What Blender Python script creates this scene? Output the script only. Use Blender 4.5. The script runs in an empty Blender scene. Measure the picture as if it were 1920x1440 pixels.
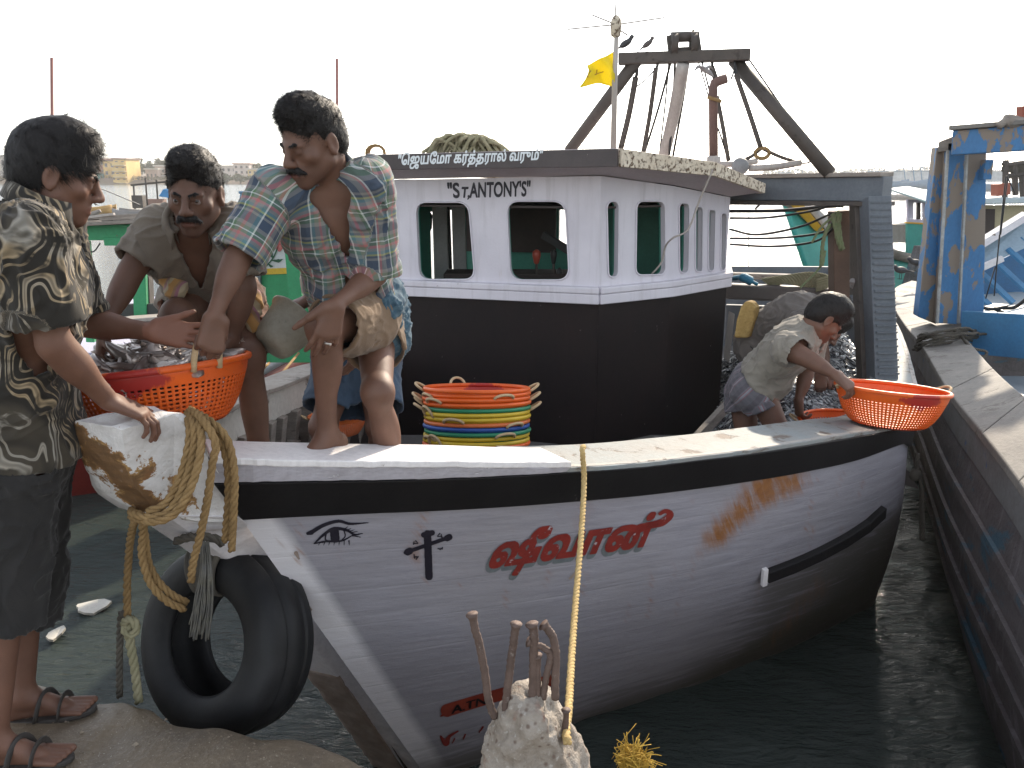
import bpy, bmesh, math, random
import numpy as np
import openvdb
from mathutils import Vector
from mathutils.bvhtree import BVHTree

random.seed(7); RNG = np.random.default_rng(7)
SC = bpy.context.scene
COL = SC.collection

# ------------------------------------------------------------------ camera, world, sun, exposure
CAM = np.array([0.0, 0.0, 1.55]); PITCH = math.radians(14.1); FPX = 1560.0
WATER = -1.1
cam_d = bpy.data.cameras.new('camera'); cam_d.sensor_width = 36.0; cam_d.lens = 36.0 * FPX / 1920.0
cam_d.clip_start = 0.05; cam_d.clip_end = 9000
cam_o = bpy.data.objects.new('camera', cam_d); COL.objects.link(cam_o)
cam_o.location = CAM; cam_o.rotation_euler = (math.radians(90) - PITCH, 0, 0)
SC.camera = cam_o

SUN_AZ = math.radians(26); SUN_EL = math.radians(28)          # azimuth from +Y towards +X
w = bpy.data.worlds.new('World'); SC.world = w; w.use_nodes = True
nt = w.node_tree; nt.nodes.clear()
sky = nt.nodes.new('ShaderNodeTexSky'); sky.sky_type = 'NISHITA'; sky.sun_disc = False
sky.sun_elevation = SUN_EL; sky.sun_rotation = SUN_AZ; sky.air_density = 1.0; sky.dust_density = 1.0; sky.ozone_density = 1.0
hs = nt.nodes.new('ShaderNodeHueSaturation'); hs.inputs['Saturation'].default_value = 0.35
bg = nt.nodes.new('ShaderNodeBackground'); bg.inputs['Strength'].default_value = 0.15
wo = nt.nodes.new('ShaderNodeOutputWorld')
nt.links.new(sky.outputs[0], hs.inputs['Color']); nt.links.new(hs.outputs[0], bg.inputs['Color']); nt.links.new(bg.outputs[0], wo.inputs['Surface'])
sun_d = bpy.data.lights.new('sun', 'SUN'); sun_d.energy = 2.6; sun_d.angle = math.radians(1.2); sun_d.color = (1.0, 0.86, 0.68)
sun_o = bpy.data.objects.new('sun', sun_d); COL.objects.link(sun_o)
sdir = Vector((math.sin(SUN_AZ) * math.cos(SUN_EL), math.cos(SUN_AZ) * math.cos(SUN_EL), math.sin(SUN_EL)))
sun_o.rotation_euler = sdir.to_track_quat('Z', 'Y').to_euler(); sun_o.location = (20, 10, 30)
SC.view_settings.view_transform = 'Standard'; SC.view_settings.look = 'None'
SC.view_settings.exposure = 1.35; SC.view_settings.gamma = 1.0; SC.view_settings.use_curve_mapping = False
SC.cycles.use_denoising = True
SC.cycles.max_bounces = 8; SC.cycles.sample_clamp_indirect = 8.0

# ------------------------------------------------------------------ geometry helpers
cp, sp = math.cos(PITCH), math.sin(PITCH)
def ray(px, py):
    u = (px - 960.0) / FPX; v = (py - 720.0) / FPX
    return np.array([u, cp - v * sp, -(sp + v * cp)])
def U(px, py, Y):                      # point seen at photo pixel (px,py), Y metres ahead
    r = ray(px, py); return CAM + r * (Y / r[1])
def UZ(px, py, z):                     # point seen at photo pixel on the level z
    r = ray(px, py); return CAM + r * ((z - CAM[2]) / r[2])
def UP(px, py, p0, n):                 # point seen at photo pixel on a plane
    r = ray(px, py); return CAM + r * (np.dot(np.asarray(p0) - CAM, n) / np.dot(r, n))
def V3(*a): return np.array(a, float)
def unit(v):
    v = np.asarray(v, float); return v / (np.linalg.norm(v) + 1e-12)
def lerp(a, b, t): return np.asarray(a, float) * (1 - t) + np.asarray(b, float) * t
def cr(pts, n):                        # Catmull-Rom through points, n samples per span
    p = [np.asarray(q, float) for q in pts]; p = [2 * p[0] - p[1]] + p + [2 * p[-1] - p[-2]]
    out = []
    for i in range(1, len(p) - 2):
        for j in range(n):
            t = j / n; a, b, c, d = p[i - 1], p[i], p[i + 1], p[i + 2]
            out.append(0.5 * (2 * b + (c - a) * t + (2 * a - 5 * b + 4 * c - d) * t * t + (3 * b - a - 3 * c + d) * t ** 3))
    out.append(p[-2]); return np.array(out)

def _hash(i, j, k, seed):
    n = (i * 374761393 + j * 668265263 + k * 2147483647 + seed * 974634533) & 0x7fffffff
    n = (n ^ (n >> 13)) * 1274126177 & 0x7fffffff
    return ((n ^ (n >> 16)) & 0xffff) / 65535.0
def vnoise(p, seed=0):                 # value noise in [-1,1]
    p = np.asarray(p, float); f = np.floor(p).astype(np.int64); t = p - f; t = t * t * (3 - 2 * t)
    r = 0
    for a in (0, 1):
        wa = t[..., 0] if a else 1 - t[..., 0]
        for b in (0, 1):
            wb = t[..., 1] if b else 1 - t[..., 1]
            for c in (0, 1):
                wc = t[..., 2] if c else 1 - t[..., 2]
                r = r + wa * wb * wc * _hash(f[..., 0] + a, f[..., 1] + b, f[..., 2] + c, seed)
    return r * 2 - 1
def fbm(p, seed=0, o=3):
    p = np.asarray(p, float); r = 0; a = 1.0
    for i in range(o):
        r = r + a * vnoise(p * 2 ** i, seed + i * 17); a *= 0.5
    return r

class MB:                              # collects shapes into one mesh
    def __init__(s): s.v = []; s.f = []; s.n = 0
    def add(s, v, f):
        v = np.asarray(v, float).reshape(-1, 3); s.v.append(v); s.f += [tuple(int(i) + s.n for i in q) for q in f]; s.n += len(v); return s
    def hexa(s, p):                    # 8 corners: bottom ring then top ring
        return s.add(p, [(3, 2, 1, 0), (4, 5, 6, 7), (0, 1, 5, 4), (1, 2, 6, 5), (2, 3, 7, 6), (3, 0, 4, 7)])
    def box(s, c, size, ax=None):
        c = np.asarray(c, float); a = np.eye(3) if ax is None else np.asarray(ax, float)
        h = np.asarray(size, float) / 2
        q = [c + a.T @ (h * np.array(k)) for k in ((-1, -1, -1), (1, -1, -1), (1, 1, -1), (-1, 1, -1), (-1, -1, 1), (1, -1, 1), (1, 1, 1), (-1, 1, 1))]
        return s.hexa(q)
    def beam(s, a, b, wd, ht, up=(0, 0, 1)):   # a bar from a to b, wd sideways, ht along up
        a, b = np.asarray(a, float), np.asarray(b, float); d = unit(b - a)
        sd = np.cross(d, up); sd = unit(sd if np.linalg.norm(sd) > 1e-6 else np.cross(d, (1, 0, 0))); u = np.cross(sd, d)
        r = lambda o: [o - sd * wd / 2 - u * ht / 2, o + sd * wd / 2 - u * ht / 2, o + sd * wd / 2 + u * ht / 2, o - sd * wd / 2 + u * ht / 2]
        return s.hexa(r(a) + r(b))
    def tube(s, pts, r, n=8, cap=True, sq=1.0):
        p = np.asarray(pts, float); m = len(p); rr = np.broadcast_to(np.asarray(r, float), (m,))
        t = np.gradient(p, axis=0); t /= np.linalg.norm(t, axis=1)[:, None] + 1e-12
        a = np.array((0, 0, 1.0)) if abs(t[0, 2]) < 0.9 else np.array((1.0, 0, 0))
        nn = unit(np.cross(t[0], a)); vs = []
        for i in range(m):
            nn = unit(nn - t[i] * np.dot(nn, t[i])); b = np.cross(t[i], nn)
            for k in range(n):
                an = 2 * math.pi * k / n; vs.append(p[i] + rr[i] * (math.cos(an) * nn + sq * math.sin(an) * b))
        f = [(i * n + k, i * n + (k + 1) % n, (i + 1) * n + (k + 1) % n, (i + 1) * n + k) for i in range(m - 1) for k in range(n)]
        if cap: f += [tuple(range(n - 1, -1, -1)), tuple((m - 1) * n + k for k in range(n))]
        return s.add(vs, f)
    def rope(s, pts, r, pitch=None, strands=3, n=6, step=None):  # three twisted strands
        p = np.asarray(pts, float); L = np.r_[0, np.cumsum(np.linalg.norm(np.diff(p, axis=0), axis=1))]
        step = step or r * 1.1; m = max(4, int(L[-1] / step)); q = np.linspace(0, L[-1], m)
        c = np.stack([np.interp(q, L, p[:, k]) for k in range(3)], 1)
        t = np.gradient(c, axis=0); t /= np.linalg.norm(t, axis=1)[:, None] + 1e-12
        pitch = pitch or r * 7.0
        a = np.array((0, 0, 1.0)) if abs(t[0, 2]) < 0.9 else np.array((1.0, 0, 0)); nn = unit(np.cross(t[0], a)); N = []
        for i in range(m):
            nn = unit(nn - t[i] * np.dot(nn, t[i])); N.append(nn)
        N = np.array(N); B = np.cross(t, N)
        for k in range(strands):
            an = 2 * math.pi * (q / pitch + k / strands)
            s.tube(c + 0.5 * r * (np.cos(an)[:, None] * N + np.sin(an)[:, None] * B), r * 0.56, n)
        return s
    def lathe(s, prof, n=32, c=(0, 0, 0), ax=None, closed=False):
        a = np.eye(3) if ax is None else np.asarray(ax, float); vs = []
        for (r, z) in prof:
            for k in range(n):
                t = 2 * math.pi * k / n; vs.append(np.asarray(c, float) + a.T @ np.array((r * math.cos(t), r * math.sin(t), z)))
        m = len(prof); e = m if closed else m - 1
        return s.add(vs, [(i * n + k, i * n + (k + 1) % n, ((i + 1) % m) * n + (k + 1) % n, ((i + 1) % m) * n + k) for i in range(e) for k in range(n)])
    def ball(s, c, r, n=10, ax=None):
        r = np.broadcast_to(np.asarray(r, float), (3,)); a = np.eye(3) if ax is None else np.asarray(ax, float); vs = []; m = max(4, n // 2 + 1)
        for i in range(m + 1):
            ph = math.pi * i / m
            for k in range(n):
                t = 2 * math.pi * k / n
                vs.append(np.asarray(c, float) + a.T @ (r * np.array((math.sin(ph) * math.cos(t), math.sin(ph) * math.sin(t), math.cos(ph)))))
        return s.add(vs, [(i * n + k, (i + 1) * n + k, (i + 1) * n + (k + 1) % n, i * n + (k + 1) % n) for i in range(m) for k in range(n)])
    def sheet(s, grid):                # (m,n,3) points
        g = np.asarray(grid, float); m, n = g.shape[:2]
        return s.add(g.reshape(-1, 3), [(i * n + j, (i + 1) * n + j, (i + 1) * n + j + 1, i * n + j + 1) for i in range(m - 1) for j in range(n - 1)])
    def prism(s, poly, off):           # planar polygon pushed by a vector
        p = np.asarray(poly, float); m = len(p); o = np.asarray(off, float)
        return s.add(np.r_[p, p + o], [tuple(range(m - 1, -1, -1)), tuple(range(m, 2 * m))] + [(i, (i + 1) % m, m + (i + 1) % m, m + i) for i in range(m)])
    def arrays(s): return np.concatenate(s.v), s.f

def mesh_of(name, v, f, smooth=False, origin=(0, 0, 0)):
    me = bpy.data.meshes.new(name); v = np.asarray(v, float) - np.asarray(origin, float)
    if isinstance(f, np.ndarray) and f.ndim == 2:
        nf, k = f.shape
        me.vertices.add(len(v)); me.vertices.foreach_set('co', v.astype(np.float32).ravel())
        me.loops.add(nf * k); me.loops.foreach_set('vertex_index', f.astype(np.int32).ravel())
        me.polygons.add(nf); me.polygons.foreach_set('loop_start', np.arange(0, nf * k, k, dtype=np.int32))
        me.update(calc_edges=True)
    else:
        me.from_pydata(v.tolist(), [], f); me.update()
    if smooth: me.polygons.foreach_set('use_smooth', np.ones(len(me.polygons), bool))
    return me
def place(name, me, m=None, parent=None, bev=0, solid=0, fixn=False):
    if fixn:
        b = bmesh.new(); b.from_mesh(me); bmesh.ops.recalc_face_normals(b, faces=b.faces); b.to_mesh(me); b.free()
    o = bpy.data.objects.new(name, me); COL.objects.link(o)
    if m is not None and not me.materials: me.materials.append(m)
    if parent is not None: o.parent = parent
    if solid:
        md = o.modifiers.new('s', 'SOLIDIFY'); md.thickness = abs(solid); md.offset = -1 if solid > 0 else 1
    if bev:
        md = o.modifiers.new('b', 'BEVEL'); md.width = bev; md.segments = 2; md.limit_method = 'ANGLE'; md.angle_limit = math.radians(40)
    return o
def org(parent):                       # world place of a parent chain (no rotation in use)
    o = np.zeros(3)
    while parent is not None: o = o + np.array(parent.location); parent = parent.parent
    return o
def obj(name, mb, m, parent=None, smooth=False, bev=0, solid=0, fixn=True, at=None):
    v, f = mb.arrays() if isinstance(mb, MB) else mb
    o0 = org(parent)
    if at is not None: o0 = np.asarray(at, float)
    o = place(name, mesh_of(name, v, f, smooth, o0), m, parent, bev, solid, fixn)
    if at is not None: o.location = o0 - org(parent)
    return o
def thing(name, label, cat, loc=(0, 0, 0), group=None):
    o = bpy.data.objects.new(name, None); COL.objects.link(o); o.location = tuple(float(x) for x in loc); o.empty_display_size = 0.1
    return tag(o, label, cat, group)
def tag(o, label=None, cat=None, group=None, kind=None):
    if label: o['label'] = label
    if cat: o['category'] = cat
    if group: o['group'] = group
    if kind: o['kind'] = kind
    return o
def copy_tree(o, parent=None):
    c = o.copy(); COL.objects.link(c)
    if parent is not None: c.parent = parent
    for ch in list(o.children): copy_tree(ch, c)
    return c

# ------------------------------------------------------------------ materials
def new_mat(name):
    m = bpy.data.materials.new(name); m.use_nodes = True; t = m.node_tree; t.nodes.clear()
    o = t.nodes.new('ShaderNodeOutputMaterial'); b = t.nodes.new('ShaderNodeBsdfPrincipled'); t.links.new(b.outputs[0], o.inputs[0])
    return m, t, b
class NT:
    def __init__(s, name): s.m, s.t, s.b = new_mat(name)
    def n(s, ty, **k):
        q = s.t.nodes.new(ty)
        for a, v in k.items(): setattr(q, a, v)
        return q
    def put(s, sock, v):
        if hasattr(v, 'is_linked') or hasattr(v, 'links'): s.t.links.new(v, sock)
        else: sock.default_value = v
    def coord(s, which='Object'): return s.n('ShaderNodeTexCoord').outputs[which]
    def attr(s, name): return s.n('ShaderNodeAttribute', attribute_name=name)
    def mapv(s, v, scale=(1, 1, 1), rot=(0, 0, 0)):
        q = s.n('ShaderNodeMapping'); s.put(q.inputs['Vector'], v); q.inputs['Scale'].default_value = scale; q.inputs['Rotation'].default_value = rot; return q.outputs[0]
    def noise(s, v, sc, det=4, rough=0.55, dist=0.0):
        q = s.n('ShaderNodeTexNoise'); s.put(q.inputs['Vector'], v); q.inputs['Scale'].default_value = sc; q.inputs['Detail'].default_value = det
        q.inputs['Roughness'].default_value = rough; q.inputs['Distortion'].default_value = dist; return q.outputs[0]
    def vor(s, v, sc, feat='F1', rnd=1.0, out=0):
        q = s.n('ShaderNodeTexVoronoi', feature=feat); s.put(q.inputs['Vector'], v); q.inputs['Scale'].default_value = sc; q.inputs['Randomness'].default_value = rnd; return q.outputs[out]
    def ramp(s, f, stops, mode='LINEAR'):
        q = s.n('ShaderNodeValToRGB'); s.put(q.inputs[0], f); e = q.color_ramp; e.interpolation = mode
        while len(e.elements) < len(stops): e.elements.new(0.5)
        for el, (p, c) in zip(e.elements, stops): el.position = p; el.color = (*c, 1) if len(c) == 3 else c
        return q.outputs[0]
    def math(s, op, a, b=0.0, c=None):
        q = s.n('ShaderNodeMath', operation=op); s.put(q.inputs[0], a); s.put(q.inputs[1], b)
        if c is not None: s.put(q.inputs[2], c)
        return q.outputs[0]
    def step(s, f, a, b):
        q = s.n('ShaderNodeMapRange'); s.put(q.inputs[0], f); q.inputs[1].default_value = a; q.inputs[2].default_value = b; return q.outputs[0]
    def mix(s, f, a, b, mode='MIX'):
        q = s.n('ShaderNodeMix', data_type='RGBA', blend_type=mode); s.put(q.inputs[0], f)
        for sk, v in ((q.inputs[6], a), (q.inputs[7], b)):
            s.put(sk, (*v, 1) if isinstance(v, tuple) and len(v) == 3 else v)
        return q.outputs[2]
    def bump(s, h, st=0.3, d=0.01):
        q = s.n('ShaderNodeBump'); s.put(q.inputs['Height'], h); q.inputs['Strength'].default_value = st; q.inputs['Distance'].default_value = d; s.t.links.new(q.outputs[0], s.b.inputs['Normal'])
    def base(s, c): s.put(s.b.inputs['Base Color'], (*c, 1) if isinstance(c, tuple) and len(c) == 3 else c)
    def rough(s, v): s.put(s.b.inputs['Roughness'], v)
    def spec(s, v): s.b.inputs['Specular IOR Level'].default_value = v
    def sep(s, v): 
        q = s.n('ShaderNodeSeparateXYZ'); s.put(q.inputs[0], v); return q.outputs
_M = {}
def paint(name, c1, c2=None, sc=6, rough=0.55, bump=0.15, bsc=70, stretch=(1, 1, 1), wear=None, wt=(0.6, 0.66), wsc=9, metal=0.0, spec=0.5, bd=0.004):
    """plain worn surface: two tones, optional chipped wear colour, grain relief"""
    if name in _M: return _M[name]
    N = NT(name); co = N.mapv(N.coord(), stretch); c2 = c2 or tuple(x * 0.75 for x in c1)
    f = N.noise(co, sc, 6, 0.6); col = N.mix(N.step(f, 0.3, 0.7), c1, c2)
    fine = N.noise(co, bsc, 4, 0.6)
    col = N.mix(N.math('MULTIPLY', N.step(fine, 0.4, 0.75), 0.35), col, tuple(x * 0.6 for x in c2))
    if wear:
        wm = N.step(N.noise(co, wsc, 7, 0.62, 0.4), *wt); col = N.mix(wm, col, wear)
        N.bump(N.math('SUBTRACT', fine, N.math('MULTIPLY', wm, 1.2)), bump, bd)
    else: N.bump(fine, bump, bd)
    N.base(col); N.rough(N.math('ADD', rough, N.math('MULTIPLY', f, 0.1))); N.b.inputs['Metallic'].default_value = metal; N.spec(spec)
    _M[name] = N.m; return N.m
# ------------------------------------------------------------------ smooth solids for bodies and clothes
class Vol:
    def __init__(s, lo, hi, h=0.0045, k=0.02):
        s.lo = np.asarray(lo, float); s.h = h; s.k = k
        s.nn = np.ceil((np.asarray(hi, float) - s.lo) / h).astype(int) + 1
        s.d = np.full(s.nn, 9.0, np.float32)
    def _reg(s, lo, hi):
        i0 = np.clip(np.floor((lo - s.lo) / s.h).astype(int), 0, s.nn); i1 = np.clip(np.ceil((hi - s.lo) / s.h).astype(int) + 1, 0, s.nn)
        if np.any(i1 <= i0): return None, None
        ax = [(s.lo[k] + s.h * np.arange(i0[k], i1[k])).astype(np.float32) for k in range(3)]
        return tuple(slice(a, b) for a, b in zip(i0, i1)), (ax[0][:, None, None], ax[1][None, :, None], ax[2][None, None, :])
    def _join(s, sl, e, k, sub):
        d = s.d[sl]; k = s.k if k is None else k
        if sub:
            e = -e; h = np.maximum(k - np.abs(d - e), 0); s.d[sl] = np.maximum(d, e) + (h * h / (4 * k) if k > 0 else 0)
        else:
            h = np.maximum(k - np.abs(d - e), 0); s.d[sl] = np.minimum(d, e) - (h * h / (4 * k) if k > 0 else 0)
    def cap(s, a, b, ra, rb=None, k=None, sub=False, flat=None, off=0.0, ends=False):
        """round-ended tapered limb; flat=(axis, f): squashed by f along axis; ends=True: flat ends"""
        rb = ra if rb is None else rb; a, b = np.asarray(a, float), np.asarray(b, float); ra += off; rb += off
        m = max(ra, rb) * 1.02 + (s.k if k is None else k) + 3 * s.h
        if flat is not None and flat[1] < 1: m = m / flat[1] if flat[1] > .3 else m * 3
        sl, g = s._reg(np.minimum(a, b) - m, np.maximum(a, b) + m)
        if sl is None: return s
        ab = b - a; L2 = float(ab @ ab) + 1e-12
        p = [g[i] - np.float32(a[i]) for i in range(3)]
        t0 = (p[0] * ab[0] + p[1] * ab[1] + p[2] * ab[2]) / L2; t = np.clip(t0, 0, 1)
        q = [p[i] - t * ab[i] for i in range(3)]
        d2 = q[0] ** 2 + q[1] ** 2 + q[2] ** 2
        if flat is not None:
            n, f = flat; n = unit(n); dn = q[0] * n[0] + q[1] * n[1] + q[2] * n[2]
            d2 = d2 + dn * dn * (1 / f ** 2 - 1); e = (np.sqrt(d2) - (ra + (rb - ra) * t)) * min(f, 1) ** 0.5
        else: e = np.sqrt(d2) - (ra + (rb - ra) * t)
        if ends:
            L = math.sqrt(L2); r = np.sqrt(np.maximum((p[0] - t0 * ab[0]) ** 2 + (p[1] - t0 * ab[1]) ** 2 + (p[2] - t0 * ab[2]) ** 2, 0)) - (ra + (rb - ra) * t)
            e = np.maximum(r, np.maximum(-t0 * L, (t0 - 1) * L))
        s._join(sl, e, k, sub); return s
    def ell(s, c, r, ax=None, k=None, sub=False, off=0.0):
        c = np.asarray(c, float); r = np.broadcast_to(np.asarray(r, float), (3,)) + off; A = np.eye(3) if ax is None else np.asarray(ax, float)
        m = r.max() + (s.k if k is None else k) + 3 * s.h; sl, g = s._reg(c - m, c + m)
        if sl is None: return s
        p = [g[i] - np.float32(c[i]) for i in range(3)]; k0 = 0; k1 = 0
        for j in range(3):
            q = p[0] * A[j, 0] + p[1] * A[j, 1] + p[2] * A[j, 2]; k0 = k0 + (q / r[j]) ** 2; k1 = k1 + (q / r[j] ** 2) ** 2
        k0 = np.sqrt(k0); e = k0 * (k0 - 1) / (np.sqrt(k1) + 1e-6); e = np.where(k0 < 1e-3, -r.min(), e)
        s._join(sl, e.astype(np.float32), k, sub); return s
    def plane(s, p, n, k=0.006):       # keep the side opposite to n
        n = unit(n); sl, g = s._reg(s.lo, s.lo + s.h * s.nn)
        e = sum((g[i] - p[i]) * n[i] for i in range(3)); s._join(sl, -e.astype(np.float32), k, True); return s
    def hollow(s, th):                 # keep a skin of thickness th
        s.d = np.maximum(s.d, -(s.d + np.float32(th))); return s
    def mesh(s):
        h = s.h; a = np.ascontiguousarray(np.clip(s.d / h, -3, 3).astype(np.float32))
        a[0] = a[-1] = 3; a[:, 0] = a[:, -1] = 3; a[:, :, 0] = a[:, :, -1] = 3
        g = openvdb.FloatGrid(3.0); g.copyFromArray(a); p, q = g.convertToQuads(0.0)
        return s.lo + p.astype(float) * h, q.astype(np.int64)
def vnormals(v, q):
    n = np.cross(v[q[:, 2]] - v[q[:, 0]], v[q[:, 3]] - v[q[:, 1]]); r = np.zeros_like(v)
    for k in range(4): np.add.at(r, q[:, k], n)
    return r / (np.linalg.norm(r, axis=1)[:, None] + 1e-12)
def smooth_v(v, q, it=1, f=0.5):
    for _ in range(it):
        acc = np.zeros_like(v); cnt = np.zeros(len(v))
        for k in range(4):
            a, b = q[:, k], q[:, (k + 1) % 4]
            np.add.at(acc, a, v[b]); np.add.at(acc, b, v[a]); np.add.at(cnt, a, 1); np.add.at(cnt, b, 1)
        v = v * (1 - f) + f * acc / np.maximum(cnt, 1)[:, None]
    return v
def frame(f, u):                       # rows: side (left), forward, up
    f = unit(f); u = np.asarray(u, float); u = unit(u - f * (u @ f)); return np.array([np.cross(u, f), f, u])
def setattr3(me, name, arr):
    a = me.attributes.new(name, 'FLOAT_VECTOR', 'POINT'); a.data.foreach_set('vector', np.asarray(arr, np.float32).ravel())
def setattr1(me, name, arr):
    a = me.attributes.new(name, 'FLOAT', 'POINT'); a.data.foreach_set('value', np.asarray(arr, np.float32).ravel())

def add_head(V, c, A, sc=1.0, open_eyes=True):
    T = lambda s_, f_, u_: c + sc * (A.T @ np.array((s_, f_, u_)))
    R = lambda *r: sc * np.array(r)
    V.ell(T(0, -.014, .042), R(.075, .096, .086), A, .02); V.ell(T(0, .022, -.022), R(.061, .066, .09), A, .03)
    for s_ in (-1, 1):
        V.cap(T(s_ * .05, .002, -.05), T(s_ * .012, .066, -.098), .021 * sc, .017 * sc, .02)
        V.ell(T(s_ * .044, .056, -.022), R(.022, .02, .018), A, .02)
        V.ell(T(s_ * .031, .1, -.002), R(.016, .016, .0105), A, .012, True)
        V.cap(T(s_ * .012, .0885, .017), T(s_ * .043, .078, .016), .0085 * sc, .007 * sc, .012)
        V.ell(T(s_ * .031, .0755, -.001), R(.014, .0125, .0115), A, .004)
        V.cap(T(s_ * .018, .0865, .0030), T(s_ * .044, .0775, .002), .0042 * sc, .0040 * sc, .004)
        V.cap(T(s_ * .019, .085, -.0095), T(s_ * .043, .0775, -.0080), .0036 * sc, .0034 * sc, .004)
        if not open_eyes: V.ell(T(s_ * .031, .0768, -.003), R(.0135, .0126, .0098), A, .004)
        V.ell(T(s_ * .0135, .1, -.036), R(.0095, .012, .009), A, .007)
        V.ell(T(s_ * .0075, .106, -.0445), R(.005, .007, .005), A, .004, True)
        V.ell(T(s_ * .078, -.012, -.004), sc * np.array((.008, .02, .032)), A, .008)
        V.ell(T(s_ * .085, -.008, -.002), R(.005, .011, .02), A, .005, True)
        V.cap(T(s_ * .076, -.004, -.022), T(s_ * .08, -.01, -.034), .008 * sc, .006 * sc, .006)
    V.cap(T(0, .087, .016), T(0, .113, -.031), .0085 * sc, .0125 * sc, .012)
    V.ell(T(0, .072, -.1), R(.022, .017, .016), A, .018)
    V.ell(T(0, .07, -.066), R(.034, .026, .026), A, .02)
    V.cap(T(-.02, .09, -.0625), T(.02, .09, -.0625), .0062 * sc, None, .006); V.cap(T(-.018, .091, -.0735), T(.018, .091, -.0735), .0072 * sc, None, .006)
    V.cap(T(-.023, .096, -.068), T(.023, .096, -.068), .0022 * sc, None, .004, True)

FING = ((.027, .092, (.036, .024, .021), .0088), (.009, .096, (.041, .027, .022), .009), (-.010, .092, (.038, .025, .021), .0085), (-.028, .083, (.030, .019, .018), .0076))
def add_hand(V, wr, d, n, side, curl, spread=0.06, thumb=(0.7, 0.35, 0.25), sc=1.0, tcurl=0.35):
    """wr wrist, d towards the fingers, n out of the palm, side +1/-1 which way the thumb lies, curl three bends per finger"""
    d = unit(d); n = unit(np.asarray(n, float) - d * np.dot(n, d)); t = np.cross(d, n) * side; W = np.asarray(wr, float)
    rot = lambda v, a: v * math.cos(a) + n2 * math.sin(a)
    for i, (o, L, seg, r) in enumerate(FING):
        kn = W + sc * (d * L * 0.94 + t * o); V.cap(W + sc * (d * .012 + t * o * .55), kn, .0155 * sc, .0125 * sc, .014, flat=(n, .9))
        c3 = curl[i] if isinstance(curl[0], (tuple, list)) else curl
        a = 0.0; p = kn; dd = unit(d + t * (spread * (1.2, .35, -.45, -1.25)[i]))
        for j in range(3):
            a += c3[j]; dv = dd * math.cos(a) + n * math.sin(a); q = p + sc * seg[j] * dv
            V.cap(p, q, r * sc * (1.04, .97, .9)[j], r * sc * (.97, .9, .78)[j], .0035); p = q
    b = W + sc * (d * .022 + t * .026); dv = unit(d * thumb[0] + t * thumb[1] + n * thumb[2]); q = b + sc * .045 * dv
    V.cap(b - sc * .008 * d, q, .0165 * sc, .0125 * sc, .012); dv2 = unit(dv + (d * .5 - t * .4 + n * .5) * tcurl); p2 = q + sc * .032 * dv2
    V.cap(q, p2, .0112 * sc, .0098 * sc, .004); V.cap(p2, p2 + sc * .022 * unit(dv2 + (d - t) * .15 * tcurl), .0098 * sc, .0078 * sc, .004)
def add_foot(V, an, toe_dir, up=(0, 0, 1), sc=1.0, sole=None):
    """an ankle joint about 8 cm above the sole"""
    f = unit(toe_dir); u = unit(np.asarray(up, float) - f * np.dot(up, f)); s_ = np.cross(u, f); a = np.asarray(an, float)
    V.ell(a - u * .045 * sc - f * .035 * sc, np.array((.03, .034, .034)) * sc, np.array([s_, f, u]), .02)
    V.cap(a - u * .01 * sc, a - u * .058 * sc + f * .1 * sc, .036 * sc, .024 * sc, .025)
    V.cap(a - u * .062 * sc - f * .03 * sc, a - u * .066 * sc + f * .12 * sc, .022 * sc, .02 * sc, .02, flat=(u, .8))
    for i in range(5):
        o = (.026, .010, -.004, -.017, -.029)[i]; L = (.06, .058, .052, .044, .036)[i]; r = (.0125, .0092, .0088, .0085, .0085)[i]
        V.cap(a - u * .062 * sc + f * .105 * sc + s_ * o * sc, a - u * .069 * sc + f * (.12 + L) * sc + s_ * o * 1.15 * sc, (r + .003) * sc, r * .95 * sc, .0035)
def torso_prims(J):
    """list of (kind, args) shared by the body and the clothes over it"""
    pel, nk = J['pelvis'], J['neck']; sL, sR = J['shL'], J['shR']
    up = unit(nk - pel); side = unit(sL - sR); fw = unit(np.cross(side, up))
    side = np.cross(up, fw); A = np.array([side, fw, up]); L = np.linalg.norm(nk - pel)
    hs = unit(J['hipL'] - J['hipR']); hf = unit(np.cross(hs, up)); AH = np.array([np.cross(up, hf), hf, up])
    mid = J.get('chest', lerp(pel, nk, .66)); wst = J.get('waist', lerp(pel, nk, .33) + fw * .005)
    b = J.get('bulk', 1.0)
    return A, AH, [('e', pel + up * .015, np.array((.158, .108, .115)) * b, AH), ('e', wst, np.array((.138, .098, .15)) * b, A), ('e', mid, np.array((.16, .112, .17)) * b, A),
                   ('e', lerp(mid, nk, .45) - fw * .012, np.array((.15, .09, .11)) * b, A),
                   ('c', lerp(nk, sL, .2) - up * .03, sL, .05 * b, .05 * b), ('c', lerp(nk, sR, .2) - up * .03, sR, .05 * b, .05 * b)]
def put_prims(V, P, off=0.0, k=0.04):
    for p in P:
        if p[0] == 'e': V.ell(p[1], p[2], p[3], k, off=off)
        else: V.cap(p[1], p[2], p[3], p[4], k, off=off)
def bounds(J, pad=0.2):
    P = np.array([v for v in J.values() if isinstance(v, np.ndarray) and v.shape == (3,)]); return P.min(0) - pad, P.max(0) + pad
SKIP_HEAD = ()
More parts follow.
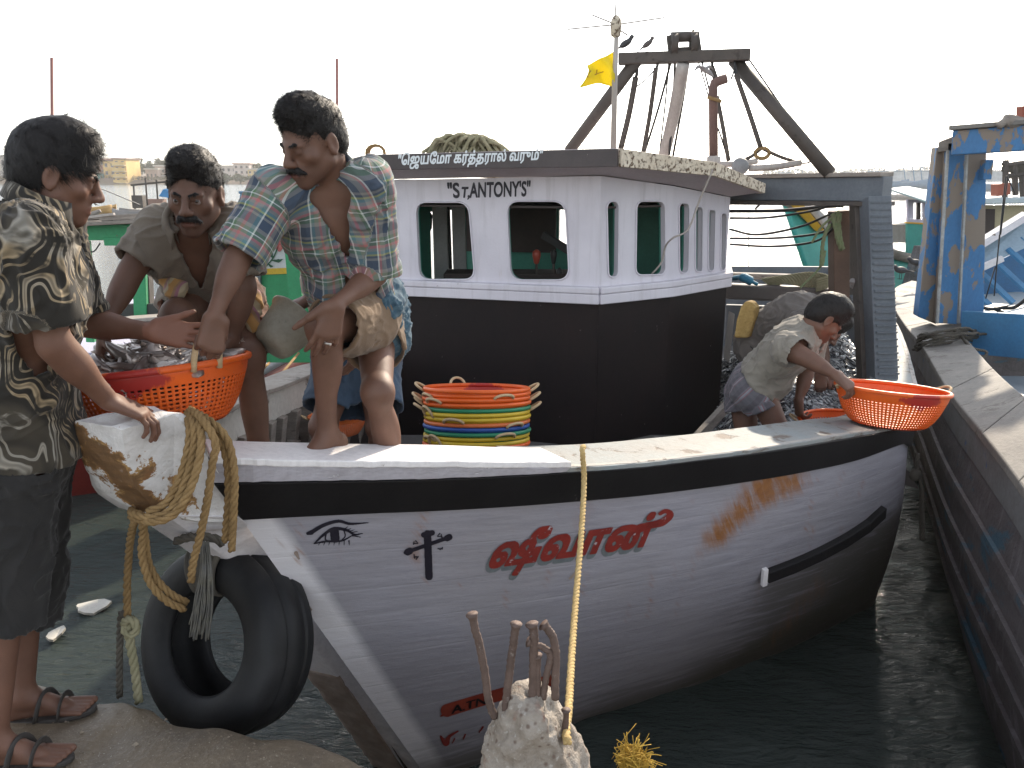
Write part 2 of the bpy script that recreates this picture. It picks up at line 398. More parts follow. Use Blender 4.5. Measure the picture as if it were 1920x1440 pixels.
def build_body(J, hands, feet, h=0.0045, legs=True):
    """J joints; hands {'L':dict,'R':dict}; feet {'L':dir,'R':dir}"""
    lo, hi = bounds(J, .27); V = Vol(lo, hi, h)
    A, AH, P = torso_prims(J); put_prims(V, P)
    hc, HA = J['head'], J['HA']; ms = J.get('limb', 1.0)
    V.cap(hc + HA.T @ np.array((0, -.03, -.05)), J['neck'] - unit(J['neck'] - J['pelvis']) * .02, .052, .06, .035)
    for s_ in 'LR':
        sh, el, wr = J['sh' + s_], J['el' + s_], J['wr' + s_]
        V.cap(sh, el, .05 * ms, .037 * ms, .035); V.ell(lerp(sh, el, .42), np.array((.046, .046, .1)) * ms, frame(np.cross(el - sh, (.3, .5, .7)), el - sh), .03)
        V.cap(el, wr, .037 * ms, .0255 * ms, .02); V.ell(lerp(el, wr, .28), np.array((.04, .04, .085)) * ms, frame(np.cross(wr - el, (.3, .5, .7)), wr - el), .02)
        if s_ in hands: add_hand(V, wr, **hands[s_])
        if legs:
            hp, kn, an = J['hip' + s_], J['kn' + s_], J['an' + s_]
            V.cap(hp, kn, .083 * ms, .054 * ms, .05)
            V.ell(kn, .05 * ms, None, .03); V.cap(kn, an, .049 * ms, .034 * ms, .03)
            kb = unit(np.cross(np.cross(kn - hp, an - kn), an - kn)); kb = kb if np.linalg.norm(np.cross(kn - hp, an - kn)) > 1e-3 else unit(-np.array(J.get('fw', (0, -1, 0)), float))
            if s_ in feet: kb = -unit(feet[s_] - unit(an - kn) * np.dot(feet[s_], unit(an - kn)))
            V.ell(lerp(kn, an, .3) + kb * .022, np.array((.045, .045, .12)) * ms, frame(kb, an - kn), .03)
            if s_ in feet: add_foot(V, an, feet[s_], J.get('footup', (0, 0, 1)))
    add_head(V, hc, HA, J.get('hs', 1.0), J.get('open', True))
    return V, A, AH, P

def skin_mat(name, c, sheen=0.5):
    N = NT(name); co = N.coord(); f = N.noise(co, 14, 5, .6); g = N.noise(co, 140, 3, .6)
    col = N.mix(N.step(f, .3, .7), c, tuple(x * .72 for x in c))
    tint = N.attr('tint'); s = N.sep(tint.outputs['Vector'])
    col = N.mix(s[0], col, (c[0] * 1.15, c[1] * .8, c[2] * .85)); col = N.mix(s[1], col, (c[0] * .33, c[1] * .34, c[2] * .4)); col = N.mix(s[2], col, (c[0] * 1.5, c[1] * 1.4, c[2] * 1.45))
    N.base(col); N.rough(N.math('ADD', sheen, N.math('MULTIPLY', g, .18))); N.bump(N.math('ADD', N.math('MULTIPLY', g, .5), N.noise(co, 420, 2, .5)), .22, .0022)
    N.b.inputs['Subsurface Weight'].default_value = 0.06; N.b.inputs['Subsurface Radius'].default_value = (.02, .006, .003); N.b.inputs['Subsurface Scale'].default_value = 0.3
    return N.m
def finish_body(root, V, J, m, stub=True, hands={}):
    v, q = V.mesh(); v = smooth_v(v, q, 1, .35)
    c, A = J['head'], J['HA']; sc = J.get('hs', 1.0); l = (v - c) @ A.T / sc
    lips = np.exp(-((l[:, 0] / .022) ** 2 + ((l[:, 2] + .068) / .009) ** 2)) * (l[:, 1] > .07)
    st = np.exp(-(np.abs(l[:, 0]) / .06) ** 6) * ((l[:, 2] < -.045) & (l[:, 2] > -.125) & (l[:, 1] > .02)) * (0.75 - 0.75 * lips) if stub else 0 * lips
    eyes = np.exp(-(((np.abs(l[:, 0]) - .031) / .017) ** 2 + ((l[:, 2] - .0) / .011) ** 2)) * (l[:, 1] > .06) * .7
    palm = np.zeros(len(v)); nv = vnormals(v, q)
    for s_, hd in hands.items():
        d = np.linalg.norm(v - (J['wr' + s_] + unit(hd['d']) * .09), axis=1); n = unit(np.asarray(hd['n'], float))
        palm = np.maximum(palm, (d < .11) * np.clip((nv @ n) * 1.6 - .35, 0, 1))
    me = mesh_of('body', v, q, True, org(root)); setattr3(me, 'tint', np.stack([lips, np.clip(st * .55 + eyes * .6, 0, 1), palm * .8], 1))
    o = place('body', me, m, root)
    return o
HAIRM = None
def hair_mat():
    if 'hair' in _M: return _M['hair']
    N = NT('hair_black'); co = N.coord(); f = N.noise(N.mapv(co, (1, 1, .3)), 160, 3, .6)
    N.base(N.mix(f, (.007, .006, .006), (.019, .016, .015))); N.rough(.55); N.spec(.25); N.bump(f, .6, .003); _M['hair'] = N.m; return N.m
def tuft(mb, P, Nn, D, L, wd):         # thin tapered blades, one per root point
    s_ = np.cross(Nn, D); s_ /= np.linalg.norm(s_, axis=1)[:, None] + 1e-9
    a = P - s_ * wd[:, None]; b = P + s_ * wd[:, None]; mid = P + (Nn * .6 + D * .6) * (L * .55)[:, None]; tip = P + (Nn * .75 + D * 1.0) * L[:, None]
    n = len(P); v = np.stack([a, b, mid + s_ * wd[:, None] * .7, mid - s_ * wd[:, None] * .7, tip], 1).reshape(-1, 3); i = np.arange(n) * 5
    f = [(k, k + 1, k + 2, k + 3) for k in i.tolist()] + [(k + 3, k + 2, k + 4) for k in i.tolist()]
    return mb.add(v, f)
def add_hair(root, J, front=.06, side=-.005, thick=.014, blades=1600, blen=.022, messy=.5, seed=1, nape=-.055, vol=1.0, sweep=(0, .4, 0)):
    """front: height of the hairline on the brow; side: lower edge at the temples"""
    c, A = J['head'], J['HA']; sc = J.get('hs', 1.0); V = Vol(c - .17, c + .2, .004, .01); T = lambda s_, f_, u_: c + sc * (A.T @ np.array((s_, f_, u_)))
    V.ell(T(0, -.016, .045), sc * np.array((.075 + thick * .75, .096 + thick * .8, .086 + thick * 1.1 * vol)), A, .01)
    V.ell(T(0, .02, .085 + .02 * vol), sc * np.array((.06, .07, .035 + .012 * vol)), A, .03)
    V.ell(T(0, -.06, -.01), sc * np.array((.066, .052, .06)), A, .03)
    # carve the face, ears and nape
    V.ell(T(0, .115, -.02), sc * np.array((.068, .095, front + .02)), A, .006, True)
    for s_ in (-1, 1):
        V.ell(T(s_ * .09, .045, -.045), sc * np.array((.05, .05, .085 + side)), A, .006, True); V.ell(T(s_ * .085, -.008, -.012), sc * np.array((.03, .024, .036)), A, .004, True)
    V.plane(T(0, -.05, nape), A.T @ np.array((0, .5, -1.0)))
    v, q = V.mesh(); n = vnormals(v, q); l = (v - c) @ A.T
    v = v + n * (fbm(l * 34, seed, 3) * .0022 * (.6 + messy) + np.abs(vnoise(l * np.array((95, 95, 40)), seed + 5)) * .0018)[:, None]
    mb = MB(); mb.add(v, q.tolist()); r = np.random.default_rng(seed)
    idx = r.choice(len(v), blades); dn = r.normal(size=(blades, 3)) * messy * .5 + A.T @ np.array(sweep) ; nn = n[idx]; dn = dn - nn * np.sum(dn * nn, 1)[:, None] * .5
    dn /= np.linalg.norm(dn, axis=1)[:, None] + 1e-9
    tuft(mb, v[idx] - nn * .002, nn * (.22 + .4 * messy), dn, blen * (.5 + r.random(blades)), np.full(blades, .0007) * (.7 + .6 * r.random(blades)))
    kt = int(blades * .05); ri = r.choice(len(v), kt); P_ = np.repeat(v[ri], 12, 0) + r.normal(size=(kt * 12, 3)) * .0032; N2 = np.repeat(n[ri], 12, 0); D2 = np.repeat(A.T @ np.array(sweep) + r.normal(size=(kt, 3)) * (.35 + messy * .6), 12, 0) + r.normal(size=(kt * 12, 3)) * .14
    D2 -= N2 * np.sum(D2 * N2, 1)[:, None] * .6; D2 /= np.linalg.norm(D2, axis=1)[:, None] + 1e-9
    tuft(mb, P_ - N2 * .004, N2 * (.42 + .35 * messy), D2, blen * (.8 + .7 * r.random(kt * 12)), np.full(kt * 12, .0006))
    return obj('hair', mb, hair_mat(), root, True, fixn=False)
def face_hair(root, J, brow=True, tash=.008, wide=.034):
    c, A = J['head'], J['HA']; sc = J.get('hs', 1.0); T = lambda s_, f_, u_: c + sc * (A.T @ np.array((s_, f_, u_)))
    def strip(name, caps, seed, bl=220):
        V = Vol(c - .16, c + .16, .0025, .004)
        for a, b, ra, rb in caps: V.cap(a, b, ra, rb, .006)
        v, q = V.mesh(); n = vnormals(v, q); v = v + n * (vnoise((v - c) * 260, seed) * .0012)[:, None]; mb = MB().add(v, q.tolist())
        r = np.random.default_rng(seed); i = r.choice(len(v), bl); D = np.tile(A.T @ np.array((0, .2, -.9)), (bl, 1)) + r.normal(size=(bl, 3)) * .3
        tuft(mb, v[i], n[i] * .4, D, .006 * (.5 + r.random(bl)), np.full(bl, .0006)); obj(name, mb, hair_mat(), root, True, fixn=False)
    if tash:
        strip('moustache', [(T(0, .1035, -.05), T(s_ * wide * .6, .0965, -.054), tash * sc, tash * sc) for s_ in (-1, 1)] + [(T(s_ * wide * .6, .0965, -.054), T(s_ * wide, .083, -.066), tash * sc, tash * .55 * sc) for s_ in (-1, 1)], 3, 400)
    if brow:
        for s_ in (-1, 1): strip('eyebrow', [(T(s_ * .012, .0965, .0165), T(s_ * .03, .0905, .022), .0032 * sc, .0038 * sc), (T(s_ * .03, .0905, .022), T(s_ * .048, .074, .015), .0036 * sc, .0018 * sc)], 9, 160)
def eye_mat():
    if 'eye' in _M: return _M['eye']
    N = NT('eye'); co = N.coord(); s = N.sep(co); r = N.math('SQRT', N.math('ADD', N.math('POWER', s[0], 2.0), N.math('POWER', s[2], 2.0)))
    N.base(N.ramp(N.math('MULTIPLY', r, 100), [(0, (.004, .003, .003)), (.26, (.006, .004, .003)), (.30, (.03, .013, .006)), (.58, (.02, .009, .005)), (.66, (.24, .19, .17)), (1, (.28, .22, .2))])); N.rough(.06)
    _M['eye'] = N.m; return N.m
def add_eyes(root, J, look=(0, 1, 0), fo=.0762):
    c, A = J['head'], J['HA']; sc = J.get('hs', 1.0)
    f = unit(A.T @ np.asarray(look, float)); B = frame(f, A[2])
    for s_ in (-1, 1):
        p = c + sc * (A.T @ np.array((s_ * .031, fo, -.0032))); mb = MB().ball((0, 0, 0), .0120 * sc, 16)
        o = place('eye', mesh_of('eye', *mb.arrays(), True), eye_mat(), root); o.location = p - org(root)
        M = np.eye(4); M[:3, :3] = B.T; from mathutils import Matrix
        o.rotation_euler = Matrix(M.tolist()).to_euler()
def garment(name, root, V, m, J, bones, fold=.006, fsc=(9, 34), seed=1, hang=(0, 0, 1), extra=None, smooth=1):
    """mesh a cloth volume, fold it and store fabric coordinates (metres along / around the nearest bone)"""
    v, q = V.mesh(); v = smooth_v(v, q, smooth, .5); n = vnormals(v, q)
    fab = np.zeros((len(v), 3)); best = np.full(len(v), 1e9); bid = np.zeros(len(v))
    for bi, (a, b, r, ref) in enumerate(bones):
        ab = b - a; t = np.clip(((v - a) @ ab) / (ab @ ab), -.3, 1.3); pr = a + t[:, None] * ab; d = np.linalg.norm(v - pr, axis=1) / r
        ax = unit(ab); e1 = unit(np.asarray(ref, float) - ax * np.dot(ref, ax)); e2 = np.cross(ax, e1); w_ = v - pr
        ang = np.arctan2(w_ @ e2, w_ @ e1); al = ((v - a) @ ax); u = d < best
        fab[u] = np.stack([ang * r, al, np.full(len(v), bi * 3.7)], 1)[u]; best[u] = d[u]
    p = np.stack([fab[:, 0] * fsc[1], fab[:, 1] * fsc[0], fab[:, 2]], 1)
    wv = fbm(v * 7, seed, 2); f1 = vnoise(p + wv[:, None] * 1.6, seed + 3); f2 = vnoise(np.stack([fab[:, 0] * fsc[0] + fab[:, 1] * 14, fab[:, 1] * fsc[1] * .8 - fab[:, 0] * 12, fab[:, 2]], 1) + wv[:, None], seed + 8)
    f3 = vnoise(np.stack([fab[:, 0] * fsc[1] * 1.7 + fab[:, 1] * 20, fab[:, 1] * fsc[0] * 2.2, fab[:, 2]], 1) + wv[:, None] * 2, seed + 15)
    rg = lambda f: (1 - np.abs(f)) ** 3 * 1.5 - .5
    dsp = fold * (0.75 * rg(f1) + 0.85 * rg(f2) * np.clip(.55 + wv, 0, 1) + .14 * rg(f3) * np.clip(.4 - wv, 0, 1))
    if extra is not None: dsp = dsp + extra(v, fab)
    v = v + n * dsp[:, None]
    me = mesh_of(name, v, q, True, org(root)); setattr3(me, 'fab', fab); return place(name, me, m, root)
# ------------------------------------------------------------------ materials of the place
M = {}
def hull_material():
    N = NT('hull_paint'); co = N.coord(); a = N.sep(N.attr('stain').outputs['Vector'])
    st = N.mapv(N.attr('huv').outputs['Vector'], (1.2, 11, 1)); str_ = N.noise(st, 2.4, 7, .62, .3); big = N.noise(co, 2.2, 4, .6)
    col = N.mix(N.step(str_, .33, .72), (.355, .345, .395), (.255, .25, .29)); col = N.mix(N.math('MULTIPLY', N.step(big, .35, .7), .5), col, (.30, .285, .30))
    fine = N.noise(N.mapv(N.attr('huv').outputs['Vector'], (7, 40, 1)), 3, 6, .65); col = N.mix(N.math('MULTIPLY', N.step(fine, .55, .72), .35), col, (.17, .165, .19))
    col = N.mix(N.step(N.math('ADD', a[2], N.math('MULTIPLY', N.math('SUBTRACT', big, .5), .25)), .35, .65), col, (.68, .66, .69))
    dark_tone = N.math('MULTIPLY', a[1], N.step(N.math('ADD', str_, N.math('MULTIPLY', a[1], .35)), .45, .75)); col = N.mix(dark_tone, col, (.085, .075, .06))
    rust = N.math('MULTIPLY', a[0], N.step(N.math('ADD', N.noise(N.mapv(N.attr('huv').outputs['Vector'], (13, 2.2, 1)), 2.0, 7, .68, .35), N.math('MULTIPLY', a[0], .22)), .46, .74)); col = N.mix(rust, col, N.mix(N.noise(co, 30, 5, .65), (.36, .17, .06), (.19, .07, .03)))
    chip = N.math('MULTIPLY', N.step(N.noise(co, 22, 6, .6, .5), .70, .73), .7); col = N.mix(chip, col, (.3, .27, .26))
    seam = N.sep(N.attr('huv').outputs['Vector'])[1]; sm = N.math('PINGPONG', N.math('ADD', seam, N.math('MULTIPLY', big, .012)), .085); ridge = N.step(sm, 0.0, .006)
    N.base(col); N.rough(N.math('ADD', .42, N.math('MULTIPLY', fine, .25))); N.bump(N.math('ADD', N.math('MULTIPLY', ridge, .22), N.math('ADD', N.math('MULTIPLY', str_, 1.1), N.math('MULTIPLY', fine, .35))), .55, .006)
    return N.m
M['hull'] = hull_material()
M['black_paint'] = paint('black_paint', (.010, .009, .010), (.016, .015, .016), 5, .45, .2, 60, (1, 1, 1), (.08, .07, .07), (.70, .74), 16, spec=.2)
M['white_worn'] = paint('white_worn', (.74, .71, .70), (.62, .59, .6), 6, .55, .45, 45, (1, 1, 1), (.20, .16, .13), (.66, .69), 9)
M['plank_grey'] = paint('plank_grey', (.22, .26, .27), (.27, .255, .235), 4, .65, .5, 40, (1, 1, 3), (.13, .10, .08), (.58, .66), 8)
M['old_wood'] = paint('old_wood', (.33, .29, .25), (.20, .17, .145), 5, .75, .6, 40, (1, 1, 4), (.09, .07, .06), (.62, .7), 9)
M['stem_wood'] = paint('stem_wood', (.30, .165, .065), (.17, .085, .04), 11, .75, .9, 34, (1, 1, 2.5), (.62, .58, .52), (.66, .70), 13, bd=.012)
M['stem_foot'] = paint('stem_foot', (.42, .345, .30), (.28, .215, .18), 9, .65, .5, 40, (1, 1, 1), (.36, .3, .27), (.66, .7), 12)
def cabin_paint():
    N = NT('cabin_white'); co = N.coord(); f = N.noise(co, 3.2, 5, .6); dr = N.noise(N.mapv(co, (9, 9, .7)), 2.2, 6, .65, .2); fine = N.noise(co, 60, 4, .6); ch = N.noise(co, 22, 7, .64, .4)
    col = N.mix(N.step(f, .3, .7), (.67, .645, .695), (.585, .56, .61)); col = N.mix(N.math('MULTIPLY', N.step(dr, .52, .74), .55), col, (.44, .415, .44)); col = N.mix(N.math('MULTIPLY', N.step(N.noise(N.mapv(co, (5, 5, .5)), 3.3, 5, .6), .66, .74), .35), col, (.40, .30, .21)); col = N.mix(N.step(ch, .70, .72), col, (.38, .35, .36))
    N.base(col); N.rough(.5); N.bump(N.math('ADD', N.math('MULTIPLY', f, 1.5), N.math('SUBTRACT', fine, N.math('MULTIPLY', N.step(ch, .70, .72), 1.0))), .35, .004); return N.m
M['cabin_white'] = cabin_paint()
M['cabin_black'] = paint('cabin_black', (.013, .011, .012), (.021, .015, .015), 3, .42, .25, 50, (1, 1, .6), (.14, .12, .12), (.70, .72), 30, spec=.16)
M['soffit'] = paint('soffit', (.52, .46, .47), (.46, .41, .43), 3, .6, .15, 60)
M['fascia_dark'] = paint('fascia_dark', (.055, .045, .045), (.085, .07, .068), 6, .6, .4, 45, (1, 1, 1), (.3, .27, .24), (.69, .73), 22)
M['fascia_pale'] = paint('fascia_pale', (.74, .66, .53), (.56, .47, .35), 12, .7, .8, 40, (1, 1, 1), (.13, .085, .05), (.52, .6), 42)
M['green_in'] = paint('green_in', (.05, .27, .20), (.035, .21, .16), 3, .5, .15, 60)
M['dark_in'] = paint('dark_in', (.05, .035, .03), (.03, .022, .02), 3, .7, .2, 40)
M['grey_timber'] = paint('grey_timber', (.145, .165, .185), (.10, .115, .135), 4, .6, .35, 55, (1, 1, 1), (.3, .29, .27), (.7, .74), 14)
M['rust_steel'] = paint('rust_steel', (.060, .052, .047), (.095, .078, .066), 7, .6, .4, 60, (1, 1, 1), (.045, .035, .03), (.6, .68), 10, .2)
M['pale_wood'] = paint('pale_wood', (.47, .43, .39), (.34, .30, .27), 7, .7, .4, 60, (1, 1, .3))
M['rope_tan'] = paint('rope_tan', (.33, .215, .098), (.22, .14, .062), 30, .85, .5, 240, spec=.2)
M['rope_yellow'] = paint('rope_yellow', (.58, .43, .20), (.48, .34, .15), 30, .8, .5, 240, spec=.2)
M['rope_dark'] = paint('rope_dark', (.075, .07, .062), (.12, .105, .085), 24, .85, .5, 200, spec=.2)
M['rope_olive'] = paint('rope_olive', (.23, .22, .13), (.33, .3, .2), 24, .85, .5, 200, spec=.2)
M['cable'] = paint('cable', (.02, .02, .02), None, 8, .5, .1, 60)
M['deck'] = paint('deck', (.17, .16, .155), (.12, .11, .105), 4, .6, .4, 40, (1, 1, 1), (.3, .28, .26), (.64, .7), 8)

# ------------------------------------------------------------------ water, land, quay
def water():
    def axis(lo, hi, h, far0, far1, g=1.16):
        a = list(np.arange(lo, hi + 1e-6, h)); s = h
        while a[-1] < far1: s *= g; a.append(a[-1] + s)
        s = h
        while a[0] > far0: s *= g; a.insert(0, a[0] - s)
        return np.array(a)
    x = axis(-5.5, 4.5, .035, -900, 900); y = axis(1.6, 9.5, .035, -40, 1000)
    X, Y = np.meshgrid(x, y, indexing='ij'); dx = np.gradient(x)[:, None]; dy = np.gradient(y)[None, :]; s = np.maximum(dx, dy) + 0 * X
    p = np.stack([X, Y, 0 * X], -1); wv = 0
    wq = fbm(p * .9, 3, 2)
    for (sc, am, an, sd) in ((1.1, .022, .4, 1), (2.1, .017, -.3, 2), (4.3, .010, .8, 4), (8.5, .0045, 1.3, 6)):
        r = np.stack([(X * math.cos(an) + Y * math.sin(an)) * sc * .55 + wq * .35, (-X * math.sin(an) + Y * math.cos(an)) * sc * 1.3 + wq * .3, 0 * X + sd], -1)
        wv = wv + am * (1 - 2 * np.abs(vnoise(r, sd))) * np.clip(1.2 - s * sc * 1.6, 0, 1)
    Z = WATER + wv - .012
    m, n = X.shape; i = np.arange(m * n).reshape(m, n); q = np.stack([i[:-1, :-1], i[1:, :-1], i[1:, 1:], i[:-1, 1:]], -1).reshape(-1, 4)
    N = NT('water'); co = N.coord(); c1 = N.noise(N.mapv(co, (1, 2.4, 1), (0, 0, .25)), 1.3, 5, .6, .2); c2 = N.noise(N.mapv(co, (1, 2.8, 1), (0, 0, -.12)), 7.5, 5, .62, .3)
    far = N.noise(N.mapv(co, (.3, 1.1, 1), (0, 0, .1)), .55, 4, .6)
    N.base(N.mix(N.noise(co, .5, 3), (.032, .043, .039), (.046, .058, .052))); N.rough(.06); N.b.inputs['IOR'].default_value = 1.33
    N.bump(N.math('ADD', N.math('ADD', c1, N.math('MULTIPLY', c2, .9)), N.math('MULTIPLY', far, 1.2)), .62, .05)
    o = place('water', mesh_of('water', np.stack([X, Y, Z], -1).reshape(-1, 3), q, True), N.m); o['kind'] = 'structure'; o['label'] = 'rippled grey green harbour water'
water()

def quay():
    edge = [V3(-4.5, 3.3, 0), V3(-2.6, 2.62, 0), UZ(30, 1266, 0), UZ(125, 1296, 0), UZ(200, 1303, 0), UZ(267, 1312, 0), UZ(317, 1346, 0), UZ(400, 1352, 0), UZ(480, 1368, 0), UZ(560, 1380, 0), UZ(640, 1402, 0), UZ(730, 1442, 0), V3(-.1, 1.80, 0), V3(.35, 1.68, 0), V3(1.2, 1.52, 0), V3(3.5, 1.25, 0)]
    e = cr(edge, 16); e[:, 2] = 0; t = np.arange(len(e))
    e += np.stack([0 * t, fbm(np.stack([t * .07, 0 * t, 0 * t], 1), 5, 2) * .02, 0 * t], 1)
    rows = []
    for d in (0, .012, .03, .06, .1, .15, .2, .26, .33, .42, .52, .65, .8, 1.1, 1.6, 2.6, 4.0):
        r = e.copy(); r[:, 1] -= d; r[:, 0] -= d * .25; r[:, 2] = -.03 * math.exp(-d / .035) + fbm(r * np.array((7, 7, 0)), 8, 4) * .009 * min(1, d / .05) + fbm(r * np.array((2.2, 2.2, 0)), 18, 2) * .012 * min(1, d / .2); rows.append(r)
    low = []
    for z in (-.06, -.14, -.25, -.4, -.6, -.9, -1.4):
        r = e.copy(); r[:, 2] = z; r[:, 1] += fbm(r * np.array((5, 5, 5)), 4, 3) * .03 - .012 * abs(z) ** .5; low.append(r)
    g = np.array(low[::-1] + rows)
    N = NT('wet_concrete'); co = N.coord(); f = N.noise(co, 3.5, 6, .6); sand = N.noise(co, 60, 4, .65)
    col = N.mix(N.step(f, .3, .7), (.19, .145, .095), (.105, .082, .060)); col = N.mix(N.math('MULTIPLY', N.step(sand, .5, .72), .55), col, (.26, .21, .15)); col = N.mix(N.step(N.noise(co, 150, 2), .67, .7), col, (.34, .31, .25))
    N.base(col); N.rough(N.math('ADD', .32, N.math('MULTIPLY', f, .35))); N.bump(N.math('ADD', sand, N.math('MULTIPLY', f, 2.0)), .55, .008)
    o = obj('quay', MB().sheet(g), N.m, smooth=True); o['kind'] = 'structure'; o['label'] = 'wet brown concrete quay edge'
quay()
def grit():
    r = np.random.default_rng(9); mb = MB()
    for k in range(2200):
        x, y = r.uniform(-1.9, .1), r.uniform(1.55, 2.35)
        if y > np.interp(x, [-1.9, -1.4, -1.05, -.74, -.33, .1], [2.40, 2.27, 2.18, 2.07, 1.90, 1.76]) - .03: continue
        z = fbm(np.array([[x * 7, y * 7, 0]]), 8, 4)[0] * .009 + fbm(np.array([[x * 2.2, y * 2.2, 0]]), 18, 2)[0] * .012; s_ = r.uniform(.0012, .0035) * (1 + 2.0 * (r.random() > .96)); d = r.normal(size=(6, 3)) * .25 + np.array([(1, 0, 0), (-1, 0, 0), (0, 1, 0), (0, -1, 0), (0, 0, .7), (0, 0, -.7)])
        mb.add(np.array((x, y, z)) + d * s_, [(0, 2, 4), (2, 1, 4), (1, 3, 4), (3, 0, 4), (2, 0, 5), (1, 2, 5), (3, 1, 5), (0, 3, 5)])
    o = obj('grit', mb, paint('grit', (.30, .25, .19), (.16, .12, .09), 40, .8, .3, 200), None, fixn=False); tag(o, 'sand and grit scattered over the wet quay', None, None, 'stuff')
grit()

# ------------------------------------------------------------------ the white boat
boat = thing('fishing_boat', 'white wooden fishing boat with black rub band, painted eye and wheelhouse lettered ST, ANTONY\'S', 'fishing boat', (0.6, 5.0, WATER))
NS = 14
# outer top edge of the near gunwale, then where the hull meets the water
G_ = [U(395, 858, 2.22), U(520, 864, 2.30), U(660, 866, 2.38), U(800, 866, 2.48), U(950, 868, 2.60), U(1090, 867, 2.76), U(1200, 860, 2.90), U(1300, 849, 3.05), U(1400, 837, 3.22), U(1500, 822, 3.40), U(1600, 806, 3.66), U(1680, 792, 4.0),
      U(1722, 755, 4.55), U(1712, 690, 5.4), V3(3.02, 6.4, .40), V3(3.45, 7.8, .46), V3(3.9, 9.4, .55)]
W_ = [UZ(804, 1462, WATER), UZ(880, 1440, WATER), UZ(960, 1412, WATER), UZ(1030, 1384, WATER), UZ(1090, 1356, WATER), UZ(1190, 1322, WATER), UZ(1290, 1290, WATER), UZ(1380, 1256, WATER), UZ(1460, 1226, WATER), UZ(1540, 1190, WATER), UZ(1600, 1158, WATER), UZ(1640, 1128, WATER),
      V3(2.50, 5.45, WATER), V3(2.70, 6.2, WATER), V3(2.95, 7.1, WATER), V3(3.3, 8.2, WATER), V3(3.7, 9.6, WATER)]
# lower edge of the black band, seen down the photo
B_ = [U(452, 972, 2.34), U(560, 966, 2.40), U(690, 960, 2.47), U(820, 955, 2.56), U(960, 947, 2.68), U(1090, 937, 2.83), U(1200, 927, 2.97), U(1300, 915, 3.12), U(1400, 901, 3.28), U(1500, 884, 3.46), U(1600, 862, 3.72), U(1685, 832, 4.03),
      None, None, None, None, None]
for i in range(12, 17): B_[i] = G_[i] + V3(-.03, 0, -.24)
NI = 16
G = cr(G_, NI); Wl = cr(W_, NI); Bd = cr(B_, NI); nS = len(G)
stem_r = [U(450, 975, 2.33), U(530, 1040, 2.56), U(650, 1194, 2.93), UZ(804, 1462, WATER)]
def hull_pt(i, t):                     # t 0 at band bottom, 1 at water, beyond below
    a, b = Bd[i], Wl[i]; s = i / (nS - 1.0); out = unit(np.cross(G[min(i + 1, nS - 1)] - G[max(i - 1, 0)], (0, 0, 1)))
    bul = (.02 + .05 * min(1, s * 2.2)) * math.sin(math.pi * min(t, 1)) * (1 - .35 * t)
    p = lerp(a, b, t) + out * bul
    return p
rowsT = list(np.linspace(0, 1, 44)) + [1.12, 1.3]
Hg = np.array([[hull_pt(i, t) for i in range(nS)] for t in rowsT])
hv = MB().sheet(Hg).arrays()
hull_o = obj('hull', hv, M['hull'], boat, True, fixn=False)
def px_of(P):
    q = np.asarray(P) - CAM; d = q[..., 1] * cp - q[..., 2] * sp; up = q[..., 1] * sp + q[..., 2] * cp
    return 960 + FPX * q[..., 0] / d, 720 - FPX * up / d
def seg_mask(x, y, a, b, wa, wb):
    a, b = np.array(a, float), np.array(b, float); ab = b - a; t = np.clip(((x - a[0]) * ab[0] + (y - a[1]) * ab[1]) / (ab @ ab), 0, 1)
    d = np.hypot(x - a[0] - t * ab[0], y - a[1] - t * ab[1]); return np.clip(1.3 - d / (wa + (wb - wa) * t), 0, 1)
X_, Y_ = px_of(Hg.reshape(-1, 3)); tt = np.repeat(np.array(rowsT), nS); ss = np.tile(np.arange(nS), len(rowsT)) / (nS - 1.0)
arc = np.r_[0, np.cumsum(np.linalg.norm(np.diff(G, axis=0), axis=1))]
rust = np.zeros(len(X_))
for a, b, wa, wb, s_ in (((1455, 885), (1340, 1010), 40, 26, 1.0), ((1490, 898), (1385, 965), 34, 14, .95), ((1340, 1010), (1300, 1050), 22, 8, .4), ((797, 960), (775, 1050), 7, 16, .7), ((562, 1035), (556, 1052), 5, 5, .9), ((1535, 1100), (1440, 1210), 26, 12, .35), ((1100, 950), (1080, 990), 20, 12, .3)):
    rust = np.maximum(rust, s_ * seg_mask(X_, Y_, a, b, wa, wb))
rd = np.random.default_rng(31)
for k in range(34):
    x0 = rd.uniform(520, 1640); y0 = np.interp(x0, [450, 800, 1090, 1300, 1500, 1680], [972, 955, 937, 915, 884, 832]) + rd.uniform(8, 210); ln = rd.uniform(14, 60); rust = np.maximum(rust, rd.uniform(.3, .7) * seg_mask(X_, Y_, (x0, y0), (x0 - ln * .22, y0 + ln), rd.uniform(2.5, 5), 2))
line_ = 1080 - (X_ - 1432) * .56; dark_tone = np.clip((tt - .72) / .28, 0, 1) ** 1.3 * .95 + np.clip((ss - .42) * 2.0, 0, .5) * np.clip(tt * 1.5, 0, 1) + np.clip((Y_ - line_) / 30, 0, 1) * np.clip((X_ - 1250) / 200, 0, 1) * .55  # dirt at the waterline, plus darker tone to the right and below the strake
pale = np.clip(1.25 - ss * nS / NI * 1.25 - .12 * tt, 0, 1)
setattr3(hull_o.data, 'stain', np.stack([rust, np.clip(dark_tone, 0, 1), pale], 1))
setattr3(hull_o.data, 'huv', np.stack([np.tile(arc, len(rowsT)), tt * 1.55, 0 * tt], 1))
HB = BVHTree.FromPolygons([Vector(p) for p in Hg.reshape(-1, 3)], [tuple(f) for f in hv[1]])

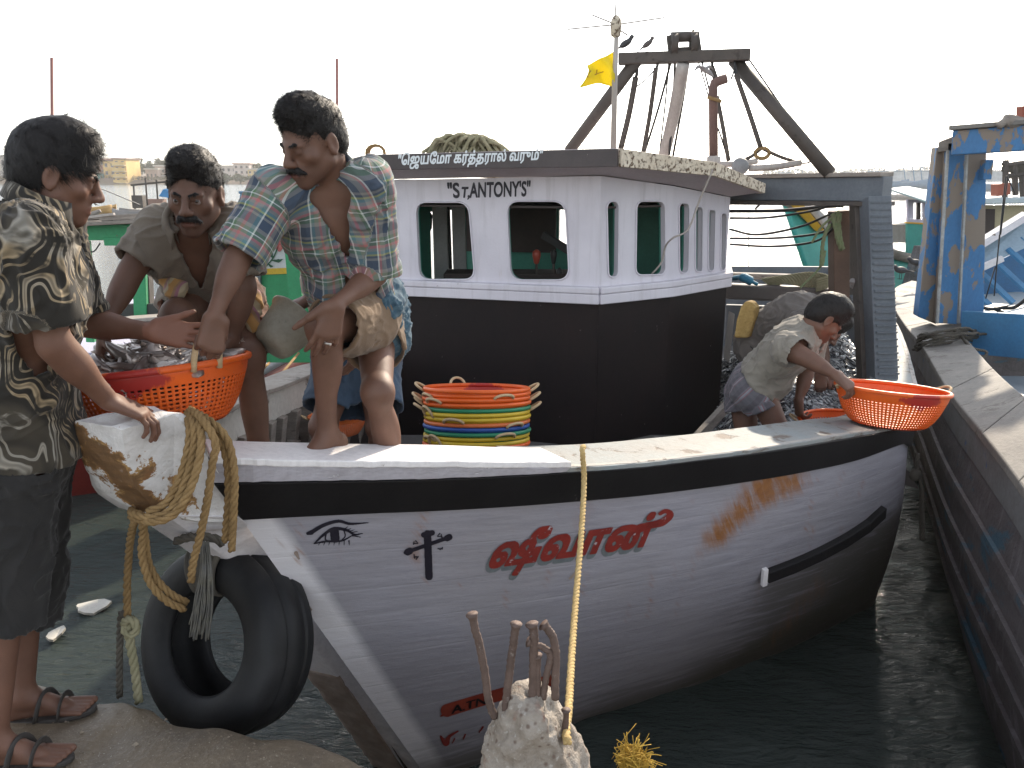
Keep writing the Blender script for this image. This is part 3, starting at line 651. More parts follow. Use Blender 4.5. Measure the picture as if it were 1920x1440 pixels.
# black rub band, proud of the planking; gunwale boards above it
def outw(i): return unit(np.cross(G[min(i + 1, nS - 1)] - G[max(i - 1, 0)], (0, 0, 1)))
capB = cr([U(400, 905, 2.23), U(520, 902, 2.305), U(660, 900, 2.385), U(800, 897, 2.485), U(950, 891, 2.605), U(1090, 882, 2.765), U(1200, 874, 2.905), U(1300, 862, 3.055), U(1400, 850, 3.225), U(1500, 835, 3.405), U(1600, 818, 3.665), U(1685, 803, 4.0)] + [G_[i] - V3(0, 0, .06) for i in range(12, 17)], NI)
def band(t0, t1, th, i0=0, i1=None):   # bar following the side between two levels of (capB..Bd)
    i1 = nS if i1 is None else i1; mb = MB(); r = []
    for i in range(i0, i1):
        a, b = lerp(capB[i], Bd[i], t0), lerp(capB[i], Bd[i], t1); o = outw(i)
        r.append([a + o * .002, a + o * th, b + o * th, b + o * .001, b - o * .03, a - o * .03])
    r = np.array(r); m = len(r); v = r.reshape(-1, 3); f = [(i * 6 + k, i * 6 + (k + 1) % 6, (i + 1) * 6 + (k + 1) % 6, (i + 1) * 6 + k) for i in range(m - 1) for k in range(6)]
    f += [(0, 1, 2, 3, 4, 5), tuple((m - 1) * 6 + k for k in (5, 4, 3, 2, 1, 0))]; return mb.add(v, f)
obj('rub_band', band(0.0, 1.0, .018), M['black_paint'], boat, bev=.004)
iw = int(4.92 * NI)                    # where the white plank ends
def cap_board(i0, i1, wd, drop, lift, proud, seedn):
    r = []
    for i in range(i0, i1):
        o = outw(i); g = G[i] + V3(0, 0, lift) + o * proud; wz = fbm(np.array([[i * .35, seedn, 0]]), 3, 3)[0] * .005; wy = fbm(np.array([[i * .22, seedn, 5]]), 6, 3)[0] * .004
        lo = capB[i] + o * (proud + .004); lo = lerp(G[i], lo, drop) + o * proud * .5
        r.append([g + V3(0, 0, wy), lo + o * wz, lo - o * .05, g - o * wd + V3(0, 0, -.02), g - o * wd + V3(0, 0, wy)])
    r = np.array(r); m = len(r); f = [(i * 5 + k, i * 5 + (k + 1) % 5, (i + 1) * 5 + (k + 1) % 5, (i + 1) * 5 + k) for i in range(m - 1) for k in range(5)]
    return MB().add(r.reshape(-1, 3), f + [(0, 1, 2, 3, 4), tuple((m - 1) * 5 + k for k in (4, 3, 2, 1, 0))])
def cap_side(i0, i1, th, t1):
    r = []
    for i in range(i0, i1):
        o = outw(i); f = fbm(np.array([[i * .3, 1.0, 0]]), 3, 3)[0] * .003; a, b = G[i] - V3(0, 0, .012), lerp(G[i], capB[i], t1)
        r.append([a + o * (th + f), b + o * (th + f), b - o * .02, a - o * .02])
    r = np.array(r); m = len(r); return MB().add(r.reshape(-1, 3), [(i * 4 + k, i * 4 + (k + 1) % 4, (i + 1) * 4 + (k + 1) % 4, (i + 1) * 4 + k) for i in range(m - 1) for k in range(4)] + [(0, 1, 2, 3), tuple((m - 1) * 4 + k for k in (3, 2, 1, 0))])
def cap_top(i0, i1, wd, lift, proud, th, ragged=.004):
    r = []
    for i in range(i0, i1):
        o = outw(i); e = fbm(np.array([[i * .45, 3.0, 2.0]]), 3, 3)[0] * ragged; a, b = G[i] + o * (proud + e) + V3(0, 0, lift), G[i] - o * wd + V3(0, 0, lift)
        r.append([a, a - V3(0, 0, th), b - V3(0, 0, th), b])
    r = np.array(r); m = len(r); return MB().add(r.reshape(-1, 3), [(i * 4 + k, i * 4 + (k + 1) % 4, (i + 1) * 4 + (k + 1) % 4, (i + 1) * 4 + k) for i in range(m - 1) for k in range(4)] + [(0, 1, 2, 3), tuple((m - 1) * 4 + k for k in (3, 2, 1, 0))])
obj('gunwale_plank', cap_top(0, iw, .17, .008, .016, .022), paint('white_bright', (.80, .77, .76), (.72, .69, .69), 5, .5, .3, 45, (1, 1, 1), (.3, .25, .22), (.70, .72), 12), boat, bev=.004)['label'] = 'white painted gunwale plank with a flaking edge'
obj('gunwale_board', cap_side(0, iw, .012, .97), paint('board_lilac', (.44, .42, .46), (.34, .32, .34), 9, .65, .6, 40, (1, 1, 3), (.62, .6, .62), (.60, .63), 9), boat, bev=.003)['label'] = 'weathered lilac grey edge board under the white plank'
obj('gunwale_plank', cap_top(iw - 8, nS, .27, -.014, .008, .02, .002), M['plank_grey'], boat, bev=.004)['label'] = 'weathered grey green gunwale plank'
obj('gunwale_board', cap_side(iw - 8, nS, .004, .99), paint('board_tan', (.40, .36, .31), (.27, .27, .27), 7, .65, .6, 40, (1, 1, 3), (.10, .085, .075), (.58, .64), 12), boat, bev=.003)['label'] = 'chafed tan edge board under the grey plank'

# stem post with its raw wooden nose
PO = V3(-.15, .055, 0)
st = [U(220, 800, 2.03), U(352, 774, 2.18), U(395, 862, 2.20), U(450, 975, 2.315), U(308, 966, 2.20), U(245, 905, 2.10)]
def stem_head():
    mb = MB(); n = 26
    prof = cr(st + [st[0]], 8)[:-1]
    layers = []
    for k, s_ in enumerate(np.linspace(0, 1, 8)):
        c = prof.mean(0); e = 1 - .06 * (abs(s_ - .5) * 2) ** 6; q = c + (prof - c) * e + PO * s_; layers.append(q)
    L = np.array(layers); nz = fbm(L.reshape(-1, 3) * 16, 4, 4).reshape(L.shape[:2]); L = L + (L - L.mean((0, 1))) / (np.linalg.norm(L - L.mean((0, 1)), axis=-1)[..., None]) * nz[..., None] * .010
    m = L.shape[1]; v = L.reshape(-1, 3); f = [(i * m + k, i * m + (k + 1) % m, (i + 1) * m + (k + 1) % m, (i + 1) * m + k) for i in range(7) for k in range(m)] + [tuple(range(m - 1, -1, -1)), tuple(7 * m + k for k in range(m))]
    return MB().add(v, f)
def stem_material():
    N = NT('stem_head'); co = N.coord(); ge = N.n('ShaderNodeNewGeometry').outputs['Normal']; nz = N.noise(co, 15, 8, .7, .5); f = N.noise(co, 34, 6, .65)
    wht = N.mix(N.step(f, .4, .7), (.78, .76, .75), (.66, .64, .62)); och = N.mix(N.step(f, .35, .65), (.42, .25, .09), (.22, .10, .04)); raw = N.mix(N.noise(N.mapv(co, (1, 1, 3)), 22, 5, .7), (.26, .14, .055), (.10, .055, .03))
    down = N.attr('rawmask').outputs['Fac']; e = N.math('ADD', down, N.math('MULTIPLY', N.math('SUBTRACT', nz, .5), 1.9))
    col = N.mix(N.step(e, .46, .50), wht, och); col = N.mix(N.step(e, .56, .64), col, raw)
    col = N.mix(N.math('MULTIPLY', N.step(N.noise(co, 19, 7, .68, .6), .645, .665), .9), col, och); col = N.mix(N.math('MULTIPLY', N.step(N.noise(N.mapv(co, (3, 3, 1)), 12, 5, .6), .62, .72), .5), col, (.46, .42, .38))
    N.base(col); N.rough(.7); N.bump(N.math('ADD', N.math('MULTIPLY', nz, -1.2), N.math('MULTIPLY', f, .5)), .7, .012); return N.m
o = obj('stem_head', stem_head(), stem_material(), boat, False, bev=.012); vv = np.array([tuple(p.co) for p in o.data.vertices]) + org(boat)
x_, y_ = px_of(vv); setattr1(o.data, 'rawmask', np.clip(1.0 - (seg_mask(x_, y_, (115, 800), (300, 975), 1, 1) * 0 + np.abs((x_ - 115) * (975 - 790) - (y_ - 790) * (310 - 115)) / 268.) / 46., 0, 1) * (y_ > 785))
def stem_post():
    S = [U(310, 965, 2.2), U(470, 1086, 2.55), U(612, 1240, 2.92), UZ(762, 1452, WATER)]; R_ = [U(452, 970, 2.30), U(532, 1038, 2.57), U(655, 1190, 2.95), UZ(812, 1466, WATER)]
    S.append(S[-1] + (S[-1] - S[-2]) * .5); R_.append(R_[-1] + (R_[-1] - R_[-2]) * .5)
    s_, r_ = cr(S, 8), cr(R_, 8); A_ = []
    for a, b in zip(s_, r_):
        A_.append([a, b, b + PO, a + PO])
    A_ = np.array(A_); m = len(A_); return A_, [(i * 4 + k, i * 4 + (k + 1) % 4, (i + 1) * 4 + (k + 1) % 4, (i + 1) * 4 + k) for i in range(m - 1) for k in range(4)] + [(0, 1, 2, 3)], m
A_, f_, m_ = stem_post()
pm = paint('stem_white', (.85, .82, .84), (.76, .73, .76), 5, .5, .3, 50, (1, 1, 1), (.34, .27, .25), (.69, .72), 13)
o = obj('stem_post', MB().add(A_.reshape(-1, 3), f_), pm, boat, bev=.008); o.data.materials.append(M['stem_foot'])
q = A_[:, (3, 0)]; half = len(A_) // 2 + 2; seg = [q[half - 1 + k // 6] * (1 - (k % 6) / 6) + q[half + k // 6] * ((k % 6) / 6) for k in range((len(A_) - half) * 6)]
n_ = unit(np.cross(seg[0][1] - seg[0][0], seg[-1][0] - seg[0][0])); n_ = n_ if n_[1] < 0 else -n_
gs = np.array([[lerp(a_, b_, t) for t in np.linspace(-.04, 1.04, 9)] for a_, b_ in seg]); gs = gs + n_ * (.006 + fbm(gs * 30, 6, 3) * .006)[..., None]; gs[0] -= n_ * .02
nose = MB().sheet(gs)
obj('stem_band', nose, M['stem_foot'], boat, True, solid=.01)['label'] = 'bare brown leading edge of the stem near the water'

# far side of the bow: rail board, ribs, planking, decks
P_ = [U(330, 800, 2.45) , U(439, 752, 3.55), U(503, 729, 4.0), U(578, 699, 4.5), U(650, 675, 5.0), V3(-.92, 6.0, .46), V3(-.7, 7.4, .46), V3(-.4, 9.6, .5)]
P_[0] = U(385, 845, 2.22) + PO; P_.insert(1, V3(-1.22, 2.72, .66))
Pp = cr(P_, 8)
def port(i, s_, d): 
    t = unit(Pp[min(i + 1, len(Pp) - 1)] - Pp[max(i - 1, 0)]); o = unit(np.cross(t, (0, 0, 1))); return Pp[i] + o * s_ + V3(0, 0, d)   # +s_ inboard
def strip(a, b, c, d):
    r = np.array([[port(i, *a), port(i, *b), port(i, *c), port(i, *d)] for i in range(len(Pp))]); m = len(r)
    return MB().add(r.reshape(-1, 3), [(i * 4 + k, i * 4 + (k + 1) % 4, (i + 1) * 4 + (k + 1) % 4, (i + 1) * 4 + k) for i in range(m - 1) for k in range(4)] + [(0, 1, 2, 3), tuple((m - 1) * 4 + k for k in (3, 2, 1, 0))])
obj('rail_board', strip((.05, 0), (.05, -.15), (.0, -.15), (-.02, 0)), paint('rail_white', (.60, .57, .52), (.46, .43, .38), 6, .6, .5, 45, (1, 1, 1), (.17, .14, .11), (.6, .66), 10), boat, bev=.006)['label'] = 'worn white inner rail board of the far bulwark'
obj('rail_cap', strip((.09, .025), (.09, .003), (-.1, .003), (-.1, .025)), M['old_wood'], boat, bev=.004)
wl = UZ(832, 1470, WATER) + PO * .35; fb = cr([wl - V3(0, 0, .2), V3(-.28, 4.3, -1.3), V3(-.55, 5.6, -1.3), V3(-.5, 7.4, -1.3), V3(-.2, 9.6, -1.3)], 14); fb = np.array([fb[min(int(round(k * (len(fb) - 1) / (len(Pp) - 1))), len(fb) - 1)] for k in range(len(Pp))])
tp = np.array([port(k, -.06, -.12) for k in range(len(Pp))]); tp[0] = U(395, 880, 2.24) + PO * .9
rc = cr([tp[0], U(452, 975, 2.36) + PO * .8, U(532, 1040, 2.62) + PO * .8, U(655, 1192, 3.0) + PO * .8, fb[0]], 12); ts = np.linspace(0, 1, 16); rl = np.r_[0, np.cumsum(np.linalg.norm(np.diff(rc, axis=0), axis=1))]; rc = np.stack([np.interp(ts, rl / rl[-1], rc[:, j]) for j in range(3)], 1)
kw = np.clip(1 - np.arange(len(Pp)) / 18., 0, 1) ** 2 * (3 - 2 * np.clip(1 - np.arange(len(Pp)) / 18., 0, 1))
obj('far_planking', MB().sheet(np.array([lerp(tp, fb, t) + (rc[i] - lerp(tp[0], fb[0], t))[None, :] * kw[:, None] for i, t in enumerate(ts)])), M['dark_in'], boat, True)
k_ = 0
for i in range(12, 44, 3):
    for s_ in (0,):
        a, b = port(i, .045, -.14), port(i - 1, -.03, -.75); mb = MB().beam(a, b, .085, .07, (1, 0, 0)); obj('rib', mb, M['old_wood'], boat, bev=.004)
for i in (19, 25, 31):
    obj('knee', MB().beam(port(i, .06, -.33), port(i + 2, .06, -.36), .03, .10), M['old_wood'], boat, bev=.004)
def deck_poly(z, pts): return MB().prism([V3(x, y, z) for x, y in pts], (0, 0, -.05))
# planked decks: bow platform, main deck, low working deck aft
def planks(x0, x1, y0, y1, z, wd, m, clip):
    y = y0
    while y < y1:
        xa, xb = clip(y + wd / 2); xa, xb = max(xa, x0), min(xb, x1)
        if xb - xa > .1: obj('deck_plank', MB().box(((xa + xb) / 2, y + wd / 2, z - .02 + random.uniform(-.002, .002)), (xb - xa, wd - .008, .04)), m, boat, bev=.003)
        y += wd
def side_x(y, z):
    gx = np.interp(y, G[:, 1], G[:, 0]); pxx = np.interp(y, Pp[:, 1], Pp[:, 0]); return pxx + .02, gx - .16
planks(-2, 3, 2.75, 3.35, .34, .2, M['deck'], lambda y: (side_x(y, 0)[0] + .1, side_x(y - .1, 0)[1] - .28))
planks(-2, 3, 3.35, 5.0, -.08, .2, M['deck'], lambda y: (side_x(y, 0)[0] + .2, side_x(y, 0)[1] - .40))
planks(-2, 3.2, 5.0, 9.4, -.36, .3, M['deck'], lambda y: (side_x(y, 0)[0] + .3, side_x(y, 0)[1] - .50))
inn = np.array([[(G[i] - outw(i) * .14 - V3(0, 0, .02)) if k == 0 else hull_pt(i, .02 + .12 * k) - outw(i) * .10 for i in range(16, nS)] for k in range(5)])
obj('inner_planking', MB().sheet(inn), paint('inner_grey', (.20, .23, .24), (.15, .16, .16), 4, .6, .3), boat, True, solid=.02)
obj('stern_board', MB().beam(V3(-.4, 9.55, -.3), V3(3.85, 9.4, -.3), .06, 1.7), M['grey_timber'], boat)
# ------------------------------------------------------------------ wheelhouse
def panel_mesh(o0, eu, ev, outline, holes, th):
    """flat board with openings; 2-D points in metres on the axes eu, ev; pushed back by th along eu x ev"""
    cu = bpy.data.curves.new('tmp', 'CURVE'); cu.dimensions = '2D'; cu.fill_mode = 'BOTH'; cu.extrude = th / 2
    for pl in [outline] + holes:
        s = cu.splines.new('POLY'); s.points.add(len(pl) - 1); s.use_cyclic_u = True
        for p, q in zip(s.points, pl): p.co = (q[0], q[1], 0, 1)
    o = bpy.data.objects.new('tmp', cu); COL.objects.link(o); dg = bpy.context.evaluated_depsgraph_get()
    me = bpy.data.meshes.new_from_object(o.evaluated_get(dg)); v = np.array([tuple(p.co) for p in me.vertices]); f = [tuple(p.vertices) for p in me.polygons]
    bpy.data.objects.remove(o); bpy.data.curves.remove(cu); bpy.data.meshes.remove(me)
    n = np.cross(eu, ev); w_ = np.asarray(o0) + v[:, :1] * eu + v[:, 1:2] * ev + (v[:, 2:3] - th / 2) * n
    return w_, f
def rrect(c, r, n=6):                  # rounded quadrilateral from four corner points (2-D)
    out = []
    for i in range(4):
        p = np.array(c[i], float); a = np.array(c[i - 1], float) - p; b = np.array(c[(i + 1) % 4], float) - p
        r_ = min(r, np.linalg.norm(a) * .49, np.linalg.norm(b) * .49); pa, pb = p + a / np.linalg.norm(a) * r_, p + b / np.linalg.norm(b) * r_
        for k in range(n + 1):
            t = k / n; out.append((1 - t) ** 2 * pa + 2 * t * (1 - t) * (p * .93 + .07 * (pa + pb) / 2) + t * t * pb)
    return out
CP = [V3(-.74, 5.28, 0), V3(.51, 4.90, 0), V3(.985, 5.215, 0), V3(1.46, 5.70, 0), V3(1.66, 6.60, 0), V3(-.42, 7.05, 0), V3(-.80, 6.1, 0)]
ZT = [1.52, 1.545, 1.485, 1.405, 1.40, 1.5, 1.52]; ZTRIM = .81
WIN = {0: [([(779, 379), (879, 379), (891, 524), (786, 524)], .07), ([(950, 377), (1060, 377), (1068, 525), (957, 525)], .075)],
       1: [([(1137, 377), (1160, 377), (1158, 520), (1140, 520)], .05), ([(1193, 377), (1246, 377), (1247, 515), (1191, 516)], .05)],
       2: [([(1272, 380), (1292, 381), (1290, 512), (1273, 512)], .045), ([(1303, 387), (1317, 388), (1316, 510), (1303, 509)], .03), ([(1328, 392), (1341, 394), (1338, 508), (1327, 508)], .03), ([(1351, 399), (1362, 400), (1359, 507), (1350, 507)], .03)]}
def wall_axes(i):
    a, b = CP[i], CP[(i + 1) % 7]; eu = unit(b - a); ev = V3(0, 0, 1); return a, b, eu, ev, np.cross(eu, ev)
for i in range(7):
    a, b, eu, ev, n = wall_axes(i); L = np.linalg.norm(b - a); hol = []
    for quad, r in WIN.get(i, []):
        c = [(UP(x, y, a, n) - a) for x, y in quad]; hol.append(rrect([(q @ eu, q[2]) for q in c], r))
    if i == 4: hol = [[(.06, .5), (.20, .5), (.20, 1.18), (.06, 1.18)], [(1.215, .98), (1.30, .98), (1.30, 1.28), (1.215, 1.28)]]
    if i == 5: hol = [[(.08, -.05), (.66, -.05), (.66, 1.28), (.08, 1.28)]]
    out = [(0, ZTRIM if i < 4 else -.15), (L, ZTRIM if i < 4 else -.15), (L, ZT[(i + 1) % 7]), (0, ZT[i])]
    o = obj('cabin_wall', panel_mesh(a, eu, ev, out, hol, .035), M['cabin_white'], boat)
    inn = [(0.03, -.1), (L - .03, -.1), (L - .03, ZT[(i + 1) % 7]), (0.03, ZT[i])]
    h2 = [list(h) for h in hol]
    obj('inner_lining', panel_mesh(a - n * .038, eu, ev, inn, h2, .012), M['green_in'], boat)
    if i < 4:
        o = obj('cabin_base', panel_mesh(a + n * .012, eu, ev, [(-.004, -.4), (L + .004, -.4), (L + .004, ZTRIM), (-.004, ZTRIM)], [], .04), M['cabin_black'], boat)
        t = MB(); e = .012
        t.beam(a + n * .02 + V3(0, 0, ZTRIM + .03) - eu * e, b + n * .02 + V3(0, 0, ZTRIM + .03) + eu * e, .05, .06); obj('trim_board', t, M['cabin_white'], boat, bev=.006)
        t = MB().beam(a + n * .012 + V3(0, 0, ZTRIM + .081) - eu * e, b + n * .012 + V3(0, 0, ZTRIM + .081) + eu * e, .075, .04); obj('trim_ledge', t, M['cabin_white'], boat, bev=.008)
    for h in hol if i < 3 else []:      # thin pale bead round every opening
        pts = [a + n * .004 + eu * q[0] + ev * q[1] for q in h]; pts.append(pts[0]); obj('window_bead', MB().tube(pts, .0055, 5, False), M['cabin_white'], boat, True)
# inside: dark upper lining, two grey posts, control levers, wheel bracket
a, b, eu, ev, n = wall_axes(4)
ai, bi = lerp(a, b, .62) - n * .08, lerp(a, b, .97) - n * .08
obj('dark_lining', MB().beam(V3(ai[0], ai[1] - .02, 1.22), V3(bi[0] , bi[1] - .02, 1.22), .02, .56), M['dark_in'], boat)
obj('ceiling_lining', MB().prism([p * V3(.97, 1, 1) + V3(0, 0, 1.36) + V3(.01, .02, 0) for p in CP], (0, 0, .012)), M['dark_in'], boat)
for x0, x1 in ((812, 838), (848, 872)):
    p, q = U((x0 + x1) / 2 - 1, 385, 6.2), U((x0 + x1) / 2 + 4, 560, 6.2); obj('inner_post', MB().beam(p + V3(0, 0, .05), q, (x1 - x0) * 6.2 / 1560, .06, (0, 1, 0)), paint('post_grey', (.52, .50, .49), (.42, .40, .40), 8, .6, .3), boat, bev=.004)
obj('inner_rod', MB().tube([U(840, 380, 6.3), U(846, 545, 6.3)], .014, 8), M['cable'], boat, True)
fr = [U(x, y, 6.45) for x, y in ((794, 400), (806, 400), (808, 404), (807, 428), (803, 434), (794, 434))]; obj('hatch_ring', MB().tube(fr, .012, 8), M['cable'], boat, True)
obj('helm_shelf', MB().box((-.0, 5.62, .9), (.9, .3, .04)), M['dark_in'], boat, bev=.004)
for (px, ty, by, cc, r) in ((1006, 474, 530, (.42, .07, .04), .028), (1038, 474, 530, (.02, .02, .02), .022), (1049, 508, 530, (.02, .02, .02), .02)):
    lv = obj('lever', MB().tube([U(px, by + 4, 5.5), U(px, ty, 5.5)], .009, 8), M['rust_steel'], boat, True)
    obj('knob', MB().lathe([(.004, -.07), (r * .6, -.06), (r, -.01), (r * .9, .015), (r * .3, .028), (0, .03)], 12, U(px, ty + 2, 5.5)), paint('knob_%d' % px, cc, None, 10, .4, .05), lv, True)
obj('steering_arm', MB().beam(U(1018, 440, 5.6), U(1070, 472, 5.5), .03, .05), M['cable'], boat, bev=.004)
# board at the cabin's port corner
obj('corner_board', MB().beam(U(743, 585, 5.33), U(748, 850, 5.33) , .06, .05, (0, 1, 0)), M['grey_timber'], boat, bev=.004)
obj('door_panel', MB().beam(U(758, 700, 5.36) - V3(.16, -.1, 0), U(758, 860, 5.36) - V3(.16, -.1, 0), .2, .03, (0, 1, 0)), paint('red_panel', (.16, .03, .025), None, 5, .5, .2), boat)

# roof: slab with painted fascia boards and a sloped soffit
RT = [U(690, 291, 5.0), U(1160, 279, 4.55), U(1335, 304, 5.0), U(1428, 344, 5.6), V3(2.02, 7.3, 1.46), V3(-.5, 7.7, 1.62), V3(-1.15, 5.75, 1.63)]
RH = [.083, .092, .078, .062, .07, .08, .08]
rb = [p - V3(0, 0, h) for p, h in zip(RT, RH)]; cen = np.mean(RT, 0) + V3(0, 0, .06)
ins = lambda p, k: lerp(p, cen, k) * V3(1, 1, 0) + V3(0, 0, p[2])
mb = MB(); mb.add([ins(p, .02) + V3(0, 0, .004) for p in RT] + [cen] + [ins(p, .02) + V3(0, 0, .012) for p in rb] + [cen - V3(0, 0, .07)], [(i, (i + 1) % 7, 7) for i in range(7)] + [(8 + (i + 1) % 7, 8 + i, 15) for i in range(7)] + [(i, 8 + i, 8 + (i + 1) % 7, (i + 1) % 7) for i in range(7)])
obj('roof', mb, M['soffit'], boat)
for i in range(7):
    j = (i + 1) % 7; d = unit((RT[j] - RT[i]) * V3(1, 1, 0)); nrm = V3(d[1], -d[0], 0); e = .012
    P = [rb[i] - d * 0, rb[j] + d * 0, RT[j], RT[i]]; v = [p + nrm * .026 for p in P] + [p for p in P]
    o = obj('fascia_board', MB().add(v, [(0, 1, 2, 3), (7, 6, 5, 4), (0, 4, 5, 1), (1, 5, 6, 2), (2, 6, 7, 3), (3, 7, 4, 0)]), M['fascia_dark'] if i in (0, 6) else M['fascia_pale'], boat, bev=.003)
    if i == 0: o['label'] = 'dark roof fascia lettered in white Tamil script'
    if i in (1, 2): o['label'] = 'pale peeling roof fascia on the right side'  # pale colour is the boards' own peeling paint
    if i < 3:
        wa, wb = CP[i].copy(), CP[i + 1].copy(); wa[2], wb[2] = ZT[i] + .005, ZT[i + 1] + .005
        obj('soffit', MB().add([rb[i] + V3(0, 0, .004), rb[j] + V3(0, 0, .004), wb, wa], [(0, 3, 2, 1)]), M['soffit'], boat)

# ------------------------------------------------------------------ lettering laid on surfaces
def glyph_loops(body):
    cu = bpy.data.curves.new('tmp', 'FONT'); cu.body = body; cu.size = 1.0; cu.fill_mode = 'NONE'; cu.resolution_u = 6
    o = bpy.data.objects.new('tmp', cu); COL.objects.link(o); dg = bpy.context.evaluated_depsgraph_get(); me = bpy.data.meshes.new_from_object(o.evaluated_get(dg))
    v = np.array([(p.co[0], p.co[1]) for p in me.vertices]); e = np.array([tuple(x.vertices) for x in me.edges])
    bpy.data.objects.remove(o); bpy.data.curves.remove(cu); bpy.data.meshes.remove(me)
    nb = [[] for _ in v]
    for a, b in e: nb[a].append(b); nb[b].append(a)
    seen = set(); loops = []
    for s in range(len(v)):
        if s in seen or not nb[s]: continue
        lp = [s]; seen.add(s); c, pr = nb[s][0], s
        # follow the stored order so the winding survives
        c = max(nb[s]) if (s + 1 in nb[s]) is False else s + 1
        while c not in seen:
            lp.append(c); seen.add(c); nx = [k for k in nb[c] if k != pr and k not in seen]; pr = c
            if not nx: break
            c = nx[0]
        if len(lp) > 2: loops.append(v[lp])
    return loops
def text_mask(body, cell, bold):
    lp = glyph_loops(body); allp = np.concatenate(lp); lo = allp.min(0) - .08 - bold; hi = allp.max(0) + .08 + bold
    nx, ny = np.ceil((hi - lo) / cell).astype(int); W = np.zeros((ny, nx + 1)); yc = lo[1] + (np.arange(ny) + .5) * cell
    for q in lp:
        a, b = q, np.roll(q, -1, 0)
        for (x0, y0), (x1, y1) in zip(a, b):
            if y0 == y1: continue
            s, ya, yb = (1, y0, y1) if y1 > y0 else (-1, y1, y0)
            r = np.nonzero((yc >= ya) & (yc < yb))[0]
            if len(r):
                xi = x0 + (yc[r] - y0) * (x1 - x0) / (y1 - y0); ci = np.clip(np.ceil((xi - lo[0]) / cell - .5).astype(int), 0, nx); np.add.at(W, (r, ci), s)
    m = (np.cumsum(W, 1)[:, :nx] != 0); return dilate(m, bold / cell), lo, cell, allp.min(0), allp.max(0)
def dilate(m, r):
    k = int(math.ceil(r)); out = m.copy()
    for dy in range(-k, k + 1):
        for dx in range(-k, k + 1):
            if dx * dx + dy * dy <= r * r and (dx or dy):
                s = np.zeros_like(m); ys, yd = (slice(max(0, -dy), m.shape[0] - max(0, dy)), slice(max(0, dy), m.shape[0] - max(0, -dy))); xs, xd = (slice(max(0, -dx), m.shape[1] - max(0, dx)), slice(max(0, dx), m.shape[1] - max(0, -dx)))
                s[yd, xd] = m[ys, xs]; out |= s
    return out
def lay(name, mask, to_px, hit, m, parent, lift=.003):
    """turn the filled cells of a mask into a thin painted skin lying on the surface found by hit(px,py)"""
    ny, nx = mask.shape; idx = -np.ones((ny + 1, nx + 1), int); need = np.zeros((ny + 1, nx + 1), bool)
    for a in (0, 1):
        for b in (0, 1): need[a:ny + a, b:nx + b] |= mask
    pts = []; 
    for j, i in zip(*np.nonzero(need)):
        h = hit(*to_px(i, j))
        if h is None: continue
        idx[j, i] = len(pts); pts.append(h[0] + h[1] * lift)
    F = [(idx[j, i], idx[j, i + 1], idx[j + 1, i + 1], idx[j + 1, i]) for j, i in zip(*np.nonzero(mask))]
    F = [f for f in F if min(f) >= 0]
    return obj(name, (np.array(pts), F), m, parent, fixn=False)
def hit_hull(px, py):
    r = unit(ray(px, py)); p, n, i, d = HB.ray_cast(Vector(CAM), Vector(r))
    if p is None: return None
    n = np.array(n); n = n if n @ r < 0 else -n; return np.array(p), n
def hit_plane(p0, n):
    return lambda x, y: (UP(x, y, p0, n), n)
def lay_text(name, body, p0, p1, height, slant, hit, m, parent, bold=.03, cell=.014, lift=.003, dx=0, dy=0, extra=0.0, arch=0.0):
    mk, lo, c, a, b = text_mask(body, cell, bold); 
    if extra: mk = dilate(mk, extra / c)
    p0, p1 = np.array(p0, float), np.array(p1, float); W_ = b[0] - a[0]; e = (p1 - p0) / W_; H = height / .72
    f = lambda i, j: (p0[0] + dx + (lo[0] + i * c - a[0]) * e[0] + (lo[1] + j * c) * H * slant, p0[1] + dy + (lo[0] + i * c - a[0]) * e[1] - (lo[1] + j * c) * H - arch * math.sin(math.pi * min(1, max(0, (lo[0] + i * c - a[0]) / W_))))
    return lay(name, mk, f, hit, m, parent, lift)
def lay_strokes(name, strokes, hit, m, parent, cell=.7, lift=.003):
    P = np.concatenate([np.array(s[0], float) for s in strokes]); lo = P.min(0) - 12; hi = P.max(0) + 12; nx, ny = np.ceil((hi - lo) / cell).astype(int)
    X, Y = np.meshgrid(lo[0] + (np.arange(nx) + .5) * cell, lo[1] + (np.arange(ny) + .5) * cell); mk = np.zeros(X.shape, bool)
    for pts, w0, w1 in strokes:
        q = cr(pts, 6) if len(pts) > 2 else np.array(pts, float); n = len(q) - 1
        for k in range(n):
            ab = q[k + 1] - q[k]; t = np.clip(((X - q[k][0]) * ab[0] + (Y - q[k][1]) * ab[1]) / (ab @ ab + 1e-9), 0, 1); s = (k + t) / n
            w_ = np.interp(s, np.linspace(0, 1, len(w0)), w0) if isinstance(w0, (list, tuple)) else w0 + (w1 - w0) * s
            mk |= np.hypot(X - q[k][0] - t * ab[0], Y - q[k][1] - t * ab[1]) < w_
    return lay(name, mk, lambda i, j: (lo[0] + i * cell, lo[1] + j * cell), hit, m, parent, lift)
ink = paint('ink_navy', (.008, .007, .016), (.018, .015, .026), 20, .5, .2, 90, (1, 1, 1), (.30, .29, .33), (.70, .74), 42); red_ink = paint('ink_red', (.27, .03, .022), (.19, .022, .018), 12, .5, .15, 90, (1, 1, 1), (.5, .48, .52), (.64, .70), 34); grey_ink = paint('ink_grey', (.12, .14, .155), (.18, .2, .21), 20, .5, .1, 90)
white_ink = paint('ink_white', (.78, .82, .83), (.68, .72, .74), 30, .5, .1, 90)
a, b, eu, ev, n = wall_axes(0); hw = hit_plane(a + n * .0, n)
lay_text('lettering', '"S', (841, 371), (862, 370), 28, -.06, hw, ink, boat, .035)
lay_text('lettering', 'T,', (865, 370), (880, 370), 20, .1, hw, ink, boat, .05)
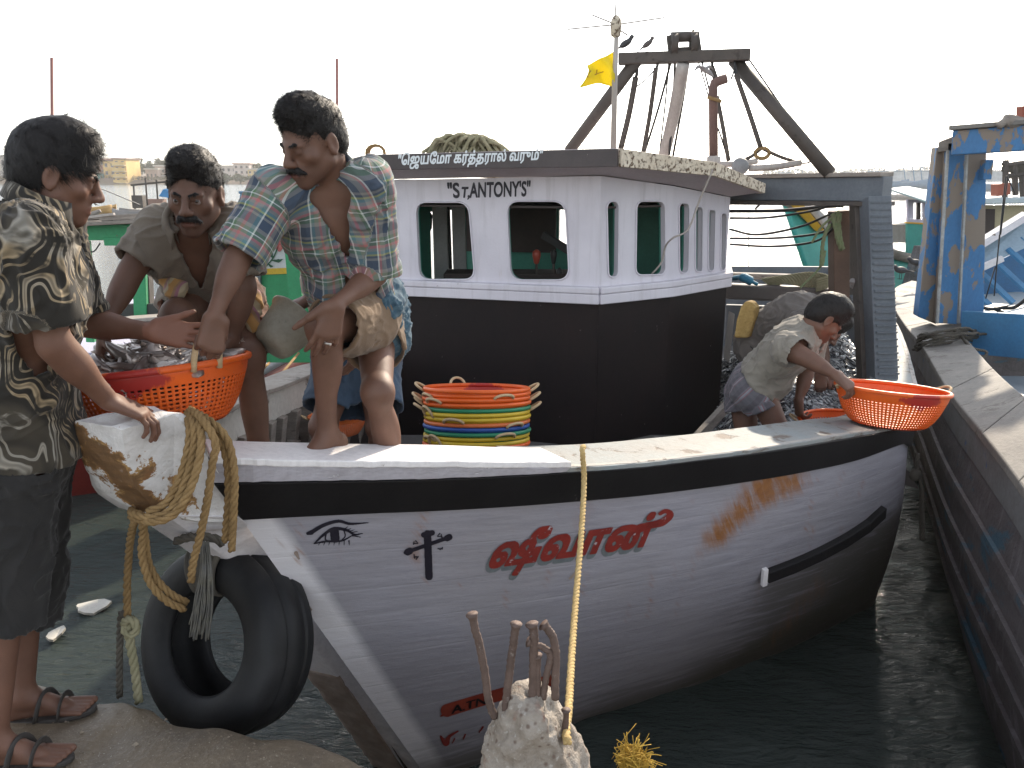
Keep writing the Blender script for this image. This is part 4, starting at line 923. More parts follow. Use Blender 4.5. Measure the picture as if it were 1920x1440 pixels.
lay_text('lettering', "ANTONY'S\"", (881, 370), (994, 367), 28, .02, hw, ink, boat, .035)
d = unit((RT[1] - RT[0]) * V3(1, 1, 0)); fn = V3(d[1], -d[0], 0); hf_ = hit_plane(RT[0] + fn * .026, fn)
lay_text('lettering', '"\u0bc6ஜய\u0bc7மா கர்த்தரால் வரும்"', (746, 309), (1016, 299), 19, .12, hf_, white_ink, boat, .045, .016)
hb = (915, 1062), (1215, 1020)
lay_text('lettering', 'ஷீவான்', hb[0], hb[1], 54, .42, hit_hull, grey_ink, boat, .075, .014, .0025, -4, 7)
lay_text('lettering', 'ஷீவான்', hb[0], hb[1], 54, .42, hit_hull, red_ink, boat, .055, .014, .005)
lay_strokes('painted_mark', [([(1185, 1000), (1215, 985), (1240, 978), (1256, 964), (1247, 957), (1236, 962)], [3, 6, 7, 6, 4, 3], 0)], hit_hull, red_ink, boat, .8, .005)
eye = [([(582, 998), (606, 984), (634, 976), (656, 981), (690, 979)], [4, 3.4, 3, 2.4, .7], 0), ([(589, 1018), (606, 1002), (626, 990), (650, 993), (664, 1001), (680, 999)], [1.2, 2.6, 3.2, 2.6, 1.8, .6], 0), ([(589, 1018), (612, 1014), (640, 1013), (660, 1003)], [1.2, 1.8, 1.6, 1], 0),
       ([(627, 996), (628, 1008)], 8.5, 8.5), ([(612, 996), (610, 1010), (618, 1014)], 1.6, 1.2), ([(645, 994), (647, 1004), (641, 1011)], 1.3, 1), ([(584, 997), (577, 999)], 4.5, 3)]
eye += [([(600 + 9 * k, 1015 - k * .4), (597 + 9 * k + k * .6, 1021)], 1.1, .5) for k in range(7)] + [([(646 + 5 * k, 991 + 2 * k), (652 + 6 * k, 986 + 3 * k)], 1.1, .4) for k in range(4)] + [([(660, 1003), (676, 1006)], 1.4, .5)]
lay_strokes('painted_eye', eye, hit_hull, ink, boat, .55)
cross = [([(801, 1000), (804, 1080)], 7, 7), ([(760, 1035), (843, 1006)], 3.6, 3.6), ([(764, 1034), (768, 1032)], 6.5, 6.5), ([(838, 1008), (842, 1006)], 6, 6), ([(794, 1002), (810, 998)], 5, 5)]
for (x, y, dx, dy) in ((781, 1017, -1, -.5), (822, 1004, 1, -.6), (782, 1042, -1, .7), (823, 1027, 1, .3)):
    cross += [([(x - 6 * dx * -1, y + 4 * dy * -1), (x + 5 * dx, y + 5 * dy)], 1.4, 1), ([(x + 6 * dx, y + 1), (x - 2 * dx, y + 1)], 1.2, .8), ([(x + 2 * dx, y + 8 * dy), (x - 2 * dx, y)], 1.2, .8)]
lay_strokes('painted_cross', cross, hit_hull, ink, boat, .6)
lay_strokes('painted_stripe', [([(838, 1331), (900, 1312), (960, 1295), (1030, 1275)], 12, 11), ([(826, 1342), (846, 1328)], 1, 9)], hit_hull, paint('ink_orange', (.30, .045, .02), (.22, .03, .018), 10, .5, .2, 60, (1, 1, 1), (.05, .03, .03), (.66, .7), 30), boat, .8, .003)
lay_text('lettering', 'A.TN/', (846, 1336), (920, 1314), 15, .1, hit_hull, M['black_paint'], boat, .03, .02, .0065)
lay_strokes('painted_mark', [([(826, 1380), (836, 1392), (842, 1380), (858, 1370)], [2, 6, 3, 1.5], 0), ([(852, 1384), (848, 1392)], 1.4, .8), ([(872, 1376), (868, 1386)], 1.4, .8), ([(905, 1362), (898, 1372)], 2, 1)], hit_hull, red_ink, boat, .8)
for sq in (([(527, 1077), (538, 1096)], 4, 3), ([(560, 1106), (566, 1130)], 2, 5), ([(574, 1132), (582, 1142)], 4, 3), ([(1085, 1067), (1068, 1084)], 3, 2), ([(555, 1036), (560, 1046)], 4, 2)):
    if hit_hull(*sq[0][0]) and hit_hull(*sq[0][1]): lay_strokes('scratch', [sq], hit_hull, M['stem_foot'], boat, .8)
# short rubbing strake low on the shoulder
pts = []
for x, y in ((1432, 1074), (1480, 1056), (1530, 1034), (1580, 1008), (1620, 982), (1650, 955)):
    h = hit_hull(x, y)
    if h: pts.append((h[0], h[1]))
mb = MB(); r = []
for p, n_ in pts:
    r.append([p + V3(0, 0, .028) - n_ * .01, p + V3(0, 0, .028) + n_ * .04, p - V3(0, 0, .028) + n_ * .04, p - V3(0, 0, .028) - n_ * .01])
r = np.array(r); m_ = len(r); obj('rubbing_strake', mb.add(r.reshape(-1, 3), [(i * 4 + k, i * 4 + (k + 1) % 4, (i + 1) * 4 + (k + 1) % 4, (i + 1) * 4 + k) for i in range(m_ - 1) for k in range(4)] + [(0, 1, 2, 3), (4 * m_ - 1, 4 * m_ - 2, 4 * m_ - 3, 4 * m_ - 4)]), M['black_paint'], boat, bev=.005)
p, n_ = pts[0]; obj('strake_end', MB().box(p + n_ * .022 - unit(pts[1][0] - p) * .016, (.03, .02, .085), np.array([unit(pts[1][0] - p), n_, (0, 0, 1)])), M['white_worn'], boat, bev=.003)

# ------------------------------------------------------------------ gallows, mast, exhaust and rigging of the white boat
grey = M['grey_timber']
pa, pb = U(1372, 355, 6.35), U(1664, 354, 5.55); pe = pa - (pb - pa) * .62
obj('gallows_beam', MB().beam(pe, pb, .16, .155), grey, boat, bev=.006)
obj('beam_plank', MB().beam(pe + V3(0, 0, .092), pb + V3(0, 0, .092) + (pb - pa) * -.01, .22, .028), M['old_wood'], boat, bev=.004)
obj('beam_plank', MB().beam(pe - V3(0, 0, .095), pb - V3(0, 0, .095) + (pb - pa) * .02, .2, .03), M['rust_steel'], boat, bev=.004)
t_, b_ = U(1640, 372, 5.55), U(1657, 705, 5.25)
obj('gallows_post', MB().beam(t_, b_ - V3(0, 0, .1), .15, .16, (0, 1, 0)), grey, boat, bev=.006)
obj('gallows_post', MB().beam(t_ + V3(-.06, .12, 0), b_ + V3(-.06, .12, -.05), .09, .10, (0, 1, 0)), M['rust_steel'], boat, bev=.006)
for k in range(26):
    q = lerp(t_, b_, .02 + k * .038); obj('tread_ridge', MB().beam(q + V3(-.065, -.082, 0), q + V3(.066, -.082, 0), .012, .012), grey, boat)
q0, q1 = pe + V3(.1, 0, -.1), V3(pe[0] + .1, pe[1] + .1, -.15); obj('gallows_post', MB().beam(q0, q1, .15, .16, (0, 1, 0)), grey, boat, bev=.006)
steel = M['rust_steel']; YA = 6.2
def leg(name, a, b, r): obj(name, MB().tube([a, b], r, 14), steel, boat, True)
leg('a_frame_leg', U(1068, 282, 6.9), U(1196, 110, 6.25), .045); leg('a_frame_leg', U(1376, 112, YA), U(1556, 326, 5.75), .047)
obj('a_frame_bar', MB().beam(U(1160, 111, 6.28), U(1406, 103, 6.12), .11, .075), steel, boat, bev=.006)
fr0 = obj('block_frame', MB().beam(U(1256, 66, 6.2), U(1260, 100, 6.2), .05, .03, (0, 1, 0)).beam(U(1304, 64, 6.2), U(1309, 98, 6.2), .05, .03, (0, 1, 0)).beam(U(1262, 94, 6.2), U(1302, 92, 6.2), .05, .03), steel, boat, bev=.004)
obj('roller', MB().tube([U(1258, 70, 6.2), U(1310, 68, 6.2)], .035, 12), steel, boat, True)
for x in (1264, 1300):
    obj('pulley', MB().lathe([(.02, -.02), (.07, -.02), (.055, 0), (.07, .02), (.02, .02)], 18, U(x, 82, 6.17), np.array([(0, 0, 1.), (0, 1, 0), (1, 0, 0)])), steel, boat, True)
for nm, a, b, r in (('stay', (1192, 145, 6.3), (1164, 278, 6.5), .022), ('stay', (1230, 128, 6.2), (1206, 285, 6.5), .017), ('wire', (1262, 100, 6.2), (1208, 288, 6.6), .009), ('wire', (1268, 60, 6.2), (1255, 290, 6.5), .009), ('wire', (1300, 56, 6.2), (1262, 292, 6.6), .009), ('derrick', (1281, 120, 6.15), (1245, 292, 6.6), .045), ('wire', (1310, 118, 6.15), (1328, 180, 6.3), .005), ('wire', (1346, 240, 6.2), (1364, 300, 6.2), .005),
                    ('stay', (1344, 180, 6.2), (1366, 302, 6.2), .016), ('stay', (1334, 125, 6.2), (1342, 152, 6.2), .02), ('stay', (1380, 140, 6.1), (1426, 276, 6.0), .018), ('stay', (1428, 278, 6.0), (1390, 302, 6.0), .012), ('stay', (1432, 280, 6.0), (1490, 303, 6.0), .012), ('pole', (1350, 308, 6.0), (1420, 302, 6.0), .02), ('pole', (1405, 316, 5.9), (1502, 305, 5.9), .022), ('wire', (1502, 306, 5.9), (1524, 300, 5.8), .006), ('wire', (1230, 130, 6.2), (1233, 108, 6.22), .010), ('wire', (1192, 147, 6.3), (1194, 118, 6.27), .012), ('wire', (1334, 128, 6.2), (1334, 108, 6.17), .010), ('wire', (1380, 142, 6.1), (1376, 116, 6.12), .012), ('wire', (1230, 128, 6.25), (1190, 165, 6.35), .005), ('wire', (1316, 116, 6.15), (1334, 190, 6.2), .006), ('wire', (1346, 240, 6.2), (1366, 300, 6.25), .006), ('wire', (1258, 70, 6.2), (1236, 292, 6.7), .006), ('wire', (1405, 112, 6.1), (1548, 318, 5.8), .006), ('wire', (1370, 150, 6.1), (1378, 116, 6.1), .006)):
    obj(nm, MB().tube(cr([U(*a), lerp(U(*a), U(*b), .5) + V3(.006, 0, -.008), U(*b)], 6), r, 8), M['pale_wood'] if nm in ('derrick', 'pole') else (M['rust_steel'] if nm == 'stay' else M['cable']), boat, True)
mb = MB(); q = [U(1429, 282, 6.0) + V3(.05 * math.cos(t), 0, .035 * math.sin(t) - .02) for t in np.linspace(0, 6.28, 12)]; obj('shackle', mb.tube(q, .014, 7), M['rope_tan'], boat, True)
obj('float', MB().ball(U(1388, 312, 5.9), .06, 14), paint('float_grey', (.25, .25, .25), None, 8, .5, .1), boat, True)
# exhaust pipe with slanted mouth
ex = obj('exhaust_pipe', MB().tube([U(1338, 298, 5.6), U(1337, 165, 5.6), U(1340, 156, 5.6), U(1350, 151, 5.6), U(1362, 147, 5.6)], [.029, .029, .031, .030, .030], 14), paint('rust_pipe', (.17, .095, .075), (.12, .07, .06), 9, .7, .3), boat, True)
obj('pipe_collar', MB().lathe([(.03, -.035), (.045, -.03), (.045, .03), (.03, .035)], 14, U(1338, 303, 5.55)), M['pale_wood'], ex, True)
obj('pipe_lashing', MB().tube([U(1326, 182, 5.57), U(1340, 186, 5.56), U(1352, 190, 5.57)], .012, 6), M['rope_tan'], ex, True)
# mast, aerial and yellow flag
mast = obj('mast', MB().tube([U(1150, 278, 4.75), U(1153, 140, 4.75), U(1156, 62, 4.75)], [.017, .015, .012], 10), M['pale_wood'], boat, True)
obj('aerial_head', MB().lathe([(.012, -.06), (.026, -.05), (.03, 0), (.026, .03), (.012, .05)], 10, U(1155, 48, 4.75)), M['fascia_pale'], mast, True)
for a, b in (((1155, 46), (1063, 55)), ((1157, 46), (1246, 33)), ((1150, 44), (1110, 28)), ((1158, 54), (1177, 66)), ((1155, 36), (1152, -14))):
    obj('aerial_rod', MB().tube([U(*a, 4.75), U(*b, 4.75)], .0042, 6), M['pale_wood'], mast, True)
F = []
fl = [((1152, 96), (1126, 110), (1101, 122)), ((1152, 118), (1128, 128), (1103, 134)), ((1152, 142), (1126, 142), (1097, 150)), ((1150, 162), (1122, 157), (1087, 164))]
g = np.array([[U(*p, 4.75 - .05 * k * (1 - k * .3) + .03 * i * (k % 2)) for k, p in enumerate(r)] for i, r in enumerate(fl)])
g = np.array([cr(r, 6) for r in g]); g = np.array([cr(g[:, k], 6) for k in range(g.shape[1])]); g[..., 1] += .022 * np.sin(np.arange(g.shape[0])[:, None] * .75 + np.arange(g.shape[1])[None, :] * .35)
def translucent(name, c):
    N = NT(name); co = N.coord(); f = N.noise(co, 16, 4, .6); col = N.mix(f, c, tuple(x * .8 for x in c)); t = N.n('ShaderNodeBsdfTranslucent'); N.put(t.inputs[0], col); N.base(col); N.rough(.8); mx = N.n('ShaderNodeMixShader'); mx.inputs[0].default_value = .45
    o_ = [n for n in N.t.nodes if n.type == 'OUTPUT_MATERIAL'][0]; N.t.links.new(N.b.outputs[0], mx.inputs[1]); N.t.links.new(t.outputs[0], mx.inputs[2]); N.t.links.new(mx.outputs[0], o_.inputs[0]); return N.m
flag_m = translucent('flag_yellow', (.95, .82, .06))
flag = tag(obj('flag', MB().sheet(g), flag_m, None, True, solid=.003, fixn=False), 'small yellow flag flying from the slim mast above the wheelhouse roof', 'flag')
flag.data.materials.append(M['old_wood'])
obj('flag_emblem', MB().tube([g[8, 6] + V3(0, -.006, 0), g[8, 10] + V3(0, -.006, 0), g[12, 10] + V3(0, -.006, 0), g[11, 6] + V3(0, -.006, 0)], .004, 5).tube([g[5, 9] + V3(0, -.006, 0), g[12, 10] + V3(0, -.006, 0)], .003, 5), paint('flag_line', (.5, .34, .03), None), flag)
# white cord drooping from the pipe into a window, net heap and coil on the roof
obj('signal_cord', MB().tube(cr([U(1336, 318, 4.95), U(1312, 375, 5.0), U(1290, 430, 5.0), U(1262, 446, 5.0), U(1248, 462, 5.1), U(1240, 492, 5.15), U(1222, 514, 5.2)], 8), .006, 6), M['pale_wood'], boat, True)
r = np.random.default_rng(5); mb = MB()
for k in range(60):
    c = U(872, 280, 5.5); x = r.uniform(-.17, .17); h = .085 * math.sqrt(max(.05, 1 - (x / .19) ** 2)); ph = r.uniform(0, 6)
    mb.tube(cr([c + V3(x - .08 + .02 * math.sin(ph), r.uniform(-.12, .1), -.02), c + V3(x - .02, r.uniform(-.14, .08), h * r.uniform(.7, 1.1)), c + V3(x + .05, r.uniform(-.12, .1), h * r.uniform(.5, .9)), c + V3(x + .11, r.uniform(-.1, .1), -.02)], 5), .011, 5)
net = tag(obj('net_heap', mb, M['rope_olive'], None, True, fixn=False), 'heap of faded olive net lying on the wheelhouse roof', 'fishing net')
mb = MB()
for k in range(3): mb.rope([U(705, 283, 5.2) + V3((.055 - .004 * k) * math.cos(t), .02 * k - .02, (.042) * math.sin(t) - .01) for t in np.linspace(-.3, 3.6, 14)], .009)
tag(obj('rope_coil', mb, M['rope_tan'], None, True, fixn=False), 'small tan rope coil at the left end of the wheelhouse roof', 'rope')
# ------------------------------------------------------------------ blue boat moored alongside, right
blue = paint('blue_paint', (.045, .185, .40), (.04, .14, .30), 5, .55, .5, 50, (1, 1, .5), (.21, .17, .135), (.505, .53), 6.5)
blue_in = paint('blue_inner', (.05, .21, .40), (.045, .16, .30), 4, .55, .3, 50, (1, 1, 1), (.25, .25, .24), (.66, .70), 9)
def rough_hull():
    N = NT('rough_hull'); co = N.coord(); f = N.noise(N.mapv(co, (1, .5, 2.2)), 3.2, 7, .65, .4); g = N.noise(co, 34, 6, .68); h = N.noise(N.mapv(co, (2.5, 2.5, .5)), 5, 5, .6)
    col = N.mix(N.step(f, .3, .7), (.075, .064, .064), (.15, .135, .138)); col = N.mix(N.math('MULTIPLY', N.step(h, .55, .7), .7), col, (.22, .20, .215)); col = N.mix(N.math('MULTIPLY', N.step(N.noise(N.mapv(co, (1, .6, 1.6)), 2.3, 6, .66, .5), .57, .62), .75), col, (.035, .115, .17)); col = N.mix(N.math('MULTIPLY', N.step(g, .6, .7), .6), col, (.02, .016, .016))
    N.base(col); N.rough(.68); N.spec(.3); N.bump(N.math('ADD', N.math('MULTIPLY', f, 1.5), g), .8, .014); return N.m
hull_dark = rough_hull()
cap_grey = paint('cap_grey', (.225, .21, .185), (.155, .145, .135), 5, .7, .6, 45, (1, 1, 1), (.12, .105, .09), (.56, .66), 8)
face_grey = paint('face_grey', (.20, .205, .21), (.145, .14, .135), 5, .65, .5, 45, (1, 1, 1), (.07, .12, .22), (.62, .68), 6)
UR = lambda x, y, Y: U(x, y, Y * 1.14)
RB = thing('blue_fishing_boat', 'blue wooden fishing boat with thick weathered grey gunwale, moored right beside the white boat', 'fishing boat', (2.9, 5, WATER))
ro = cr([UR(1990, 1010, 2.5), UR(1920, 903, 2.95), UR(1850, 812, 3.5), UR(1785, 732, 4.35), UR(1735, 650, 5.6), UR(1703, 612, 6.5), UR(1682, 580, 7.3), UR(1674, 556, 8.0), UR(1684, 538, 8.6), UR(1712, 526, 9.0)], 10)
ri = cr([UR(2160, 880, 2.75), UR(2010, 800, 3.2), UR(1925, 745, 3.75), UR(1862, 690, 4.6), UR(1812, 634, 5.8), UR(1778, 596, 6.65), UR(1757, 570, 7.4), UR(1745, 553, 8.0), UR(1738, 540, 8.5), UR(1728, 529, 8.9)], 10)
nR = len(ro)
def rbar(lo_, hi_, dz0, dz1, m, name):
    r = np.array([[lo_[i] + V3(0, 0, dz1), hi_[i] + V3(0, 0, dz1), hi_[i] + V3(0, 0, dz0), lo_[i] + V3(0, 0, dz0)] for i in range(nR)])
    return obj(name, MB().add(r.reshape(-1, 3), [(i * 4 + k, i * 4 + (k + 1) % 4, (i + 1) * 4 + (k + 1) % 4, (i + 1) * 4 + k) for i in range(nR - 1) for k in range(4)] + [(0, 1, 2, 3), tuple((nR - 1) * 4 + k for k in (3, 2, 1, 0))]), m, RB, bev=.008)
out_r = [unit(np.cross((0, 0, 1), ro[min(i + 1, nR - 1)] - ro[max(i - 1, 0)])) for i in range(nR)]
for seg in range(0, nR - 1, 10):       # cap planks butted end to end
    i0, i1 = seg, min(seg + 10, nR - 1); r = np.array([[ro[i] + out_r[i] * .02 + V3(0, 0, .0), ri[i] + V3(0, 0, 0), ri[i] - V3(0, 0, .05), ro[i] + out_r[i] * .02 - V3(0, 0, .05)] for i in range(i0, i1 + 1)])
    r[0] += (r[1] - r[0]) * .02; r[-1] -= (r[-1] - r[-2]) * .02; m_ = len(r)
    obj('cap_plank', MB().add(r.reshape(-1, 3), [(i * 4 + k, i * 4 + (k + 1) % 4, (i + 1) * 4 + (k + 1) % 4, (i + 1) * 4 + k) for i in range(m_ - 1) for k in range(4)] + [(0, 1, 2, 3), tuple((m_ - 1) * 4 + k for k in (3, 2, 1, 0))]), cap_grey, RB, bev=.008)
r = np.array([[ro[i] + out_r[i] * .005 - V3(0, 0, .052), ro[i] + out_r[i] * .0 - V3(0, 0, .22), ro[i] - out_r[i] * .06 - V3(0, 0, .22), ro[i] - out_r[i] * .06 - V3(0, 0, .052)] for i in range(nR)])
obj('side_plank', MB().add(r.reshape(-1, 3), [(i * 4 + k, i * 4 + (k + 1) % 4, (i + 1) * 4 + (k + 1) % 4, (i + 1) * 4 + k) for i in range(nR - 1) for k in range(4)]), face_grey, RB, bev=.006)
wr = cr([V3(2.05, 2.4, WATER), V3(2.29, 3.29, WATER), V3(2.55, 4.1, WATER), V3(2.98, 5.2, WATER), V3(3.4, 6.3, WATER), V3(3.85, 7.5, WATER), V3(4.5, 8.9, WATER)], 12)
wr = np.array([wr[int(round(i * (len(wr) - 1) / (nR - 1)))] for i in range(nR)])
hs_ = np.array([[lerp(ro[i] - V3(0, 0, .2) - out_r[i] * .01, wr[i], t) + out_r[i] * .07 * math.sin(math.pi * min(t, 1)) + V3(0, 0, 0) for i in range(nR)] for t in np.linspace(0, 1.25, 30)])
o = obj('hull', MB().sheet(hs_), hull_dark, RB, True, fixn=False)
for k, (t0, m) in enumerate(((.2, hull_dark), (.36, face_grey), (.52, hull_dark), (.7, hull_dark))):   # strakes proud of the planking
    i0 = int(t0 * 29 / 1.25); r = np.array([[hs_[i0][i] + out_r[i] * .001, hs_[i0][i] + out_r[i] * .022, hs_[i0 + 1][i] + out_r[i] * .02, hs_[i0 + 1][i] + out_r[i] * .001] for i in range(nR)])
    obj('strake', MB().add(r.reshape(-1, 3), [(i * 4 + q, i * 4 + (q + 1) % 4, (i + 1) * 4 + (q + 1) % 4, (i + 1) * 4 + q) for i in range(nR - 1) for q in range(4)]), hull_dark, RB)
inr = np.array([[ri[i] - V3(0, 0, .02 + .62 * t) - out_r[i] * .18 * t for i in range(nR)] for t in np.linspace(0, 1, 5)]); obj('inner_planking', MB().sheet(inr), blue_in, RB, True, solid=.02)
# post made of three boards, with a head beam running off to the right
pb0, pt0 = UR(1782, 612, 6.3), UR(1806, 262, 6.35)
for k, (x0, x1, xt0, xt1, dy, m) in enumerate(((1721, 1757, 1757, 1776, .10, blue), (1757, 1796, 1777, 1812, 0, blue), (1797, 1846, 1813, 1852, .02, blue))):
    a = [UR(x0, 606 - (12 if k == 0 else 0), 6.3 + dy), UR(x1 - 1.5, 608, 6.3 + dy), UR(xt1 - 1.5, 276 - k * 12, 6.3 + dy), UR(xt0, 276 - k * 8, 6.3 + dy)]
    obj('post_board', MB().add(a + [p + V3(.03, .16, 0) for p in a], [(0, 1, 2, 3), (7, 6, 5, 4), (0, 4, 5, 1), (1, 5, 6, 2), (2, 6, 7, 3), (3, 7, 4, 0)]), m, RB, bev=.006)
for xa, xb in ((1757, 1777), (1797, 1813)): obj('edge_strip', MB().beam(UR(xa, 606, 6.26), UR(xb, 282, 6.26), .016, .03, (0, 1, 0)), paint('edge_pale', (.42, .44, .44), (.25, .24, .22), 12, .6, .3), RB)
ba, bb = UR(1782, 276, 6.22), UR(2080, 248, 5.6)
obj('head_beam', MB().beam(ba + V3(0, -.05, .03), bb, .16, .19), blue, RB, bev=.008)
obj('head_plank', MB().beam(ba + V3(-.02, -.03, .145), bb + V3(0, 0, .115), .24, .035), cap_grey, RB, bev=.006)
obj('bracket', MB().box(UR(1849, 318, 6.25), (.07, .08, .16)), blue, RB, bev=.006)
obj('corner_block', MB().hexa([UR(1758, 285, 6.3), UR(1796, 282, 6.3), UR(1796, 282, 6.45), UR(1758, 285, 6.45), UR(1760, 266, 6.3), UR(1800, 250, 6.3), UR(1800, 250, 6.45), UR(1760, 266, 6.45)]), M['old_wood'], RB, bev=.006)
obj('roof_bundle', MB().tube(cr([UR(1872, 236, 5.9), UR(1890, 226, 5.9), UR(1915, 232, 5.9), UR(1960, 226, 5.9)], 6), [.03] * 5 + [.05] * 8 + [.04] * 6, 9), M['old_wood'], RB, True)
obj('chimney', MB().beam(UR(1922, 236, 5.95), UR(1922, 198, 5.95), .09, .09, (0, 1, 0)), paint('rust_red', (.35, .10, .06), (.26, .08, .05), 8, .7, .3), RB, bev=.004)
# deck house side with sloping plank and steps
obj('hatch_coaming', MB().beam(UR(1806, 622, 6.2), UR(2060, 640, 5.4), .07, .36), blue_in, RB, bev=.006)
obj('hold_floor', MB().prism([UR(1812, 640, 5.7), UR(1866, 700, 4.6), UR(1930, 760, 3.8), UR(2200, 800, 3.6), UR(2250, 640, 5.4)], (0, 0, -.03)).arrays(), paint('hold_floor', (.14, .16, .17), (.26, .28, .29), 9, .3, .4, 40), RB)
o = [c for c in RB.children if c.name.startswith('hold_floor')][0]; o.location.z -= .28
obj('after_deck', MB().prism([UR(1812, 598, 6.6), UR(2100, 612, 5.9), UR(2150, 500, 9.5), UR(1800, 512, 9.2)], (0, 0, -.04)), paint('deck_blue', (.28, .34, .38), (.36, .38, .38), 7, .5, .4, 40), RB)
sl = [UR(1818, 474, 7.5), UR(1928, 408, 7.3), UR(1945, 455, 7.2), UR(1818, 512, 7.4)]
obj('sloping_plank', MB().prism(sl, (.02, .14, 0)), paint('plank_pale_blue', (.34, .45, .53), (.27, .36, .44), 6, .55, .3, 45, (1, 1, 1), (.4, .38, .36), (.66, .7), 9), RB, bev=.006)
obj('sloping_cap', MB().prism([UR(1816, 468, 7.45), UR(1930, 398, 7.25), UR(1930, 412, 7.2), UR(1818, 482, 7.4)], (.02, .16, 0)), M['white_worn'], RB, bev=.005)
obj('cross_batten', MB().prism([UR(1816, 508, 7.2), UR(1880, 480, 7.2), UR(1884, 490, 7.2), UR(1818, 520, 7.2)], (.01, .06, 0)), M['white_worn'], RB, bev=.004)
for k in range(5):
    x = 1812 + 26 * k; y = 552 - 22 * k; obj('step', MB().beam(UR(x, y - 20, 7.3), UR(x + 62, y + 38, 7.1), .07, .03, (0, -.5, 1)), blue_in, RB, bev=.004)
obj('inner_wall', MB().prism([UR(1812, 520, 7.7), UR(1990, 430, 7.7), UR(1990, 600, 7.7), UR(1812, 600, 7.7)], (0, .05, 0)), paint('blue_deep', (.03, .14, .30), (.04, .11, .22), 5, .6, .3), RB)
for k, (a, b) in enumerate((((1822, 570), (1890, 575)), ((1880, 578), (1925, 560)), ((1862, 578), (1925, 590)))):
    obj('hose', MB().tube(cr([UR(*a, 6.4), UR((a[0] + b[0]) / 2, (a[1] + b[1]) / 2 + 7, 6.35), UR(*b, 6.3)], 8), .016, 7), M['cable'], RB, True)
for a, b in (((1886, 330), (1868, 505)), ((1890, 328), (1876, 440)), ((1888, 330), (1903, 362)), ((1866, 500), (1848, 560)), ((1874, 440), (1864, 555))):
    obj('rigging_line', MB().tube([UR(*a, 6.6), UR(*b, 6.6)], .006, 5), M['cable'], RB, True)
# lashing of dark rope round the joint at the post foot
mb = MB()
for k in range(9):
    y = 612 + k * 3.2; mb.rope(cr([UR(1722 - k, y + 18, 5.75), UR(1738, y + 10, 5.62), UR(1772, y + 4, 5.6), UR(1812, y + 2, 5.75), UR(1838, y + 4, 6.1)], 6) + RNG.normal(size=(25, 3)).cumsum(0) * .006, .011)
mb.rope(cr([UR(1800, 628, 5.7), UR(1822, 652, 5.5), UR(1850, 660, 5.5), UR(1840, 676, 5.45)], 6), .012)
tag(obj('lashing_rope', mb, M['rope_dark'], None, True, fixn=False), 'dark rope lashed round the foot of the blue post on the grey gunwale', 'rope')
tag(obj('hanging_rope', MB().rope(cr([UR(1720, 850, 3.95), UR(1719, 890, 3.95), UR(1716, 888, 3.95)], 6), .014).ball(UR(1716, 890, 3.95), (.035, .03, .04), 8).rope(cr([UR(1722, 892, 3.95), UR(1729, 920, 3.95), UR(1730, 970, 3.95), UR(1731, 1012, 3.95)], 6), .011).rope(cr([UR(1726, 892, 3.98), UR(1726, 1010, 3.98)], 6), .008), M['rope_dark'], None, True, fixn=False), 'dark knotted rope hanging in the gap between the two hulls', 'rope')

# ------------------------------------------------------------------ green boat behind, left
green = paint('green_paint', (.03, .30, .12), (.025, .24, .10), 4, .5, .3, 50, (1, 1, 1), (.10, .12, .08), (.70, .74), 10)
GB = thing('green_fishing_boat', 'green framed fishing boat with red hull and flower painted cabin, moored behind the men', 'fishing boat', (-3.0, 7, WATER))
lav = paint('lavender', (.50, .48, .60), (.43, .41, .50), 4, .5, .2, 50, (1, 1, 1), (.2, .17, .17), (.66, .71), 12)
gl = cr([V3(-5.6, 5.6, -.55), V3(-4.4, 6.05, -.62), V3(-3.5, 6.55, -.60), V3(-2.9, 7.1, -.5), V3(-2.3, 8.3, -.3), V3(-1.6, 10.5, 0)], 10); n_ = len(gl)
glw = np.array([p * V3(1, 1, 0) + V3(-.05, .12, WATER) for p in gl])
obj('hull', MB().sheet(np.array([lerp(gl, glw, t) for t in np.linspace(0, 1.15, 8)])), paint('red_hull', (.19, .022, .016), (.14, .018, .014), 4, .5, .25, 50), GB, True, solid=.03)
obj('white_stripe', MB().sheet(np.array([gl + V3(.006, -.012, .13 - .13 * t) for t in (0, .5, 1)])), lav, GB, True, solid=.03)
top = gl.copy(); top[:, 2] = .12; obj('bulwark', MB().sheet(np.array([lerp(top + V3(.05, .25, 0), gl + V3(0, .02, .14), t) for t in np.linspace(0, 1, 5)])), lav, GB, True, solid=.03)
obj('deck', MB().prism([V3(-5.4, 6.0, .02), V3(-3.3, 6.9, .02), V3(-1.7, 10.5, .02), V3(-4, 11.5, .02), V3(-7, 8, .02)], (0, 0, -.05)), lav, GB)
YG = 7.0
def gpost(x0, y0, x1, y1, w_, Y=YG, m=green): obj('post', MB().beam(U(x0, y0, Y), U(x1, y1, Y), w_, .10, (0, 1, 0)), m, GB, bev=.006)
gpost(158, 452, 174, 640, .07); gpost(262, 452, 268, 600, .11); gpost(276, 452, 284, 600, .03, 7.05, M['rust_steel']); gpost(545, 428, 564, 640, .11)
gpost(700, 600, 690, 760, .05, 7.3, M['grey_timber']); gpost(622, 452, 640, 640, .09)
obj('top_beam', MB().beam(U(100, 437, YG), U(330, 433, YG), .10, .125), green, GB, bev=.006); obj('top_beam', MB().beam(U(330, 440, YG), U(640, 428, YG), .10, .10), green, GB, bev=.006)
obj('beam_block', MB().beam(U(199, 452, YG - .02), U(310, 452, YG - .02), .09, .07), green, GB, bev=.006)
obj('roof_boards', MB().prism([U(90, 420, 6.8), U(260, 411, 6.8), U(330, 420, 6.9), U(330, 405, 8.4), U(90, 408, 8.4)], (0, 0, -.03)), M['old_wood'], GB, bev=.005)
mb = MB(); r = np.random.default_rng(3)
